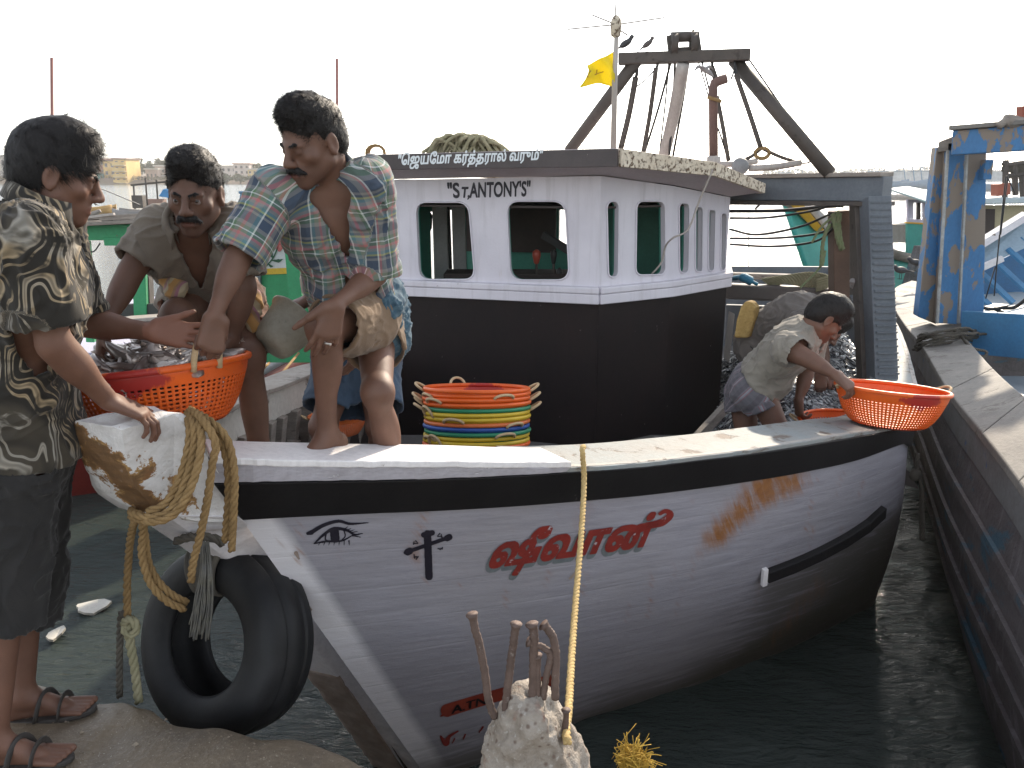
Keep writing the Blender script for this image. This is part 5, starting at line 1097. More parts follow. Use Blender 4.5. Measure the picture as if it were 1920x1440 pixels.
for k in range(16):
    a = U(r.uniform(100, 250), r.uniform(408, 416), 7.2); obj('roof_stick', MB().beam(a, a + V3(r.uniform(.2, .6), r.uniform(-.1, .3), r.uniform(.0, .04)), .03, .02), M['old_wood'] if k % 3 else M['pale_wood'], GB)
obj('side_rail', MB().beam(U(90, 588, 7.0), U(330, 582, 7.0), .07, .13), paint('rail_dark', (.045, .05, .045), None, 5, .6, .3), GB, bev=.006)
obj('loose_plank', MB().beam(U(225, 600, 6.7), U(330, 592, 6.8), .18, .03), M['pale_wood'], GB, bev=.004); obj('loose_plank', MB().beam(U(150, 606, 6.75), U(300, 597, 6.8), .10, .03), M['old_wood'], GB, bev=.004)
obj('chain', MB().rope(cr([U(285, 462, 7), U(300, 478, 7), U(330, 500, 7)], 8), .012, None, 2), M['cable'], GB, True, fixn=False); obj('line', MB().tube(cr([U(158, 466, 7), U(175, 472, 7), U(188, 456, 7)], 8), .006, 5), M['cable'], GB, True)
# cabin wall: white panel with a painted flower over a yellow stripe and a green lower wall
cw = [U(488, 420, 7.5), U(640, 420, 7.5), U(660, 640, 7.5), U(488, 640, 7.5)]
obj('cabin_wall', MB().prism([U(488, 515, 7.5), U(640, 510, 7.5), U(655, 680, 7.5), U(488, 680, 7.5)], (0, .05, 0)), green, GB, bev=.004)
obj('cabin_panel', MB().prism([U(488, 440, 7.5), U(640, 440, 7.5), U(640, 498, 7.5), U(488, 504, 7.5)], (0, .05, 0)), paint('panel_white', (.70, .67, .72), None, 5, .5, .1), GB)
obj('yellow_stripe', MB().prism([U(488, 504.3, 7.49), U(640, 498.3, 7.49), U(640, 510, 7.49), U(488, 515, 7.49)], (0, .06, 0)), paint('stripe_yellow', (.72, .44, .03), None, 5, .5, .1), GB)
obj('corner_trim', MB().beam(U(485, 436, 7.46), U(486, 690, 7.46), .04, .04, (0, 1, 0)), M['grey_timber'], GB, bev=.004)
fhit = hit_plane(U(488, 480, 7.495), V3(0, -1, 0)); fr_ = paint('flower_red', (.40, .03, .03), (.6, .2, .2), 60, .5, .1); fg_ = paint('flower_green', (.02, .10, .05), None, 5, .5, .1)
lay_strokes('flower_stem', [([(521, 464), (512, 484), (498, 500)], [1.2, 1.4, 1.2], 0), ([(512, 484), (508, 476), (507, 470)], [1, 4, .8], 0), ([(510, 488), (522, 489), (530, 486)], [1, 3.4, .6], 0), ([(503, 496), (498, 497), (494, 493)], [1, 2.5, .6], 0), ([(504, 495), (508, 499), (512, 499)], [1, 2.4, .6], 0)], fhit, fg_, GB, .5, .004)
lay_strokes('flower_head', [([(520, 460), (524, 463)], 6, 6), ([(519, 456), (523, 454), (528, 457)], 4, 4), ([(528, 462), (524, 469)], 4, 3)], fhit, fr_, GB, .5, .004)
for (x, yb, yt, Y, r_) in ((99, 560, 108, 7.6, .014), (632, 470, 110, 7.6, .013)):
    obj('mast', MB().tube([U(x + 1, yb, Y), U(x - 2 if x < 200 else x, yt, Y)], [r_ * 1.25, r_], 8), paint('mast_pink', (.36, .17, .14), (.28, .12, .10), 8, .6, .2), GB, True)
for (a, b, Y) in (((500, 735), (560, 662), 5.6), ((470, 715), (505, 680), 5.6)):
    obj('slack_line', MB().tube([U(*a, 5.2), U(*b, 6.6)], .010, 6), M['rope_tan'], GB, True)

# ------------------------------------------------------------------ simple craft farther off
def tug(name, label, x0, x1, ytop, Y, m_hull, sheer, m_trim, loc_w, group=None):
    """open wooden hull seen from the side: px ends of the sheer line, at distance Y"""
    A, B = U(x0, ytop[0], Y), U(x1, ytop[1], Y + sheer); L = np.linalg.norm(B - A); d = unit((B - A) * V3(1, 1, 0)); nrm = V3(d[1], -d[0], 0)
    root = thing(name, label, 'boat', (float(A[0] + B[0]) / 2, float(A[1] + B[1]) / 2, WATER), group); rows = []
    for i in range(15):
        t = i / 14; c = lerp(A, B, t); bw = loc_w * math.sin(math.pi * (.04 + .92 * t)) ** .6; sg = .22 * L * .12 * (2 * t - 1) ** 2; top_ = c[2] + sg
        rows.append([c * V3(1, 1, 0) + nrm * bw + V3(0, 0, top_), c * V3(1, 1, 0) + nrm * bw * .75 + V3(0, 0, WATER - .1), c * V3(1, 1, 0) - nrm * bw * .75 + V3(0, 0, WATER - .1), c * V3(1, 1, 0) - nrm * bw + V3(0, 0, top_)])
    R_ = np.array(rows); obj('hull', MB().sheet(R_), m_hull, root, True, solid=.05)
    for k in (0, 3): obj('gunwale', MB().tube(R_[:, k] + V3(0, 0, .02), .05, 6), m_trim, root, True)
    obj('deck', MB().sheet(np.array([[r[0] * .92 + r[3] * .08 - V3(0, 0, .12), r[3] * .92 + r[0] * .08 - V3(0, 0, .12)] for r in rows])), m_trim, root)
    return root, A, B, d, nrm
teal = paint('teal_paint', (.03, .32, .27), (.03, .26, .22), 4, .5, .25, 50)
TB = thing('teal_fishing_boat', 'teal fishing boat with yellow stem top and small cabin, moored beyond the stern', 'fishing boat', (6, 14, WATER))
tg = cr([U(1470, 376, 12.0), U(1530, 412, 12.4), U(1590, 442, 13), U(1660, 474, 13.6), U(1740, 492, 14.2), U(1860, 500, 15), U(2000, 505, 16)], 8)
tw = tg.copy(); tw[:, 2] = WATER - .1; tw[:, 0] += np.linspace(1.1, .1, len(tw)); tw[:, 1] += .3
obj('hull', MB().sheet(np.array([lerp(tg, tw, t) for t in np.linspace(0, 1, 6)])), teal, TB, True, solid=.05)
obj('gunwale', MB().tube(tg + V3(0, 0, .02), .09, 6), M['old_wood'], TB, True)
obj('stem_top', MB().prism([U(1472, 374, 11.9), U(1502, 378, 11.95), U(1546, 432, 12.3), U(1530, 434, 12.3)], (.05, .25, 0)), paint('yellow_prow', (.75, .42, .03), None, 5, .5, .1), TB, bev=.01)
obj('white_sheer', MB().prism([U(1504, 380, 12.0), U(1530, 388, 12.05), U(1580, 432, 12.5), U(1550, 432, 12.4)], (.05, .2, 0)), M['white_worn'], TB)
obj('deck', MB().sheet(np.array([[p + V3(0, .1, -.05), p + V3(.8, 2.2, -.05)] for p in tg[6:]])), M['old_wood'], TB)
cwall = [U(1702, 378, 13.4), U(1760, 380, 13.6), U(1760, 422, 13.6), U(1702, 416, 13.4)]
fr4 = [[U(1702, 374, 13.4), U(1736, 375, 13.5), U(1736, 381, 13.5), U(1702, 380, 13.4)], [U(1702, 410, 13.4), U(1736, 412, 13.5), U(1736, 418, 13.5), U(1702, 416, 13.4)], [U(1702, 380, 13.4), U(1713, 380, 13.43), U(1713, 410, 13.43), U(1702, 410, 13.4)], [U(1732, 380, 13.49), U(1740, 380, 13.5), U(1740, 412, 13.5), U(1732, 412, 13.49)]]
for p in fr4: obj('cabin_board', MB().prism(p, (.0, .06, 0)), lav, TB)
obj('cabin_side', MB().prism([U(1740, 375, 13.5), U(1790, 372, 14.6), U(1790, 418, 14.6), U(1740, 420, 13.5)], (0, .06, 0)), lav, TB)
obj('cabin_base', MB().prism([U(1701, 419, 13.4), U(1740, 421, 13.5), U(1740, 482, 13.5), U(1701, 474, 13.4)], (0, .06, 0)), teal, TB)
obj('base_stripe', MB().prism([U(1700, 416.3, 13.37), U(1741, 418.3, 13.47), U(1741, 421, 13.47), U(1700, 419, 13.37)], (0, .08, 0)), paint('yellow_prow', ()), TB)
obj('cabin_roof', MB().hexa([U(1666, 356, 13.0), U(1745, 384, 13.0), U(1800, 372, 15.5), U(1700, 352, 15.5), U(1666, 353, 13.0), U(1745, 379, 13.0), U(1800, 368, 15.5), U(1700, 349, 15.5)]), paint('roof_pale_teal', (.33, .44, .45), (.42, .5, .5), 5, .5, .2), TB, bev=.01)
obj('window_post', MB().beam(U(1722, 380, 13.46), U(1722, 411, 13.46), .05, .05, (0, 1, 0)), M['dark_in'], TB)
obj('deck_box', MB().box(U(1678, 436, 14.2), (.6, .5, .3)), M['pale_wood'], TB, bev=.01)
# ------------------------------------------------------------------ baskets
def plastic(name, c, stain=True):
    N = NT(name); co = N.coord(); f = N.noise(co, 9, 5, .6); g = N.noise(co, 60, 4, .6)
    col = N.mix(N.step(f, .35, .7), c, tuple(x * .82 for x in c)); col = N.mix(N.math('MULTIPLY', N.step(g, .62, .72), .5), col, tuple(x * .45 for x in c))
    if stain:
        p = N.sep(co); d = N.math('ADD', N.math('MULTIPLY', N.math('ABSOLUTE', N.math('ADD', p[0], .03)), 1.0), N.math('MULTIPLY', N.math('MAXIMUM', p[1], -.05), 9.0)); d = N.math('ADD', d, N.math('MULTIPLY', N.math('ABSOLUTE', N.math('SUBTRACT', p[2], .172)), 2.0))
        m = N.step(N.math('ADD', N.math('ADD', d, .45), N.math('MULTIPLY', N.math('SUBTRACT', N.noise(N.mapv(co, (1, 1, .25)), 26, 5, .6), .5), .22)), .125, .10); m = N.math('MULTIPLY', m, .9); col = N.mix(m, col, (.34, .012, .016))
    N.base(col); N.rough(N.math('ADD', .3, N.math('MULTIPLY', g, .25))); N.bump(g, .12, .002); N.b.inputs['Subsurface Weight'].default_value = .0
    return N.m
orange = plastic('plastic_orange', (.82, .125, .010)); orange2 = plastic('plastic_orange_old', (.72, .17, .04), False)
PC = {'orange': orange, 'worn orange': orange2, 'green': plastic('plastic_green', (.02, .24, .115), False), 'yellow': plastic('plastic_yellow', (.70, .48, .03), False), 'blue': plastic('plastic_blue', (.025, .09, .36), False)}
BPROF = [(.145, .0), (.165, .004), (.19, .022), (.213, .05), (.232, .082), (.246, .115), (.256, .142), (.266, .166), (.272, .198)]
def bz(z): return np.interp(z, [p[1] for p in BPROF], [p[0] for p in BPROF])
def basket_wall(n=84, rows=11):
    zs = np.linspace(.012, .152, rows + 1); V_ = []; F = []
    def ring(z, r=None):
        r = bz(z) if r is None else r; b = len(V_); 
        for k in range(n): t = 2 * math.pi * k / n; V_.append((r * math.cos(t), r * math.sin(t), z))
        return b
    base = ring(0.0, .0001); b0 = ring(0.0, .15); F.extend([(base + k, b0 + k, b0 + (k + 1) % n, base + (k + 1) % n) for k in range(n)])
    R_ = [ring(z) for z in zs]; F.extend([(b0 + k, R_[0] + k, R_[0] + (k + 1) % n, b0 + (k + 1) % n) for k in range(n)])
    for j in range(rows):
        for k in range(n):
            q = [R_[j] + k, R_[j] + (k + 1) % n, R_[j + 1] + (k + 1) % n, R_[j + 1] + k]; P = [np.array(V_[x]) for x in q]; c = sum(P) / 4; b = len(V_)
            for p, (fx, fy) in zip(P, ((-1, -1), (1, -1), (1, 1), (-1, 1))):
                e = c + (p - c) * .56; V_.append(tuple(e))
            F.extend([(q[i], q[(i + 1) % 4], b + (i + 1) % 4, b + i) for i in range(4)])
    pr = R_[-1]
    for z in (.160, .18, .198): nx = ring(z); F.extend([(pr + k, pr + (k + 1) % n, nx + (k + 1) % n, nx + k) for k in range(n)]); pr = nx
    return V_, F
bw_v, bw_f = basket_wall(); ME_WALL = mesh_of('basket_wall', bw_v, bw_f, True)
ME_SIMPLE = mesh_of('basket_wall_plain', *MB().lathe([(.002, 0)] + BPROF, 40).arrays(), True)
ME_RIM = mesh_of('rim', *MB().lathe([(.268, .186), (.284, .186), (.288, .193), (.287, .202), (.279, .207), (.269, .204), (.266, .196)], 64, closed=True).arrays(), True)
def loop_mesh(w_=.052, h=.05, out=.03, r=.0075, lean=.6):
    p = np.array([V3(-w_ * math.cos(t), -.004 + out * math.sin(t) ** .7, -.016 + (h + .016) * math.sin(t) ** .75) for t in np.linspace(0, math.pi, 20)]); return mesh_of('handle', *MB().tube(p, r, 8).arrays(), True)
ME_H = [loop_mesh(.05, .022, .062), loop_mesh(.045, .04, .03), loop_mesh(.055, .006, .024), loop_mesh(.042, .095, .03, .009)]
handle_m = paint('handle_cord', (.62, .47, .29), (.5, .35, .19), 20, .7, .3, 160)
def basket(label, loc, col, group=None, hol=True, rot=0.0, tilt=(0, 0), sc=1.0, handles=((0, 0), (math.pi, 0)), mats=None):
    root = thing('fish_basket', label, 'basket', loc, group); root.rotation_euler = (tilt[0], tilt[1], rot); root.scale = (sc,) * 3
    def part(name, me, m):
        o = bpy.data.objects.new(name, me); COL.objects.link(o); o.parent = root
        if not me.materials: me.materials.append(m)
        o.material_slots[0].link = 'OBJECT'; o.material_slots[0].material = m; return o
    o = part('basket_wall', ME_WALL if hol else ME_SIMPLE, PC[col])
    if hol: md = o.modifiers.new('s', 'SOLIDIFY'); md.thickness = .005; md.offset = 1
    part('rim', ME_RIM, PC[col])
    for a, k in handles:
        h = part('handle', ME_H[k], handle_m); h.location = (.282 * math.cos(a), .282 * math.sin(a), .196); h.rotation_euler = (0, 0, a - math.pi / 2)
    return root
# full basket at the stem, held between two men
BL = U(298, 682, 2.50)
basket_full = basket('orange plastic basket heaped with fish, its red stained side above the white stem head', BL - V3(0, 0, .205), 'orange', None, True, .26, (math.radians(-8), math.radians(-4)), 1.0, ((math.radians(-52), 3), (math.radians(150), 0)))
# empty basket in the bending man's hand, resting on the grey gunwale
BRc = U(1672, 722, 3.93)
basket('empty orange basket held by its rim on the grey gunwale plank', BRc - V3(0, 0, .205), 'orange', None, True, math.radians(14), (math.radians(-5), math.radians(5.5)), .94, ((math.radians(-2), 0), (math.radians(178), 2)))
basket('orange basket standing low behind the gunwale beneath the basket held on the plank', U(1580, 775, 4.35) - V3(0, 0, .2), 'orange', None, True, .3, (0, 0), .8, ((2.6, 0), (5.6, 0)))
basket('orange basket on the deck between the bare legs of the man in the plaid shirt', U(634, 782, 4.2) - V3(0, 0, .10), 'worn orange', None, True, .3, (-.1, 0), .55)
stack = [('orange', 'topmost orange basket of the stack, its red stained inside showing'), ('orange', 'second basket of the stack, orange, right under the topmost one'), ('orange', 'third basket of the stack, the middle one of the upper orange ones'), ('orange', 'fourth basket of the stack, orange, resting on the upper green one'),
         ('green', 'upper green basket of the stack, just under the four orange ones'), ('yellow', 'yellow basket of the stack right under the upper green one'), ('yellow', 'yellow basket of the stack on top of the lone worn orange one'), ('worn orange', 'lone worn orange basket of the stack between yellow and blue'),
         ('blue', 'blue basket of the stack, the only blue one'), ('green', 'lower green basket of the stack, just under the blue one'), ('yellow', 'yellow basket of the stack right under the lower green one'), ('yellow', 'lowest yellow basket of the stack, on the orange one at the gunwale'), ('orange', 'lowest basket seen of the stack, orange, mostly hidden by the gunwale')]
SB = U(893, 724, 3.86); hr = random.Random(4)
HND = [((.25, 0), (2.95, 0), (2.0, 1)), ((-1.05, 2), (3.6, 2)), ((.1, 0), (3.1, 0), (3.9, 2)), ((3.0, 0),), ((.05, 0), (3.35, 0)), ((3.65, 1),), ((-2.0, 2), (1.2, 0)), ((-.75, 2), (2.2, 0)), ((1.9, 0),), ((-1.0, 2), (2.1, 0)), ((3.75, 2), (.9, 0)), ((3.9, 1),), ((-1.6, 2), (1.4, 0))]
for i, (c, lb) in enumerate(stack):
    basket(lb, SB - V3(0, -.038 + .0042 * i, .203 + .0218 * i) + V3(hr.uniform(-.004, .004), hr.uniform(-.004, .004), 0), c, 'stacked fish baskets', i == 0, math.pi + hr.uniform(-.1, .1) * .3, (.185 + hr.uniform(-.006, .006), hr.uniform(-.01, .01)), .91 + hr.uniform(-.008, .008), [(a_ + math.pi, k_) for a_, k_ in HND[i]])
zb = SB[2] - .203 - .0218 * 12
obj('hatch_box', MB().box((SB[0], SB[1], (zb - .08) / 2), (.8, .7, zb + .078)), M['deck'], boat, bev=.006)

# ------------------------------------------------------------------ fish
def fish_mesh(L=.11, fat=.17, bend=0.0, nm='fish'):
    n = 7; prof = [(-.5, .02), (-.42, .5), (-.2, .98), (.05, .95), (.28, .5), (.4, .2), (.43, .18)]; V_ = []; F = []
    for x, r in prof:
        for k in range(6):
            t = 2 * math.pi * k / 6; V_.append((x * L, r * L * fat * .42 * math.cos(t) + bend * L * (x * 1.4) ** 2, r * L * fat * .75 * math.sin(t)))
    for i in range(n - 1): F += [(i * 6 + k, i * 6 + (k + 1) % 6, (i + 1) * 6 + (k + 1) % 6, (i + 1) * 6 + k) for k in range(6)]
    F.append((5, 4, 3, 2, 1, 0)); b = len(V_); y = bend * L * .4
    V_ += [(.42 * L, y, 0), (.55 * L, y * 1.3, .085 * L), (.51 * L, y * 1.2, 0), (.55 * L, y * 1.3, -.085 * L)]; F += [(b, b + 1, b + 2), (b, b + 2, b + 3)]
    return np.array(V_), F
def fish_mat(name, top, side, belly):
    N = NT(name); co = N.coord(); g = N.n('ShaderNodeNewGeometry'); a = N.attr('fz').outputs['Fac']; r = N.attr('fr').outputs['Fac']
    col = N.ramp(a, [(0, belly), (.38, side), (.62, tuple(x * .62 for x in side)), (.8, top)]); col = N.mix(N.math('MULTIPLY', r, .55), col, (.12, .10, .095)); col = N.mix(N.step(N.noise(co, 60, 3), .62, .7), col, tuple(x * .6 for x in side))
    N.base(col); N.rough(.28); N.b.inputs['Metallic'].default_value = .35; return N.m
FM = fish_mat('fish_silver', (.035, .04, .05), (.55, .57, .58), (.78, .77, .75)); FM2 = fish_mat('fish_brown', (.16, .12, .105), (.46, .38, .34), (.70, .62, .56)); FM3 = fish_mat('fish_pale', (.20, .17, .155), (.52, .46, .43), (.74, .69, .65))
def add_fish(me, V_): setattr1(me, 'fz', np.clip(V_[:, 2] / (np.abs(V_[:, 2]).max() * 2) + .5, 0, 1)); setattr1(me, 'fr', np.zeros(len(V_)))
# catch piled on the after deck: nobody could count it
def pile_h(x, y):
    return -.36 + .86 * np.exp(-(((x - 2.20) / .72) ** 2 + ((y - 6.15) / 1.0) ** 2)) + .50 * np.exp(-(((x - 1.72) / .40) ** 2 + ((y - 4.9) / .6) ** 2))
gx, gy = np.meshgrid(np.linspace(1.2, 2.45, 60), np.linspace(4.7, 7.4, 90), indexing='ij'); base_pile = np.stack([gx, gy, pile_h(gx, gy) - .03], -1)
r = np.random.default_rng(11); n = 9000; fx = r.uniform(1.2, 2.72, n); fy = r.uniform(4.0, 7.3, n); hh = pile_h(fx, fy); keep = (hh > -.30) & (fx < np.interp(fy, G[:, 1], G[:, 0]) - .28); fx, fy, hh = fx[keep], fy[keep], hh[keep]; n = len(fx)
fv, ff = fish_mesh(.12, .17, .10); fz = np.clip(fv[:, 2] / (np.abs(fv[:, 2]).max() * 2) + .5, 0, 1); ang = r.uniform(0, 6.28, n); tl = r.normal(0, .35, n); rl = r.normal(1.1, .5, n); scl = r.uniform(.75, 1.15, n)
e = .02; nx_ = -(pile_h(fx + e, fy) - pile_h(fx - e, fy)) / (2 * e); ny_ = -(pile_h(fx, fy + e) - pile_h(fx, fy - e)) / (2 * e)
nn = np.stack([nx_, ny_, np.ones(n)], 1); nn /= np.linalg.norm(nn, axis=1)[:, None]
d = np.stack([np.cos(ang), np.sin(ang), tl], 1); d -= nn * (np.sum(d * nn, 1) * .8)[:, None]; d /= np.linalg.norm(d, axis=1)[:, None]; b_ = np.cross(nn, d); b_ /= np.linalg.norm(b_, axis=1)[:, None]; u_ = np.cross(d, b_)
cR, sR = np.cos(rl)[:, None], np.sin(rl)[:, None]; b2 = b_ * cR + u_ * sR; u2 = u_ * cR - b_ * sR
FV = (np.stack([fx, fy, hh], 1)[:, None] + scl[:, None, None] * (fv[None, :, 0:1] * d[:, None] + fv[None, :, 1:2] * b2[:, None] + fv[None, :, 2:3] * u2[:, None])).reshape(-1, 3)
FF = [tuple(int(k) + i * len(fv) for k in q) for i in range(n) for q in ff]
me = mesh_of('fish_pile', FV, FF, True); setattr1(me, 'fz', np.tile(fz, n)); setattr1(me, 'fr', np.repeat(r.random(n) ** 3, len(fv)))
fp = place('fish_pile', me, FM); fp['kind'] = 'stuff'; fp['label'] = 'silver catch of small fish heaped on the after deck'
pb_ = place('pile_core', mesh_of('pile_core', *MB().sheet(base_pile).arrays(), True), M['dark_in'], fp)
# larger fish heaped in the full basket, each its own
meF = []
for k in range(4):
    v_, f_ = fish_mesh(.16, .26, (-.25, .15, .3, -.1)[k]); m_ = mesh_of('fish', v_, f_, True); add_fish(m_, v_); m_.materials.append(FM2 if k % 2 else FM3); meF.append(m_)
r = np.random.default_rng(21); q0 = BL
for k in range(130):
    rr = .195 * math.sqrt(r.random()); a = r.uniform(0, 6.28); z = .06 * (1 - (rr / .25) ** 2) + r.uniform(-.02, .012) - .012
    o = bpy.data.objects.new('fish', meF[k % 4]); COL.objects.link(o); o.location = q0 + V3(rr * math.cos(a), rr * math.sin(a), z - .01); o.rotation_euler = (r.normal(1.2, .5), r.normal(0, .3), r.uniform(0, 6.28)); o.scale = (r.uniform(.8, 1.15),) * 3
    tag(o, 'small brown silver fish in the heap of the full orange basket', 'fish', 'fish heaped in the full basket')
obj('heap_core', MB().lathe([(.001, .015), (.12, .0), (.17, -.025), (.19, -.05)], 24, q0), M['dark_in'], None)
hc_ = bpy.data.objects['heap_core']; hc_.parent = basket_full; bpy.context.view_layer.update(); hc_.matrix_parent_inverse = basket_full.matrix_world.inverted()
# ------------------------------------------------------------------ tyre, ropes
def rubber():
    N = NT('rubber'); co = N.coord(); f = N.noise(co, 5, 6, .65); g = N.noise(co, 80, 3, .6); N.base(N.mix(N.step(f, .45, .75), (.006, .006, .007), (.022, .022, .024))); N.spec(.35); N.rough(N.math('ADD', .46, N.math('MULTIPLY', f, .25))); N.bump(N.math('ADD', g, f), .15, .004); return N.m
tc = U(424, 1198, 2.47); ax = unit(np.array([-.45, -.80, .33])); e1 = unit(np.cross((0, 0, 1), ax)); e2 = np.cross(ax, e1); TA = np.array([e1, e2, ax])
prof = [(.165, .085), (.175, .095), (.205, .108), (.25, .113), (.285, .102), (.303, .082), (.308, .05), (.3085, .046), (.304, .043), (.304, .036), (.3095, .033), (.310, .0), (.3095, -.033), (.304, -.036), (.304, -.043), (.3085, -.046), (.308, -.05), (.303, -.082), (.285, -.102), (.25, -.113), (.205, -.108), (.175, -.095), (.165, -.085), (.172, -.07), (.235, -.085), (.283, -.06), (.288, 0), (.283, .06), (.235, .085), (.172, .07)]
tag(obj('tyre', MB().lathe(prof, 72, tc, TA, True), rubber(), None, True), 'worn black tyre hung as a fender under the stem, wet on the quay edge', 'tyre')
R1 = M['rope_tan']; rp = lambda pts, r_=.0115: MB().rope(cr([U(*p) for p in pts], 8), r_)
rr_ = thing('stem_rope', 'thick tan rope wound round the stem head and holding the tyre', 'rope', U(380, 900, 2.2))
for pts in ([(352, 772, 2.22), (364, 800, 2.13), (362, 850, 2.1), (345, 910, 2.07), (318, 958, 2.05), (280, 970, 2.03), (248, 962, 2.08), (252, 950, 2.3)], [(358, 770, 2.22), (376, 805, 2.12), (375, 855, 2.08), (356, 918, 2.05), (325, 965, 2.03), (285, 978, 2.02), (246, 968, 2.1)], [(350, 776, 2.2), (356, 810, 2.13), (348, 860, 2.1), (334, 905, 2.08), (308, 946, 2.06), (275, 960, 2.04)],
            [(355, 768, 2.22), (382, 790, 2.13), (404, 830, 2.1), (398, 870, 2.1), (390, 930, 2.1), (376, 1000, 2.12), (362, 1055, 2.14), (358, 1090, 2.16)], [(360, 770, 2.24), (392, 788, 2.17), (420, 815, 2.15), (434, 850, 2.15), (440, 900, 2.15), (438, 960, 2.16), (434, 1032, 2.2)], [(362, 772, 2.24), (398, 795, 2.18), (416, 830, 2.16), (426, 870, 2.16), (428, 930, 2.17), (422, 1015, 2.2)],
            [(270, 966, 2.05), (268, 1000, 2.1), (266, 1040, 2.12), (280, 1090, 2.14), (310, 1125, 2.16), (346, 1143, 2.2)], [(262, 962, 2.06), (272, 1010, 2.12), (278, 1055, 2.15), (296, 1090, 2.16), (322, 1115, 2.18), (350, 1130, 2.22)],
            [(258, 962, 2.06), (246, 1000, 2.15), (240, 1060, 2.2), (238, 1120, 2.22), (240, 1165, 2.24)]): obj('rope_turn', rp(pts), R1, rr_, True, fixn=False)
rg = M['rope_olive']
obj('rope_tail', MB().rope(cr([U(242, 1168, 2.24), U(228, 1150, 2.26), U(224, 1230, 2.28), U(224, 1306, 2.3)], 8), .011), M['rope_dark'], rr_, True, fixn=False)
obj('rope_tail', MB().rope(cr([U(240, 1165, 2.22), U(243, 1200, 2.22), U(252, 1250, 2.24), U(260, 1316, 2.26)], 8), .014), rg, rr_, True, fixn=False)
obj('rope_knot', MB().rope(cr([U(232, 1168, 2.22), U(244, 1160, 2.2), U(256, 1172, 2.2), U(250, 1190, 2.2), U(236, 1186, 2.21), U(234, 1172, 2.22)], 6), .013), rg, rr_, True, fixn=False)
mb = MB()                              # dark band of netting round the tyre and its frayed end
for k in range(7):
    a = math.radians(88 + k * 4.5); q = [tc + TA.T @ np.array((rr0 * math.cos(a), rr0 * math.sin(a), zz)) for rr0, zz in ((.158, .02), (.163, .092), (.21, .119), (.26, .122), (.30, .098), (.318, .04), (.32, -.03), (.30, -.1))]; mb.tube(cr(q, 4), .011, 6)
obj('rope_turn', MB().rope(cr([U(330, 1015, 2.3), U(350, 1008, 2.28), U(380, 1006, 2.25), U(410, 1012, 2.24), U(418, 1022, 2.24)], 6), .014), M['rope_dark'], rr_, True, fixn=False)
obj('netting_band', mb, M['rope_dark'], rr_, True, fixn=False)
mb = MB(); r = np.random.default_rng(8)
for k in range(90):
    x = r.uniform(-14, 14); mb.tube(cr([U(384 + x * .5, 1020 + r.uniform(-6, 8), 2.2), U(386 + x * .8, 1075, 2.17 + r.uniform(-.02, .02)), U(382 + x * 1.2, 1130 + r.uniform(-10, 10), 2.19 + r.uniform(-.02, .02)), U(374 + x * 1.3 + r.uniform(-5, 5), 1180 + r.uniform(-30, 25), 2.2)], 4), .0022, 4)
obj('frayed_end', mb, paint('fray_grey', (.10, .10, .10), (.16, .15, .12), 30, .9, .2), rr_, True, fixn=False)
o = tag(obj('mooring_rope', MB().rope(cr([U(1094, 838, 2.78), U(1092, 846, 2.70), U(1095, 905, 2.70), U(1090, 1000, 2.5), U(1080, 1120, 2.25), U(1072, 1230, 1.98), U(1066, 1330, 1.72), U(1061, 1362, 1.6), U(1064, 1392, 1.54)], 8), .0105, .05, 3), M['rope_yellow'], None, True, fixn=False), 'pale yellow mooring rope stretched from the gunwale down to the concrete stump', 'rope')
mb = MB(); c0 = U(1184, 1446, 1.62)
for k in range(330):
    ax_ = unit(V3(-.25 + .9 * r.random(), r.normal(0, .5), .75)); ln = r.uniform(.025, .065); p0 = c0 + r.normal(size=3) * np.array((.011, .008, .006)); j = lambda s_: r.normal(size=3) * s_
    mb.tube(cr([p0, p0 + ax_ * ln * .4 + j(.004), p0 + ax_ * ln * .75 + j(.010), p0 + ax_ * ln * .8 + j(.018)], 3), .0009, 3)
tag(obj('rope_end', mb, paint('fray_yellow', (.50, .34, .05), (.36, .22, .03), 60, .85, .2), None, True, fixn=False), 'frayed yellow rope end beside the concrete stump at the bottom of the photo', 'rope')
# ------------------------------------------------------------------ broken concrete stump with bent bars
bo = U(1003, 1300, 1.6); BC = V3(bo[0], 1.60, 0)
ST = thing('concrete_stump', 'broken white concrete mooring stump with bent rusty bars sticking out of its top', 'bollard', BC)
def stump():
    V = Vol(BC + (-.3, -.3, -.3), BC + (.3, .3, .75), .006, .05); zt = bo[2]
    V.cap(BC + (0, .01, -.3), BC + (0, 0, zt - .10), .150, .098); V.cap(BC + (-.01, 0, zt - .14), BC + (.0, 0, zt - .045), .085, .062); V.ell(BC + (.07, .02, zt - .20), (.065, .07, .08)); V.ell(BC + (-.06, -.03, zt - .20), (.05, .06, .07)); V.ell(BC + (.028, -.05, zt - .085), (.05, .04, .07)); V.ell(BC + (.02, -.12, zt - .1), (.05, .05, .05), None, .03, True)
    rr = np.random.default_rng(12)
    for k in range(14):
        t = rr.uniform(0, 6.28); z = rr.uniform(-.1, .5); n3 = unit(V3(math.cos(t), math.sin(t), z)); hh_ = zt - rr.uniform(.05, .34); V.plane(V3(BC[0], BC[1], hh_) + n3 * (.078 + .30 * max(0, zt - .05 - hh_)), n3, .004)
    v, q = V.mesh(); nn_ = vnormals(v, q); a = fbm(v * 24, 2, 4); b2_ = np.abs(fbm(v * 58, 5, 3)); holes = np.clip(vnoise(v * 62, 31) - .38, 0, 1)
    v = v + nn_ * (a * .009 + fbm(v * 50, 9, 3) * .0028 - holes * .02)[:, None]; return v, q
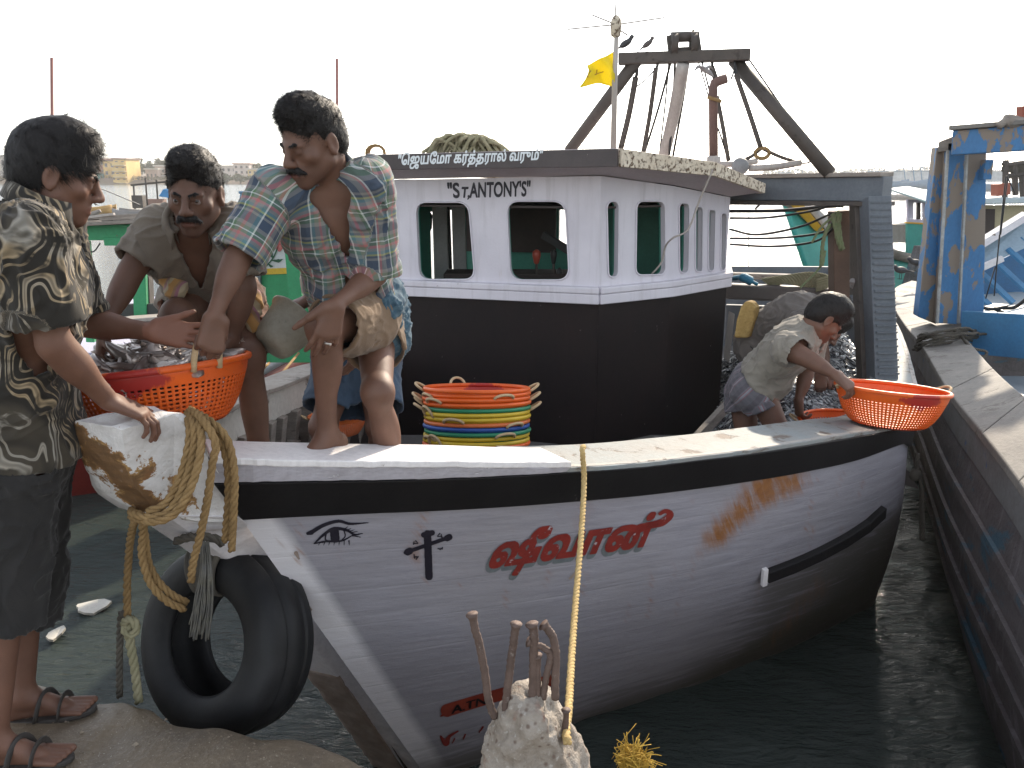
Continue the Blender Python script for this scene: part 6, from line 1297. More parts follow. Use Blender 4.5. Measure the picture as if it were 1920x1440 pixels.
N = NT('rough_concrete'); co = N.coord(); f = N.noise(co, 16, 6, .65); g = N.noise(co, 75, 5, .65); col = N.mix(N.step(f, .38, .66), (.38, .335, .285), (.23, .19, .15)); col = N.mix(N.step(g, .58, .72), col, (.50, .46, .41)); col = N.mix(N.math('MULTIPLY', N.step(N.vor(co, 42), .26, .12), .85), col, (.15, .10, .075)); col = N.mix(N.math('MULTIPLY', N.step(N.noise(co, 11, 3), .62, .7), .6), col, (.26, .105, .065))
N.base(col); N.rough(.85); N.bump(N.math('ADD', N.math('MULTIPLY', g, 1.3), f), .8, .01)
v, q = stump(); place('concrete_body', mesh_of('concrete_body', v, q, True, org(ST)), N.m, ST)
rb_m = paint('rebar', (.155, .105, .085), (.10, .068, .056), 14, .7, .6, 90, (1, 1, 1), (.26, .21, .18), (.62, .7), 30, .15)
YS = 1.58
for pts, r0 in (([(928, 1345), (915, 1305), (904, 1240), (893, 1185), (886, 1150)], .0088), ([(948, 1340), (952, 1290), (957, 1240), (964, 1200), (969, 1168)], .0088), ([(998, 1330), (1000, 1280), (1000, 1240), (1002, 1195), (997, 1170)], .0095), ([(1008, 1320), (1008, 1270), (1008, 1228)], .0075), ([(1018, 1310), (1024, 1270), (1032, 1235), (1028, 1219), (1010, 1212), (990, 1202)], .0075), ([(1041, 1310), (1042, 1260), (1040, 1215), (1032, 1185), (1020, 1170)], .0088), ([(1060, 1392), (1060, 1360), (1062, 1330)], .007)):
    c = cr([U(*p, YS + .0 * k) for k, p in enumerate(pts)], 8); t = np.linspace(0, 1, len(c)); rad = r0 * (1 + .10 * np.sin(t * 90)) * (1 + .45 * np.clip((t - .93) / .05, 0, 1)); c = c + np.stack([fbm(np.stack([t * 9, 0 * t, 0 * t + r0 * 999], 1), 4, 2) * .0015] * 3, 1)
    obj('bent_bar', MB().tube(c, rad, 9), rb_m, ST, True)

# ------------------------------------------------------------------ ropes, cables and gear on the after deck
for k, pts in enumerate(([(1368, 447, 6.3), (1460, 446, 6.2), (1540, 436, 6.0), (1566, 410, 5.8)], [(1368, 458, 6.3), (1450, 462, 6.2), (1530, 452, 6.0), (1570, 420, 5.8)], [(1368, 430, 6.4), (1420, 440, 6.2), (1500, 425, 6.0), (1560, 400, 5.8)], [(1368, 396, 6.5), (1460, 395, 6.3), (1540, 388, 6), (1580, 386, 5.8)], [(1368, 409, 6.4), (1440, 408, 6.3), (1520, 396, 6.0), (1556, 386, 5.8)], [(1416, 392, 6.2), (1426, 382, 6.2), (1430, 378, 6.2)])):
    tag(obj('slack_cable', MB().tube(cr([U(*p) for p in pts], 8), .0085 if k != 3 else .013, 7), M['cable'], None, True), ['black cable hanging lowest between the wheelhouse and the winch post', 'black cable just above the lowest one beside the wheelhouse', 'slack black cable in the middle of the bunch beside the wheelhouse', 'thickest straight cable tight under the grey gallows beam', 'thin cable right under the thickest one below the gallows beam', 'short bent cable under the roof corner'][k], 'cable', 'cables under the gallows beam')
tag(obj('thin_line', MB().tube([U(1404, 400, 6.6), U(1404, 500, 6.6)], .004, 5), M['cable'], None, True), 'thin line hanging straight down over the bright water behind the wheelhouse', 'line')
wp = thing('winch_post', 'dark rusty winch post wrapped in green net rags below the gallows beam', 'post', U(1573, 555, 5.9))
obj('post_body', MB().beam(U(1572, 395, 5.9), U(1573, 560, 5.9), .11, .12, (0, 1, 0)), paint('rust_brown', (.085, .05, .035), (.14, .085, .06), 6, .7, .5), wp, bev=.006)
obj('post_body', MB().beam(U(1592, 400, 5.95), U(1594, 560, 5.95), .06, .08, (0, 1, 0)), M['rust_steel'], wp, bev=.006)
obj('net_rag', MB().rope(cr([U(1562, 400, 5.8), U(1568, 430, 5.78), U(1580, 470, 5.78), U(1570, 440, 5.78), U(1574, 400, 5.8)], 6), .02).rope(cr([U(1570, 396, 5.8), U(1574, 440, 5.78), U(1578, 462, 5.78)], 6), .018).rope(cr([U(1560, 408, 5.8), U(1540, 426, 5.8), U(1522, 455, 5.8)], 6), .009).rope(cr([U(1556, 420, 5.8), U(1544, 450, 5.8), U(1540, 500, 5.8), U(1546, 470, 5.8)], 6), .014).rope(cr([U(1545, 490, 5.85), U(1530, 510, 5.9), U(1500, 540, 5.9)], 6), .008), paint('net_green', (.16, .22, .10), (.22, .22, .13), 30, .9, .4), wp, True, fixn=False)
obj('block_cheek', MB().box(U(1612, 402, 5.75), (.09, .06, .14)).box(U(1606, 392, 5.7), (.05, .05, .07)), M['old_wood'], wp, bev=.01)
mb = MB()
for k in range(9):
    y = 516 + k * 2.4; mb.rope(cr([U(1428 + k * 3, y + 8, 6.6), U(1470, y + 2 - k, 6.5), U(1520, y - 4 + k, 6.4), U(1552, y + 2, 6.3), U(1530, y + 10, 6.3)], 6), .011)
tag(obj('rope_heap', mb, M['rope_olive'], None, True, fixn=False), 'heap of olive rope lying on the bulwark behind the bending men', 'rope')
tag(obj('blue_rag', MB().tube(cr([U(1376, 522, 6.6), U(1392, 520, 6.5), U(1408, 527, 6.5), U(1420, 533, 6.5)], 6), [.03] * 6 + [.05] * 7 + [.02] * 6, 9, True, .7), paint('tarp_blue', (.03, .20, .32), None, 8, .6, .3), None, True), 'crumpled blue tarpaulin rag on the bulwark beside the wheelhouse', 'rag')
# bulwark and rail across the after deck
obj('cross_rail', MB().beam(U(1360, 545, 6.7), U(1600, 556, 6.3), .14, .12), paint('rail_brown', (.10, .085, .08), (.14, .12, .11), 6, .6, .3), boat, bev=.02)
obj('cross_board', MB().beam(U(1360, 605, 6.7), U(1600, 615, 6.35), .06, .30), grey, boat, bev=.006); obj('cross_rail', MB().beam(U(1365, 516, 7.4), U(1560, 522, 7.1), .10, .05), M['old_wood'], boat, bev=.01)
obj('fish_box_board', MB().beam(U(1576, 556, 6.2), U(1640, 660, 5.3), .05, .25), grey, boat, bev=.006)
obj('leaning_board', MB().beam(U(1362, 762, 4.95), U(1292, 838, 4.5), .035, .07), M['old_wood'], boat, bev=.004); obj('leaning_board', MB().beam(U(1382, 810, 4.7), U(1362, 850, 4.5), .05, .03), M['plank_grey'], boat, bev=.004)
sl_ = U(1394, 600, 5.15)
pts = [(1376, 634), (1380, 600), (1388, 575), (1398, 564), (1408, 566), (1416, 577), (1414, 600), (1402, 634)]
tag(obj('foam_slab', MB().prism([U(x, y, 5.25) for x, y in pts], (.05, .06, 0)), paint('foam_tan', (.46, .31, .11), (.36, .23, .07), 30, .8, .8, 60, (1, 1, 1), (.20, .12, .04), (.62, .66), 60), None, False, bev=.012), 'oval tan foam slab standing upright behind the bent man in grey', 'foam slab')
tag(obj('wooden_crate_edge', MB().prism([U(1366, 582, 5.5), U(1378, 588, 5.4), U(1376, 600, 5.4), U(1366, 594, 5.5)], (0, .05, -.3)), M['pale_wood'], None, bev=.006), 'edge of a pale wooden box beside the black wheelhouse side', 'box')
# ------------------------------------------------------------------ birds
bird_m = paint('crow_black', (.022, .022, .026), (.05, .047, .05), 20, .5, .2, 120); bird_g = paint('pigeon_grey', (.20, .18, .18), (.30, .28, .27), 24, .6, .2, 120)
def bird(label, foot, face, L=.26, m=None, lean=.45, name='crow', grp=None):
    f = unit(np.asarray(face, float) * np.array((1, 1, 0))); up = V3(0, 0, 1); s_ = np.cross(up, f); F_ = np.asarray(foot, float); V = Vol(F_ - L, F_ + L * 1.1, L * .018, L * .06)
    ax = unit(f * math.cos(lean) + up * math.sin(lean)); c = F_ + up * L * .36; A = np.array([s_, ax, np.cross(s_, ax)])
    V.ell(c, np.array((.125, .27, .135)) * L, A); hd = c + ax * .30 * L + up * .10 * L; V.cap(c + ax * .18 * L, hd, .09 * L, .075 * L); V.ell(hd, np.array((.07, .085, .075)) * L)
    V.cap(hd + f * .06 * L, hd + f * .19 * L - up * .015 * L, .028 * L, .008 * L, .01 * L); V.cap(c - ax * .2 * L, c - ax * .58 * L - up * .02 * L, .07 * L, .045 * L, .04 * L, flat=(np.cross(s_, ax), .4))
    for k in (-1, 1): V.cap(c + s_ * k * .11 * L + ax * .12 * L, c + s_ * k * .06 * L - ax * .42 * L, .07 * L, .025 * L, .03 * L, flat=(s_, .5))
    v, q = V.mesh(); root = thing(name, label, 'bird', F_, grp); place('body', mesh_of('body', v, q, True, F_), m or bird_m, root)
    for k in (-1, 1):
        a = F_ + s_ * k * .06 * L; obj('leg', MB().tube([a + up * .26 * L, a], .012 * L, 5).tube([a, a + f * .09 * L], .01 * L, 4).tube([a, a - f * .05 * L], .01 * L, 4), M['cable'], root)
    return root
bird('black crow perched at the left end of the gallows top bar beside the mast', U(1172, 99, 6.26), (1, -.1, 0), .17, lean=.55); bird('smaller brown crow perched on the gallows top bar, beside the first crow', U(1213, 97, 6.22), (.9, -.3, 0), .14, paint('crow_brown', (.10, .085, .08), None, 20, .6, .2), lean=.6)
bird('black crow standing on the round end of the blue boat\'s gunwale, nearer of two', UR(1688, 523, 8.0), (-1, -.2, 0), .27, lean=.1); bird('black crow behind the other one at the blue boat\'s post', UR(1716, 508, 8.5), (-1, .1, 0), .27, lean=.2)
bird('grey pigeon on the bulwark beside the dark winch post', U(1604, 560, 5.6), (-.6, -.6, 0), .24, bird_g, .2, 'pigeon')
FB = thing('flying_bird', 'grey brown bird flying with spread wings in front of the gallows', 'bird', U(1326, 130, 6.0)); V = Vol(U(1326, 130, 6.0) - .25, U(1326, 130, 6.0) + .25, .006, .012); q = lambda x, y, Y=6.0: U(x, y, Y)
V.cap(q(1318, 130), q(1330, 136), .016, .014); V.cap(q(1330, 136), q(1336, 143), .014, .009); V.cap(q(1320, 128), q(1310, 125, 5.97), .018, .016, flat=((0, 0, 1), .5)); V.cap(q(1310, 125, 5.97), q(1299, 135, 5.93), .016, .004, flat=((0, 0, 1), .5)); V.cap(q(1322, 129), q(1330, 124, 6.08), .018, .012, flat=((0, 0, 1), .5)); V.cap(q(1330, 124, 6.08), q(1340, 132, 6.12), .012, .004, flat=((0, 0, 1), .5))
v, f = V.mesh(); place('body', mesh_of('body', v, f, True, org(FB)), bird_g, FB)
# ------------------------------------------------------------------ people
skin1 = skin_mat('skin_dark', (.165, .080, .051)); skin2 = skin_mat('skin_deep', (.15, .074, .048)); skin3 = skin_mat('skin_warm', (.175, .083, .053))
def cloth_node(name): 
    N = NT(name); f = N.sep(N.attr('fab').outputs['Vector']); return N, f
def weave(N, f, sc=900, st=.25, rough=.85):
    co = N.coord(); g = N.noise(co, 220, 3, .6); N.bump(N.math('ADD', g, N.math('MULTIPLY', N.noise(co, 30, 4, .6), .6)), st, .003); N.rough(rough); N.spec(.2); N.b.inputs['Sheen Weight'].default_value = .15
def stripes(N, u, period, stops):
    t = N.math('FRACT', N.math('DIVIDE', N.math('ADD', u, 10 * period), period)); return N.ramp(t, stops, 'CONSTANT')
def plaid_mat():
    N, f = cloth_node('plaid_cloth')
    nv = (.045, .065, .10); gr = (.22, .215, .20); pk = (.42, .15, .15); gn = (.10, .17, .09); wt = (.60, .62, .60); tq = (.10, .20, .22); yl = (.32, .33, .10)
    v = stripes(N, f[0], .118, [(0, nv), (.16, nv), (.20, wt), (.235, tq), (.32, gr), (.44, pk), (.50, gr), (.60, gn), (.66, wt), (.685, nv), (.80, gr), (.90, pk), (.94, wt), (.965, nv)])
    h = stripes(N, f[1], .105, [(0, nv), (.22, nv), (.26, gr), (.36, gn), (.46, wt), (.49, gn), (.58, pk), (.66, gr), (.74, tq), (.82, yl), (.87, nv), (.93, gr)])
    co = N.coord(); col = N.mix(.5, v, h); col = N.mix(N.math('MULTIPLY', N.step(N.noise(co, 5, 4, .6), .4, .7), .25), col, (.16, .15, .14)); N.base(col); weave(N, f); return N.m
def swirl_mat():
    N, f = cloth_node('swirl_cloth'); v = N.attr('fab').outputs['Vector']; w1 = N.n('ShaderNodeTexWave', wave_type='BANDS', bands_direction='DIAGONAL'); N.put(w1.inputs['Vector'], N.mapv(v, (1.9, 1.1, 1), (0, 0, .6)))
    for k, x in (('Scale', 3.6), ('Distortion', 16.0), ('Detail', 1.5), ('Detail Scale', 1.1), ('Detail Roughness', .5)): w1.inputs[k].default_value = x
    w1.inputs['Detail Scale'].default_value = 1.25
    ln = N.ramp(N.math('PINGPONG', N.math('MULTIPLY', w1.outputs[1], 3.0), 1.0), [(0, (0, 0, 0)), (.55, (0, 0, 0)), (.72, (.75,) * 3), (.86, (1,) * 3), (1, (.5,) * 3)])
    big = N.noise(v, 6.5, 2, .5, .8); tone = N.mix(N.step(big, .45, .6), (.36, .275, .17), (.34, .32, .28)); m = N.math('MULTIPLY', N.step(N.noise(v, 9, 3, .6, 1.2), .40, .52), 1.0)
    col = N.mix(N.math('MULTIPLY', ln, m), (.026, .023, .019), tone); col = N.mix(N.math('MULTIPLY', N.step(big, .52, .62), .25), col, (.17, .14, .10)); N.base(col); weave(N, f, st=.2); return N.m
def plain_cloth(name, c1, c2, st=.35, dirt=None):
    N, f = cloth_node(name); co = N.coord(); n_ = N.noise(co, 7, 6, .62); col = N.mix(N.step(n_, .3, .72), c1, c2)
    if dirt: col = N.mix(N.math('MULTIPLY', N.step(N.noise(co, 13, 6, .65), .52, .68), .75), col, dirt)
    N.base(col); weave(N, f, st=st); return N.m
def lungi_mat():
    N, f = cloth_node('lungi_cloth'); co = N.coord(); n_ = N.noise(N.mapv(N.attr('fab').outputs['Vector'], (1, 4, 1)), 22, 5, .65)
    col = N.mix(N.step(n_, .35, .62), (.035, .075, .115), (.075, .135, .175)); col = N.mix(N.step(n_, .64, .72), col, (.22, .27, .29)); N.base(col); weave(N, f, st=.5); return N.m
def check_mat():
    N, f = cloth_node('check_cloth'); v = stripes(N, f[0], .085, [(0, (.11, .10, .115)), (.30, (.17, .165, .185)), (.38, (.27, .09, .11)), (.42, (.30, .30, .33)), (.5, (.24, .24, .27)), (.56, (.27, .09, .11)), (.6, (.14, .135, .15))]); h = stripes(N, f[1], .03, [(0, (.085, .08, .09)), (.55, (.12, .11, .12))])
    N.base(N.mix(.3, v, h)); weave(N, f); return N.m

def shirt_vol(J, A, AH, P, off, sl, h=.006, hem=.0, k=.045, slack=.0, belly=None):
    """sl: sleeve length fractions of the upper arm, per side; hem: metres below the pelvis joint"""
    lo, hi = bounds({k_: J[k_] for k_ in ('pelvis', 'neck', 'shL', 'shR', 'elL', 'elR', 'wrL', 'wrR')}, .26); V = Vol(lo, hi, h, k)
    put_prims(V, P, off, k); up = unit(J['neck'] - J['pelvis'])
    V.ell(J['pelvis'] - up * hem * .5, np.array((.165, .12, .10 + hem)) + slack, AH, k, off=off)
    if belly is not None: V.ell(belly[0], belly[1], AH, .05)
    for s_ in 'LR':
        a, b = J['sh' + s_], J['el' + s_]; e = a + (b - a) * min(sl[s_], 1.0); r1 = .052 + off + .006
        if sl[s_] > 1.0: V.cap(a, b, .05 + off, .042 + off + .010, k); V.cap(b, lerp(b, J['wr' + s_], sl[s_] - 1), .042 + off + .012, .036 + off + .012, .02)
        else: V.cap(a, e, .05 + off, .044 + off + .012, k)
    return V, up
def open_shirt(V, J, A, up, sl, off, hem, vneck=.13, vw=.05):
    V.hollow(.0085)
    nk = J['neck']; f = A[1]
    V.ell(nk + up * .05, np.array((.062, .062, .07)), A, .004, True)
    for t in np.linspace(0, 1, 18): V.ell(nk - up * vneck * t + f * (.075 + .035 * t), np.array((vw * (1 - t) + .006, .06, .03)), A, .004, True)
    for s_ in 'LR':
        a, b = (J['sh' + s_], J['el' + s_])
        if sl[s_] > 1.0: a, b, t = b, J['wr' + s_], sl[s_] - 1
        else: t = sl[s_]
        e = lerp(a, b, t); d = unit(b - a); V.cap(e + d * .0, e + d * .14, .088, .088, .003, True, ends=True)
    V.plane(J['pelvis'] - up * hem, -up)
def cuff(V, a, b, t, r): e = lerp(a, b, t); d = unit(b - a); V.cap(e - d * .03, e + d * .004, r, r, .006, ends=True)
def collar(J, A, up, m, root, r=.066, h=.036, name='collar', op=.5):
    nk = J['neck'] + up * .012; th = np.linspace(op, 2 * math.pi - op, 40); g = []
    for (rr, zz) in ((r - .004, .0), (r + .001, h), (r + .010, h + .002), (r + .020, h * .55), (r + .028, -.004)):
        g.append([nk + A[0] * (rr * 1.08 * math.sin(t)) + A[1] * (rr * math.cos(t) + .012) + up * (zz + .016 * math.cos(t) * -1 - (.03 * math.exp(-((min(t, 2 * math.pi - t) - op) / .35) ** 2) if zz < h * .6 else 0)) for t in th])
    g = np.array(g); o = obj(name, MB().sheet(g), m, root, True, solid=.003, fixn=False)
    setattr3(o.data, 'fab', np.stack([np.tile(th * .07, len(g)), np.repeat(np.arange(len(g)) * .02, len(th)), 0 * np.tile(th, len(g))], 1)); return o
def bones(J, A, r=.15):
    return [(J['pelvis'], J['neck'], .15, A[1])] + [(J['sh' + s_], J['el' + s_], .06, A[1]) for s_ in 'LR'] + [(J['el' + s_], J['wr' + s_], .05, A[1]) for s_ in 'LR']
def mk_person(label, J, hands, feet, skin, h=.0045, stub=True, loc=None):
    base_ = loc if loc is not None else lerp(J['anL'], J['anR'], .5); root = thing('person', label, 'person', base_)
    V, A, AH, P = build_body(J, hands, feet, h); finish_body(root, V, J, skin, stub, hands); return root, A, AH, P
def leg_cloth(name, root, J, m, t1, off=.016, h=.006, hem_r=1.15, fold=.005, flare=.0, seed=3, waist=.10, AH=None, hollow=True, sides='LR', drop=None):
    ks = ['pelvis'] + ['hip' + s_ for s_ in 'LR'] + ['kn' + s_ for s_ in 'LR'] + ['an' + s_ for s_ in 'LR']; lo, hi = bounds({k: J[k] for k in ks}, .2); V = Vol(lo, hi, h, .04)
    up = unit(J['neck'] - J['pelvis']); V.ell(J['pelvis'] + up * .015, np.array((.160, .115, .12)), AH, .04, off=off)
    ends = []
    for s_ in sides:
        hp, kn, an = J['hip' + s_], J['kn' + s_], J['an' + s_]; t = t1[s_] if isinstance(t1, dict) else t1
        V.cap(hp, lerp(hp, kn, min(t, 1)), .086 + off, (.086 - .03 * min(t, 1)) + off + flare, .05)
        if t > 1: V.cap(kn, lerp(kn, an, t - 1), .056 + off + flare, .052 + off + flare, .03)
        a, b, tt = (hp, kn, t) if t <= 1 else (kn, an, t - 1); e = lerp(a, b, tt); ends.append((e, unit(b - a)))
    if drop: 
        for p, r, a_ in drop: V.ell(p, r, a_, .05)
    if hollow: V.hollow(.010)
    for e, d in ends: V.cap(e, e + d * .16, .125, .125, .003, True, ends=True)
    V.plane(J['pelvis'] + up * waist, up)
    B = [(J['hip' + s_], J['kn' + s_], .085, AH[1]) for s_ in 'LR'] + [(J['kn' + s_], J['an' + s_], .07, AH[1]) for s_ in 'LR'] + [(J['pelvis'] - up * .1, J['pelvis'] + up * .1, .15, AH[1])]
    return garment(name, root, V, m, J, B, fold, (8, 26), seed)

CURL_GRIP = (1.0, 1.25, .8)
# --- man in the plaid shirt, one foot up on the gunwale
J = dict(pelvis=U(684, 582, 2.76), neck=U(614, 336, 2.47), shL=U(690, 343, 2.46), shR=U(507, 350, 2.38), elL=U(703, 515, 2.52), wrL=U(628, 572, 2.34), elR=U(446, 482, 2.30), wrR=U(402, 592, 2.22),
         hipL=U(704, 612, 2.84), hipR=U(682, 598, 2.68), knR=U(606, 612, 2.44), anR=U(614, 812, 2.50), knL=U(708, 735, 2.54), anL=U(746, 985, 2.76), chest=U(622, 432, 2.54), head=U(587, 268, 2.40))
J['HA'] = frame(V3(-.58, -.70, -.30), V3(-.18, -.28, .94)); J['hs'] = .92; J['open'] = False; J['waist'] = U(654, 520, 2.66); J['bulk'] = .86; J['limb'] = .86
J['shR'] += V3(.01, .02, -.02)
hands = {'R': dict(d=V3(-.12, -.22, -.95), n=V3(-.55, .75, -.1), side=1, curl=[(.9, 1.2, .7), (1.0, 1.25, .8), (1.05, 1.3, .8), (1.1, 1.3, .8)], thumb=(.7, .25, .55), tcurl=.6),
         'L': dict(d=V3(-.28, -.12, -.92), n=V3(-.3, .92, .1), side=-1, curl=[(.25, .45, .2), (.3, .45, .25), (.35, .5, .25), (.45, .6, .3)], thumb=(.75, .75, .2), tcurl=.2, spread=.16)}
P1, A, AH, P = mk_person('man in plaid shirt and blue lungi with one foot up on the gunwale', J, hands, {'R': V3(-.55, -.75, -.12), 'L': V3(-.45, -.85, 0)}, skin1, .0042)
J['fw'] = A[1]
pm_ = plaid_mat(); sl = {'L': .99, 'R': .98}
V, up = shirt_vol(J, A, AH, P, .017, sl, .0047, .03, slack=.0, belly=(U(636, 540, 2.62), np.array((.12, .09, .13))))
for s_ in 'LR': cuff(V, J['sh' + s_], J['el' + s_], sl[s_], .070)
open_shirt(V, J, A, up, sl, .017, -.035, .17, .052)
garment('shirt', P1, V, pm_, J, bones(J, A), .0075, (7, 22), 4)
cf = paint('cuff_plain', (.2, .2, .2)); collar(J, A, up, pm_, P1, .064, .036, op=.75)
add_hair(P1, J, .066, .0, .005, 9000, .014, .5, 4, -.06, 1.02); face_hair(P1, J, True, .0085, .034)
tan = plain_cloth('shorts_tan', (.20, .135, .085), (.16, .105, .065), .3)
leg_cloth('shorts', P1, J, tan, .80, .014, .0055, seed=5, AH=AH, fold=.004, flare=.016, sides='R', waist=.24, drop=[(lerp(J['hipR'], J['knR'], .45) - V3(0, 0, .03), np.array((.07, .07, .07)), None)])
leg_cloth('shorts', P1, J, tan, .40, .012, .0055, seed=6, AH=AH, fold=.004, flare=.012, sides='L')
lg = dict(J); 
V = Vol(J['pelvis'] - .42, J['pelvis'] + .42, .006, .05); V.ell(J['pelvis'] + up * .02, np.array((.166, .134, .135)), AH, .05); V.cap(J['hipL'] + V3(.005, .03, .01), lerp(J['hipL'], J['knL'], .22) + V3(.02, .05, 0), .098, .092); V.cap(J['hipR'] + V3(.02, .02, .04), lerp(J['hipR'], J['knR'], .30) + V3(0, .02, .045), .088, .060); V.ell(U(732, 590, 2.86), (.055, .09, .11), None, .05)
V.hollow(.012); e = lerp(J['hipL'], J['knL'], .34); d = unit(J['knL'] - J['hipL']); V.cap(e, e + d * .2, .16, .16, .004, True, ends=True); e = lerp(J['hipR'], J['knR'], .40); d = unit(J['knR'] - J['hipR']); V.cap(e, e + d * .22, .15, .15, .004, True, ends=True)
V.ell(lerp(J['hipR'], J['knR'], .55) + V3(-.0, -.10, -.06), (.15, .13, .13), None, .01, True); V.plane(J['pelvis'] + up * .11, up)
garment('lungi', P1, V, lungi_mat(), J, [(J['pelvis'] - up * .15, J['pelvis'] + up * .15, .16, AH[1])], .010, (6, 40), 6)
kn = U(690, 552, 2.56); obj('waist_knot', MB().tube(cr([U(606, 520, 2.56), U(612, 514, 2.53), U(622, 514, 2.53), U(628, 524, 2.55), U(620, 532, 2.56)], 5), .011, 7), plain_cloth('knot_grey', (.25, .26, .27), (.2, .2, .2)), P1, True)
d = unit(hands['L']['d']); n_ = unit(hands['L']['n'] - d * (hands['L']['n'] @ d)); t_ = np.cross(d, n_) * -1; rc = J['wrL'] + d * .112 + t_ * -.0105 + n_ * .006
obj('ring', MB().lathe([(.0095, -.003), (.0112, -.003), (.0112, .003), (.0095, .003)], 18, rc, np.array([t_, n_, d]), True), paint('ring_metal', (.65, .60, .55), None, 5, .3, .0, 60, metal=.9), P1, True)

def buttons(root, J, A, up, n=5, t0=.52, step=.085, off=0.0):
    sh = [c for c in root.children if c.name.startswith('shirt')][0]; me = sh.data; o0 = org(root); v = np.array([tuple(p.co) for p in me.vertices]) + o0
    T = BVHTree.FromPolygons([Vector(p) for p in v], [tuple(p.vertices) for p in me.polygons])
    for k in range(n):
        c = J['neck'] - up * (t0 * .3 + step * k) + A[0] * off; p, nn_, i, d = T.ray_cast(Vector(c + A[1] * .4), Vector(-A[1]))
        if p is None: continue
        nn_ = np.array(nn_); obj('button', MB().lathe([(.0001, .003), (.0045, .003), (.0058, .0015), (.0058, -.001)], 10, np.array(p), frame(np.cross(nn_, (0, .3, 1)), nn_)), paint('button_dark', (.05, .05, .06), None, 9, .3, .0), root, True)
buttons(P1, J, A, up, 4, .62, .085)
# --- man in the dark khaki shirt, looking at the camera
J = dict(pelvis=U(400, 568, 2.95), neck=U(366, 418, 2.64), shR=U(302, 432, 2.66), shL=U(440, 425, 2.68), elR=U(246, 508, 2.58), wrR=U(196, 612, 2.46), elL=U(458, 540, 2.66), wrL=U(436, 632, 2.66), hipR=U(366, 572, 2.92), hipL=U(438, 576, 2.96), knR=U(335, 592, 2.62), anR=U(330, 820, 2.80), knL=U(466, 668, 2.72), anL=U(500, 960, 2.86), chest=U(368, 480, 2.76), head=U(366, 364, 2.56)); J['hs'] = .96
J['HA'] = frame(V3(.03, -.97, -.20), V3(.04, -.20, .97)); J['waist'] = U(384, 540, 2.88); J['bulk'] = .88; J['limb'] = .92
hands = {'R': dict(d=V3(-.10, -.25, -.95), n=V3(.9, .2, -.1), side=1, curl=CURL_GRIP, thumb=(.7, .3, .5), tcurl=.6), 'L': dict(d=V3(-.1, -.2, -.97), n=V3(-.9, .2, 0), side=-1, curl=(.8, 1.0, .6))}
P2, A, AH, P = mk_person('man in dark khaki shirt looking at the camera over the full orange basket', J, hands, {'R': V3(-.3, -.95, 0), 'L': V3(.35, -.93, 0)}, skin2, .0042)
kh = plain_cloth('khaki_cloth', (.20, .17, .135), (.15, .125, .10), .35, (.105, .085, .07)); sl = {'L': .80, 'R': .82}
V, up = shirt_vol(J, A, AH, P, .018, sl, .0047, -.04, slack=.0)
open_shirt(V, J, A, up, sl, .018, .0, .17, .05)
garment('shirt', P2, V, kh, J, bones(J, A), .008, (7, 24), 9); collar(J, A, up, kh, P2, .066, .030, op=.7)
add_hair(P2, J, .070, .0, .006, 8000, .012, .45, 6, -.05, 1.05); face_hair(P2, J, True, .0095, .036); add_eyes(P2, J, (0, .99, .08), .0776)
leg_cloth('shorts', P2, J, plain_cloth('shorts_rust', (.13, .055, .03), (.10, .045, .028), .4, (.06, .03, .02)), {'R': .55, 'L': .75}, .014, .0055, seed=8, AH=AH, fold=.007, flare=.012)
V = Vol(J['pelvis'] - .34, J['pelvis'] + .34, .006, .04); V.ell(J['pelvis'] + up * .03, np.array((.172, .132, .085)), AH); V.cap(U(326, 505, 2.74), U(330, 545, 2.66), .045, .035); V.cap(U(470, 560, 2.8), U(474, 610, 2.78), .035, .025); V.hollow(.012); V.ell(U(335, 600, 2.62), (.1, .12, .06), None, .01, True)
N, f = cloth_node('sash_cloth'); v_ = stripes(N, f[0], .05, [(0, (.42, .24, .09)), (.4, (.30, .19, .12)), (.55, (.30, .15, .18)), (.7, (.40, .33, .22))]); N.base(v_); weave(N, f)
garment('waist_cloth', P2, V, N.m, J, [(J['pelvis'] - up * .1, J['pelvis'] + up * .1, .16, AH[1])], .008, (9, 30), 12)

# --- man in the black and cream shirt, standing on the quay
J = dict(pelvis=U(32, 846, 2.12), neck=U(72, 392, 2.11), shR=U(52, 452, 1.93), shL=U(96, 440, 2.29), elR=U(102, 645, 1.95), wrR=U(204, 752, 2.06), elL=U(150, 604, 2.36), wrL=U(284, 622, 2.34), hipR=U(24, 870, 2.04), hipL=U(52, 864, 2.20), knR=U(14, 1075, 2.03), anR=U(-10, 1372, 2.0), knL=U(48, 1072, 2.19), anL=U(42, 1285, 2.20), chest=U(56, 560, 2.09), head=U(104, 328, 2.13), waist=U(40, 720, 2.09))
J['HA'] = frame(V3(.80, .46, -.28), V3(.30, .10, .95)); J['hs'] = .95; J['footup'] = (0, 0, 1)
for k_, (x, y) in {'anL': (40, 1300), 'anR': (-12, 1385)}.items():
    q = UZ(x, y, .085); J[k_] = q
hands = {'R': dict(d=V3(.80, .35, -.48), n=V3(.1, .15, -1.0), side=1, curl=[(.35, .55, .5), (.4, .6, .5), (.45, .6, .5), (.5, .65, .5)], thumb=(.8, .4, .1), tcurl=.1, spread=.05), 'L': dict(d=V3(.97, .1, -.12), n=V3(.1, -.85, .25), side=1, curl=[(.1, .15, .1), (.15, .2, .15), (.2, .25, .15), (.25, .3, .2)], thumb=(.95, .45, .1), tcurl=.0, spread=.10)}
hands['L']['side'] = -1 if np.dot(np.cross(unit(hands['L']['d']), hands['L']['n']), (0, 0, 1)) < 0 else 1
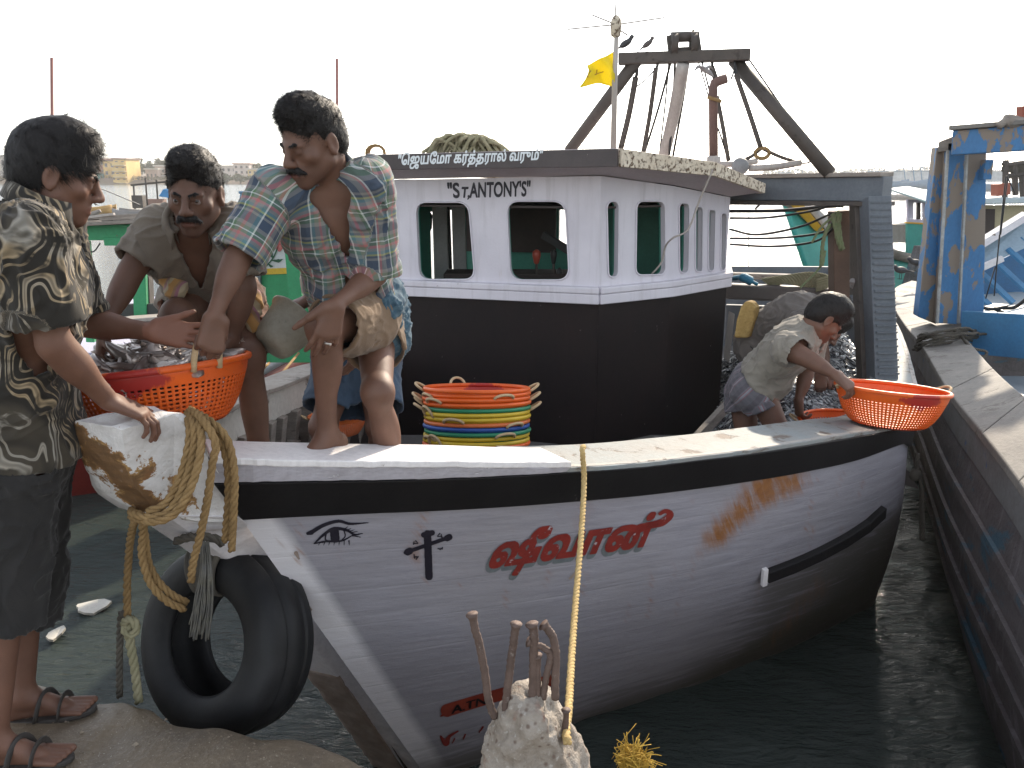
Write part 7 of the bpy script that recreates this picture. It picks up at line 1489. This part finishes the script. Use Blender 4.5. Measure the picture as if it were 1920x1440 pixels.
P3, A, AH, P = mk_person('man in black and cream swirl shirt standing on the quay beside the stem head', J, hands, {'R': V3(.9, .12, 0), 'L': V3(.93, .22, 0)}, skin3, .0042, False, loc=V3(J['anL'][0], J['anL'][1], 0))
sw = swirl_mat(); sl = {'L': .88, 'R': .78}
V, up = shirt_vol(J, A, AH, P, .024, sl, .0047, .02, slack=.012, belly=(J['pelvis'] + V3(.035, 0, .06), np.array((.17, .13, .17))))
open_shirt(V, J, A, up, sl, .024, -.015, .10, .04)
garment('shirt', P3, V, sw, J, bones(J, A), .009, (6, 20), 14); collar(J, A, up, sw, P3, .068, .036, op=.6)
add_hair(P3, J, .060, -.012, .008, 10000, .022, .25, 8, -.085, 1.0, (0, .5, -.5)); face_hair(P3, J, True, 0); add_eyes(P3, J)
leg_cloth('trousers', P3, J, plain_cloth('black_cloth', (.022, .021, .021), (.034, .032, .031), .35), {'L': 1.40, 'R': 1.32}, .024, .0055, seed=15, AH=AH, fold=.009, flare=.022, waist=.02)
sole_m = paint('sandal_black', (.028, .024, .022), (.05, .043, .038), 14, .6, .4, 90)
for s_, fd in (('L', V3(.93, .22, 0)), ('R', V3(.9, .12, 0))):
    a = J['an' + s_]; f = unit(fd); s2 = np.cross((0, 0, 1), f); c0 = V3(a[0], a[1], 0); out = []
    for t in np.linspace(0, 2 * math.pi, 28, endpoint=False):
        y = math.cos(t); wd = .046 + .008 * y; out.append(c0 + f * (.06 + .135 * y) + s2 * wd * math.sin(t) + V3(0, 0, .014))
    obj('sandal_sole', MB().prism(out, (0, 0, -.016)), sole_m, P3, bev=.004)
    for b0, b1, hgt in ((.12, .10, .03), (.085, .04, .048)):
        pts = [c0 + f * (b0 + (b1 - b0) * u_) + s2 * (.047 * math.cos(math.pi * u_)) + V3(0, 0, .012 + (hgt + .020) * math.sin(math.pi * u_)) for u_ in np.linspace(0, 1, 12)]
        obj('sandal_strap', MB().tube(pts, .009, 8, True, .35), sole_m, P3, True)

# --- man in the grey shirt bending over the catch, holding the empty basket
J = dict(pelvis=U(1410, 722, 4.42), neck=U(1521, 622, 4.22), shR=U(1478, 655, 4.08), shL=U(1520, 634, 4.42), elR=U(1520, 676, 3.98), wrR=U(1566, 703, 3.84), elL=U(1512, 700, 4.45), wrL=U(1498, 748, 4.40), hipR=U(1425, 735, 4.34), hipL=U(1392, 738, 4.52), knR=U(1474, 838, 4.24), anR=U(1470, 960, 4.38), knL=U(1404, 855, 4.42), anL=U(1400, 965, 4.55), head=U(1546, 598, 4.18), chest=U(1480, 655, 4.27), waist=U(1440, 690, 4.36))
J['open'] = False; J['HA'] = frame(V3(.72, .05, -.70), V3(.70, .0, .72)); J['hs'] = .98; J['bulk'] = .95; J['limb'] = .95
J['pelvis'] = J['pelvis'] + V3(0, 0, -.01)
hands = {'R': dict(d=V3(.75, -.3, -.58), n=V3(-.1, .5, -.8), side=1, curl=(.7, .8, .5), thumb=(.75, .3, .5)), 'L': dict(d=V3(.1, 0, -1), n=V3(.9, .2, 0), side=-1, curl=(.8, .9, .5))}
P4, A, AH, P = mk_person('man in grey shirt and checked shorts bending to the right, holding the empty orange basket', J, hands, {'R': V3(.9, -.3, 0), 'L': V3(.9, -.3, 0)}, skin1, .0055, True)
gy_ = plain_cloth('grey_shirt', (.27, .245, .205), (.21, .19, .16), .3, (.12, .105, .09)); sl = {'L': .6, 'R': .42}
V, up = shirt_vol(J, A, AH, P, .024, sl, .007, .0, slack=.0, belly=(lerp(J['pelvis'], J['chest'], .5) + V3(.04, 0, -.06), np.array((.11, .08, .08))))
open_shirt(V, J, A, up, sl, .024, -.075, .08, .03); garment('shirt', P4, V, gy_, J, bones(J, A), .009, (7, 22), 24)
add_hair(P4, J, .055, -.01, .009, 4000, .013, .3, 18, -.07, 1.0); face_hair(P4, J, True, 0)
leg_cloth('shorts', P4, J, check_mat(), {'L': .28, 'R': .30}, .014, .007, seed=25, AH=AH, fold=.005, flare=.016, waist=.09)
# --- man behind him, bent double in a dark shirt
J = dict(pelvis=U(1420, 640, 5.45), neck=U(1525, 590, 5.1), shR=U(1505, 610, 4.98), shL=U(1512, 600, 5.28), elR=U(1524, 660, 4.95), wrR=U(1536, 700, 4.9), elL=U(1540, 650, 5.3), wrL=U(1548, 690, 5.25), hipR=U(1428, 655, 5.36), hipL=U(1416, 650, 5.54), knR=U(1440, 740, 5.3), anR=U(1430, 840, 5.4), knL=U(1425, 740, 5.5), anL=U(1420, 835, 5.55), head=U(1552, 612, 5.05), chest=U(1480, 595, 5.25), waist=U(1448, 610, 5.36))
J['HA'] = frame(V3(.6, -.1, -.8), V3(.8, .0, .6)); J['bulk'] = 1.0
P5, A, AH, P = mk_person('man in dark shirt bent double behind the man in grey, only his back showing', J, {'R': dict(d=V3(.2, 0, -1), n=V3(0, 1, 0), side=1, curl=(.6, .7, .4)), 'L': dict(d=V3(.2, 0, -1), n=V3(0, -1, 0), side=-1, curl=(.6, .7, .4))}, {'R': V3(1, 0, 0), 'L': V3(1, 0, 0)}, skin2, .007, True)
dk = plain_cloth('dark_shirt', (.15, .13, .115), (.11, .097, .088), .4); sl = {'L': .7, 'R': .7}
V, up = shirt_vol(J, A, AH, P, .03, sl, .008, .03, slack=.0); open_shirt(V, J, A, up, sl, .03, .06, .06, .03); garment('shirt', P5, V, dk, J, bones(J, A), .009, (7, 22), 34)
leg_cloth('shorts', P5, J, plain_cloth('shorts_dark', (.03, .03, .03), (.04, .04, .04)), .6, .02, .008, seed=35, AH=AH); add_hair(P5, J, .055, -.01, .014, 500, .016, .4, 28)
# --- man hidden behind the plaid shirt: his hand with a bowl, his shorts and legs
J = dict(pelvis=U(672, 665, 3.30), neck=U(640, 500, 3.02), shR=U(600, 530, 3.02), shL=U(680, 520, 3.02), elR=U(618, 560, 2.98), wrR=U(580, 562, 2.86), elL=U(690, 600, 3.05), wrL=U(672, 640, 2.95), hipR=U(640, 690, 3.26), hipL=U(700, 690, 3.30), knR=U(606, 800, 3.10), anR=U(600, 905, 3.28), knL=U(712, 800, 3.12), anL=U(716, 905, 3.28), head=U(618, 470, 2.96), chest=U(655, 570, 3.12), waist=U(664, 620, 3.2))
J['HA'] = frame(V3(-.55, -.5, -.6), V3(-.4, -.3, .85)); J['hs'] = .96; J['bulk'] = .85; J['limb'] = .9
P6, A, AH, P = mk_person('man stooping behind the man in plaid, only his hand, blue shorts and legs showing', J, {'R': dict(d=V3(-.90, -.10, -.30), n=V3(-.2, .1, -.95), side=1, curl=(.5, .7, .4), sc=.95), 'L': dict(d=V3(-.2, -.3, -.9), n=V3(-.9, .2, 0), side=-1, curl=(.6, .8, .5))}, {'R': V3(-.4, -.9, 0), 'L': V3(.2, -.95, 0)}, skin3, .0055, True)
V, up = shirt_vol(J, A, AH, P, .014, {'L': .98, 'R': 1.35}, .007, .0); open_shirt(V, J, A, up, {'L': .98, 'R': 1.35}, .014, .02, .06, .03); garment('shirt', P6, V, plain_cloth('cream_shirt', (.50, .46, .41), (.42, .38, .34)), J, bones(J, A), .006, (7, 22), 44)
leg_cloth('shorts', P6, J, plain_cloth('shorts_blue', (.045, .075, .12), (.035, .055, .085)), .72, .02, .006, seed=45, AH=AH, flare=.02); add_hair(P6, J, .06, -.01, .013, 500, .016, .4, 48)
bw = thing('grey_bowl', 'battered grey plastic bowl held tilted by the hidden man beside the plaid man\'s knee', 'bowl', U(532, 622, 2.80)); bx = unit(V3(.52, .62, .58)); b1 = unit(np.cross((0, 1, .2), bx)); TB_ = np.array([b1, np.cross(bx, b1), bx])
obj('bowl_body', MB().lathe([(.001, -.078), (.045, -.077), (.062, -.07), (.073, -.05), (.082, -.01), (.094, .06), (.102, .064), (.104, .070), (.097, .070), (.090, .062), (.066, -.062), (.001, -.066)], 40, U(532, 622, 2.80), TB_), paint('bowl_grey', (.34, .32, .26), (.27, .25, .20), 9, .55, .25, 70, (1, 1, 1), (.18, .17, .14), (.62, .68), 16), bw, True)
# ------------------------------------------------------------------ far shore, left
YF = 270.0
def FX(px, Y=YF): return (px - 960) / FPX * (Y * cp + 2.65 * sp)
def FZ(py, Y=YF): return float(U(960, py, Y)[2])
shore_m = paint('shore_earth', (.20, .14, .10), (.15, .12, .08), .3, .9, .3, 2)
g = []
for y, z in ((YF - 8, WATER - .3), (YF - 4, WATER + .3), (YF, .3), (YF + 30, 1.0), (YF + 160, 2.0)): g.append([V3(x, y + 3 * math.sin(x * .11) + 2 * math.sin(x * .37), z + (.35 * math.sin(x * .23) if z > 0 else 0)) for x in np.linspace(-420, -62 if z > -1 else -60, 90)])
o = obj('shore', MB().sheet(np.array(g)), shore_m, None, True); o['kind'] = 'structure'; o['label'] = 'low brown far shore across the harbour'
glassy = paint('far_window', (.10, .09, .085), None, 1, .4, .0, 2)
def house(label, x0, x1, yt, yb, Y, col, floors, cols, side=None, balcony=False, roof=None, trim=None):
    X0, X1, Z1, Z0 = FX(x0, Y), FX(x1, Y), FZ(yt, Y), FZ(yb, Y) - .6; root = thing('house', label, 'house', ((X0 + X1) / 2, Y + 5, Z0)); c = V3((X0 + X1) / 2, Y + 5, (Z0 + Z1) / 2); m = paint('wall_%02d%02d%02d' % tuple(int(v * 99) for v in col), col, None, .4, .8, .1, 3)
    obj('wall', MB().box(c, (X1 - X0, 10, Z1 - Z0)), m, root); tm = paint('far_trim_%d' % int((trim or (.6,))[0] * 99), trim or (.6, .56, .5), None, .4, .8, .1, 3)
    obj('roof', MB().box(c + V3(0, 0, (Z1 - Z0) / 2 + .2), (X1 - X0 + .8, 10.8, .4)), roof or tm, root)
    fh = (Z1 - Z0 - .6) / floors; cw = (X1 - X0) / cols
    for f in range(floors):
        for k in range(cols):
            p = V3(X0 + (k + .5) * cw, Y - .02, Z0 + .6 + (f + .5) * fh); w_ = obj('window', MB().box(p, (cw * .42, .12, fh * .42)), glassy, root); obj('sill', MB().box(p - V3(0, .1, fh * .24), (cw * .5, .3, .12)), tm, w_)
        if balcony: 
            b = obj('balcony', MB().box(V3((X0 + X1) / 2, Y - .7, Z0 + .6 + f * fh), (X1 - X0, 1.4, .25)).arrays(), tm, root); obj('parapet', MB().box(V3((X0 + X1) / 2, Y - 1.3, Z0 + 1.1 + f * fh), (X1 - X0, .15, .9)), m, b)
    if side: obj('side_wall', MB().box(V3(X1 + .06, Y + 5, (Z0 + Z1) / 2), (.1, 9.9, Z1 - Z0)), paint('side_lit', side, None, .4, .8, .1, 3), root)
    return root
house('white far house at the left edge of the shore', -12, 15, 293, 342, 272, (.62, .56, .50), 2, 3)
house('small teal house beside the red brown one on the far shore', 164, 184, 325, 346, 266, (.06, .42, .40), 1, 2)
house('red brown house between the teal and the yellow houses', 181, 200, 297, 346, 274, (.42, .18, .11), 3, 2)
house('plain yellow house on the far shore with a brown roof', 197, 220, 302, 346, 270, (.72, .46, .14), 3, 2, roof=paint('roof_brown', (.22, .12, .08), None, .5, .8, .1, 3))
house('yellow far house with stacked balconies beside the trees', 217, 240, 299, 343, 264, (.74, .50, .17), 4, 2, balcony=True, roof=paint('roof_brown', ()), trim=(.70, .55, .3))
house('low beige house right of the tall far trees', 275, 297, 318, 346, 272, (.50, .37, .30), 1, 3); house('beige house with upper terrace near the tall far trees', 293, 322, 312, 346, 276, (.52, .40, .33), 2, 3, balcony=True)
house('white two storey far house behind the khaki man\'s shoulder', 416, 446, 312, 338, 290, (.66, .58, .53), 2, 3); house('white far house with red brown bands', 440, 470, 308, 338, 288, (.64, .55, .50), 3, 3, trim=(.42, .25, .2)); house('small yellow house right of the white far houses', 466, 492, 318, 338, 286, (.64, .48, .22), 2, 3)
leaf = paint('far_leaf', (.055, .075, .03), (.09, .105, .045), .6, .9, .2, 3); bark = paint('far_bark', (.12, .09, .07), None, 1, .9, .2, 4)
def far_tree(label, px, yt, yb, wpx, Y, seed, palm=False):
    r = np.random.default_rng(seed); X, Z1, Z0 = FX(px, Y), FZ(yt, Y), FZ(yb, Y); H = Z1 - Z0; W_ = wpx / FPX * Y / 2; root = thing('tree', label, 'tree', (X, Y, Z0), 'trees on the far shore')
    obj('trunk', MB().tube(cr([V3(X, Y, Z0 - .5), V3(X + W_ * .1, Y, Z0 + H * .4), V3(X + W_ * .05, Y, Z0 + H * .75)], 4), np.linspace(.3, .12, 9), 6), bark, root); mb = MB(); cl = [(r.normal(0, .42, 3)) for _ in range(16)]
    for k in range(620):
        c = cl[k % 16]; p = V3(X, Y, Z0 + H * .62) + np.array((c[0] * W_, c[1] * W_, c[2] * H * .34)) + r.normal(0, .16, 3) * np.array((W_, W_, H * .5)); p[2] = min(p[2], Z1); a = unit(r.normal(size=3)); b = unit(np.cross(a, r.normal(size=3))); s = r.uniform(.25, .6)
        mb.add([p - a * s - b * s * .4, p + a * s * .2 - b * s * .5, p + a * s, p + b * s * .5], [(0, 1, 2, 3)])
    obj('crown', mb, leaf, root, fixn=False)
for k, (px, yt, yb, wd, Y, lb) in enumerate(((246, 303, 340, 26, 278, 'leafy far tree close beside the yellow balcony house'), (262, 297, 340, 34, 280, 'tallest leafy tree in the clump right of the yellow houses'), (280, 303, 335, 26, 284, 'far tree at the right end of the clump, behind the low beige house'), (304, 298, 322, 26, 290, 'loose crowned tree behind the beige terrace house'), (322, 304, 330, 22, 292, 'far tree just left of the khaki man\'s hair'),
                                             (478, 307, 336, 26, 292, 'dark tree behind the small yellow far house'), (496, 318, 340, 30, 288, 'low dark tree on the shore point beside the plaid sleeve'), (512, 324, 342, 26, 290, 'last low tree where the far shore ends'), (425, 326, 346, 26, 262, 'waterside bush under the white far houses'), (450, 328, 346, 30, 262, 'waterside bush under the house with red brown bands'), (476, 329, 346, 28, 262, 'waterside bush under the small yellow house'))): far_tree(lb, px, yt, yb, wd, Y, 50 + k)
mb = MB(); r = np.random.default_rng(77)
for k in range(2600):
    x = r.uniform(FX(-20), FX(520)); p = V3(x, YF - 2 + r.uniform(-2, 12), .2 + abs(r.normal(0, .5))); a = unit(r.normal(size=3)); b = unit(np.cross(a, r.normal(size=3))); s = r.uniform(.2, .6); mb.add([p - a * s, p - b * s * .5, p + a * s, p + b * s * .5], [(0, 1, 2, 3)])
tag(obj('shore_scrub', mb, paint('scrub', (.10, .10, .05), (.17, .13, .08), .5, .9, .2, 3), None, fixn=False), 'scrub growing along the far waterline', None, None, 'stuff')
# far trees and craft along the right horizon
mb = MB()
for k in range(4200):
    px = r.uniform(1430, 1925); Y = r.uniform(600, 720); top = 7 * (.5 + .5 * vnoise(np.array([[px * .045, 0, 0]]), 4)[0]) + 2 + max(0, 3 * math.sin(px * .013)); p = V3(FX(px, Y), Y, WATER + abs(r.uniform(0, top)) * 1.0); s = r.uniform(.6, 1.6); a = unit(r.normal(size=3)); b = unit(np.cross(a, r.normal(size=3))); mb.add([p - a * s, p - b * s * .6, p + a * s, p + b * s * .6], [(0, 1, 2, 3)])
tag(obj('far_wood', mb, paint('far_wood', (.07, .10, .08), (.10, .13, .11), .1, .9, .1, 1), None, fixn=False), 'pale line of trees along the right horizon', None, None, 'stuff')
o = obj('far_land', MB().box((FX(1680, 700), 700, WATER + .3), (260, 60, 1.6)), shore_m); o['kind'] = 'structure'; o['label'] = 'far land on the right horizon'
far_blue = paint('far_blue', (.10, .22, .34), (.08, .17, .27), .5, .6, .1, 2); far_white = paint('far_white', (.55, .58, .6), None, .5, .6, .1, 2)
def far_boat(label, px, Y, L, m, cab=True, grp='boats crowded far off on the right', mast=True, hull_h=1.5):
    X = FX(px, Y); root = thing('moored_boat', label, 'boat', (X, Y, WATER), grp); rows = []
    for i in range(11):
        t = i / 10; x = X - L / 2 + L * t; b = 1.2 * math.sin(math.pi * (.08 + .86 * t)) ** .7; z = WATER + hull_h * (.75 + .9 * (t - .35) ** 2 * 1.6); rows.append([V3(x, Y - b, z), V3(x, Y - b * .7, WATER - .2), V3(x, Y + b * .7, WATER - .2), V3(x, Y + b, z)])
    obj('hull', MB().sheet(np.array(rows)), m, root, True, solid=.06); obj('deck', MB().sheet(np.array([[q[0] - V3(0, 0, .2), q[3] - V3(0, 0, .2)] for q in rows])), M['old_wood'], root)
    if cab: obj('cabin', MB().box((X - L * .15, Y, WATER + hull_h + .9), (L * .24, 1.7, 1.9)), far_white, root); obj('cabin_roof', MB().box((X - L * .15, Y, WATER + hull_h + 1.95), (L * .30, 2.1, .15)), m, root)
    if mast:
        obj('gallows_frame', MB().beam((X + L * .18, Y - .8, WATER + hull_h), (X + L * .14, Y - .6, WATER + hull_h + 2.6), .16, .16, (0, 1, 0)).beam((X + L * .3, Y - .8, WATER + hull_h), (X + L * .26, Y - .6, WATER + hull_h + 2.6), .16, .16, (0, 1, 0)).beam((X + L * .1, Y - .6, WATER + hull_h + 2.65), (X + L * .3, Y - .6, WATER + hull_h + 2.65), .18, .18), m, root)
        obj('mast', MB().tube([V3(X - L * .05, Y, WATER + hull_h), V3(X - L * .05, Y, WATER + hull_h + 4.2)], .07, 6), M['old_wood'], root)
for k, (px, Y, L, m, lb) in enumerate(((1660, 190, 13, far_blue, 'far blue boat at the left end of the crowded row'), (1688, 175, 13, far_blue, 'far blue boat second from the left in the crowded row'), (1712, 200, 14, far_white, 'far white boat in the middle of the crowded row'), (1738, 180, 13, far_blue, 'far blue boat beside the blue post, right end of the row'), (1600, 230, 13, far_white, 'far white boat alone above the grey gallows beam'), (1480, 260, 13, far_blue, 'far blue boat beyond the foot of the a frame leg'), (1884, 150, 13, far_blue, 'far blue boat seen through the blue gallows'))): far_boat(lb, px, Y, L, m)
rowb = far_boat('low wooden boat with tan hull before the crowded far row', 1700, 95, 7, M['pale_wood'], False, None, False, .7)
# craft on the left water
cn = lambda *a, **k: far_boat(*a, **k)
far_boat('long yellow canoe lying on the water beyond the swirl shirted man', 172, 62, 3.4, paint('canoe_yellow', (.55, .33, .10), (.45, .26, .08), 2, .6, .2, 8), False, None, False, .42)
bird('bird sitting on the yellow canoe', V3(FX(186, 62), 61.6, WATER + .45), (-1, 0, 0), .42, M['dark_in'], .4, 'perched_bird')
pr = thing('wooden_prow', 'slim wooden prow rising from the water behind the swirl shirted man', 'boat', U(160, 412, 24))
obj('prow_beam', MB().tube(cr([U(128, 418, 24), U(150, 411, 24), U(170, 403, 24), U(188, 395, 24)], 5), np.linspace(.12, .05, 16), 8), M['old_wood'], pr, True); obj('prow_post', MB().tube([U(172, 402, 24), U(174, 412, 24)], .05, 6), M['old_wood'], pr)
gb = far_boat('grey fishing boat with blue tarpaulin left of the khaki man\'s head', 292, 48, 4.4, paint('far_grey', (.25, .23, .22), (.2, .19, .18), 2, .6, .2, 6), False, None, False, .9)
X = FX(292, 48)
gb_ = [o for o in bpy.data.objects if o.get('label', '').startswith('grey fishing boat with blue')][0]
for k, (dx, h) in enumerate(((-.9, 1.2), (-.2, 1.6), (.4, 1.5), (1.0, 1.3))): obj('frame_post', MB().tube([V3(X + dx, 47.6, WATER + .8), V3(X + dx + .05, 47.6, WATER + .9 + h)], .05, 6), M['rust_steel'], gb_)
obj('frame_beam', MB().tube([V3(X - 1, 47.6, WATER + 2.1), V3(X + 1.1, 47.6, WATER + 2.3)], .06, 6), M['rust_steel'], gb_); obj('crate', MB().box((X - .7, 47.8, WATER + 1.2), (.6, .6, .7)), M['rust_steel'], gb_); obj('crate', MB().box((X + .3, 47.8, WATER + 1.1), (.8, .6, .5)), paint('crate_brown', (.3, .18, .14), None, 2, .7, .1), gb_)
obj('tarpaulin', MB().prism([V3(X + .6, 47.3, WATER + 1.5), V3(X + 1.6, 47.3, WATER + 1.35), V3(X + 1.7, 47.3, WATER + 1.75), V3(X + .9, 47.3, WATER + 1.9)], (0, .8, .05)), paint('tarp_bright', (.04, .25, .55), (.03, .2, .42), 3, .6, .3), gb_, bev=.03)
for lb, px, Y, L in (('blue fishing boat with tall frame between the khaki man and the plaid sleeve', 468, 46, 3.2), ):
    bb = far_boat(lb, px, Y, L, paint('far_blue_boat', (.05, .23, .42), (.04, .18, .33), 2, .6, .2), False, None, False, .75); X = FX(px, Y); q = [o for o in bpy.data.objects if o.get('label', '') == lb][0]
    for dx0, dx1 in ((-.35, -.12), (.45, .2)): obj('a_frame_leg', MB().tube([V3(X + dx0, Y - .6, WATER + .6), V3(X + dx1, Y - .6, WATER + 1.75)], .06, 6), far_blue, q)
    obj('a_frame_bar', MB().tube([V3(X - .25, Y - .6, WATER + 1.75), V3(X + .3, Y - .6, WATER + 1.75)], .08, 6), far_blue, q); obj('outrigger', MB().tube([V3(X - 1.8, Y - .7, WATER + 1.0), V3(X + 1.2, Y - .7, WATER + 1.05)], .07, 6), M['old_wood'], q)
tag(obj('mooring_line', MB().tube(cr([U(165, 346, 26), U(200, 358, 27), U(262, 384, 30)], 6), .02, 5), M['cable']), 'thin mooring line slanting over the water beside the swirl shirted man', 'line')
# grey roofed boat behind the blue boat
tb = thing('grey_roofed_boat', 'boat with pale roof, tan cabin and dark doorway behind the blue boat\'s gallows', 'fishing boat', U(1890, 470, 11))
obj('cabin_wall', MB().prism([U(1830, 385, 11), U(1990, 385, 11), U(1990, 480, 11), U(1826, 480, 11)], (0, .1, 0)), paint('tan_wall', (.42, .36, .22), (.34, .29, .18), 4, .6, .2), tb); obj('doorway', MB().prism([U(1846, 392, 10.97), U(1866, 392, 10.97), U(1864, 452, 10.97), U(1845, 452, 10.97)], (0, .03, 0)), M['dark_in'], tb)
obj('roof', MB().hexa([U(1824, 384, 10.7), U(2000, 380, 10.7), U(2000, 372, 12.5), U(1830, 374, 12.5), U(1824, 372, 10.7), U(2000, 368, 10.7), U(2000, 362, 12.5), U(1840, 366, 12.5)]), paint('roof_pale', (.36, .45, .48), (.46, .5, .5), 4, .6, .3), tb, bev=.02)
obj('hull', MB().prism([U(1815, 478, 10.9), U(2000, 478, 10.9), V3(6.9, 10.9, WATER), V3(5.6, 10.9, WATER)], (0, 1.5, 0)), hull_dark, tb); obj('chimney', MB().beam(U(1876, 366, 11), U(1876, 344, 11), .16, .16, (0, 1, 0)), paint('rust_red', ()), tb)
for (a, b) in (((1884, 370), (1886, 300)), ((1904, 366), (1902, 306)), ((1884, 330), (1940, 326)), ((1884, 310), (1940, 304)), ((1918, 370), (1916, 330))): obj('frame_post', MB().tube([U(*a, 11), U(*b, 11)], .035, 6), M['rust_steel'], tb)
mb = MB()
for k in range(26): mb.tube(cr([U(1884 + r.uniform(-6, 50), 312 + r.uniform(-10, 12), 11), U(1900 + r.uniform(-6, 40), 306 + r.uniform(-8, 16), 11), U(1910 + r.uniform(-6, 40), 318 + r.uniform(-8, 12), 11)], 4), .02, 4)
obj('net_bundle', mb, M['rope_dark'], tb)
# small pale flat patches on the water beside the quay
sc_m = paint('patch_white', (.62, .60, .55), (.5, .48, .42), 9, .6, .2)
for k, (x, y, w_, h_, lb) in enumerate(((172, 1140, 34, 7, 'largest pale patch floating between the trousers and the tyre'), (80, 1138, 18, 5, 'flat pale patch floating close beside the black trousers'), (104, 1190, 14, 6, 'small pale patch floating nearest the quay edge'))):
    c = UZ(x, y, WATER + .03); pts = [c + V3(w_ * .0028 * math.cos(t) * (1 + .3 * math.sin(3 * t)), h_ * .012 * math.sin(t), .012 * math.sin(2 * t)) for t in np.linspace(0, 6.28, 12, endpoint=False)]
    tag(obj('floating_patch', MB().prism(pts, (0, 0, .015)), sc_m), lb, 'scrap', 'patches afloat')

# ------------------------------------------------------------------ harbour haze
hm = bpy.data.materials.new('haze'); hm.use_nodes = True; t_ = hm.node_tree; t_.nodes.clear(); ho = t_.nodes.new('ShaderNodeOutputMaterial'); hv = t_.nodes.new('ShaderNodeVolumePrincipled')
hv.inputs['Color'].default_value = (.93, .92, .90, 1); hv.inputs['Density'].default_value = .0006; hv.inputs['Anisotropy'].default_value = .35; t_.links.new(hv.outputs[0], ho.inputs['Volume'])
hz = obj('haze', MB().box((0, 500, 10), (2000, 1160, 26)), hm); tag(hz, 'pale morning haze over the harbour', None, None, 'stuff')
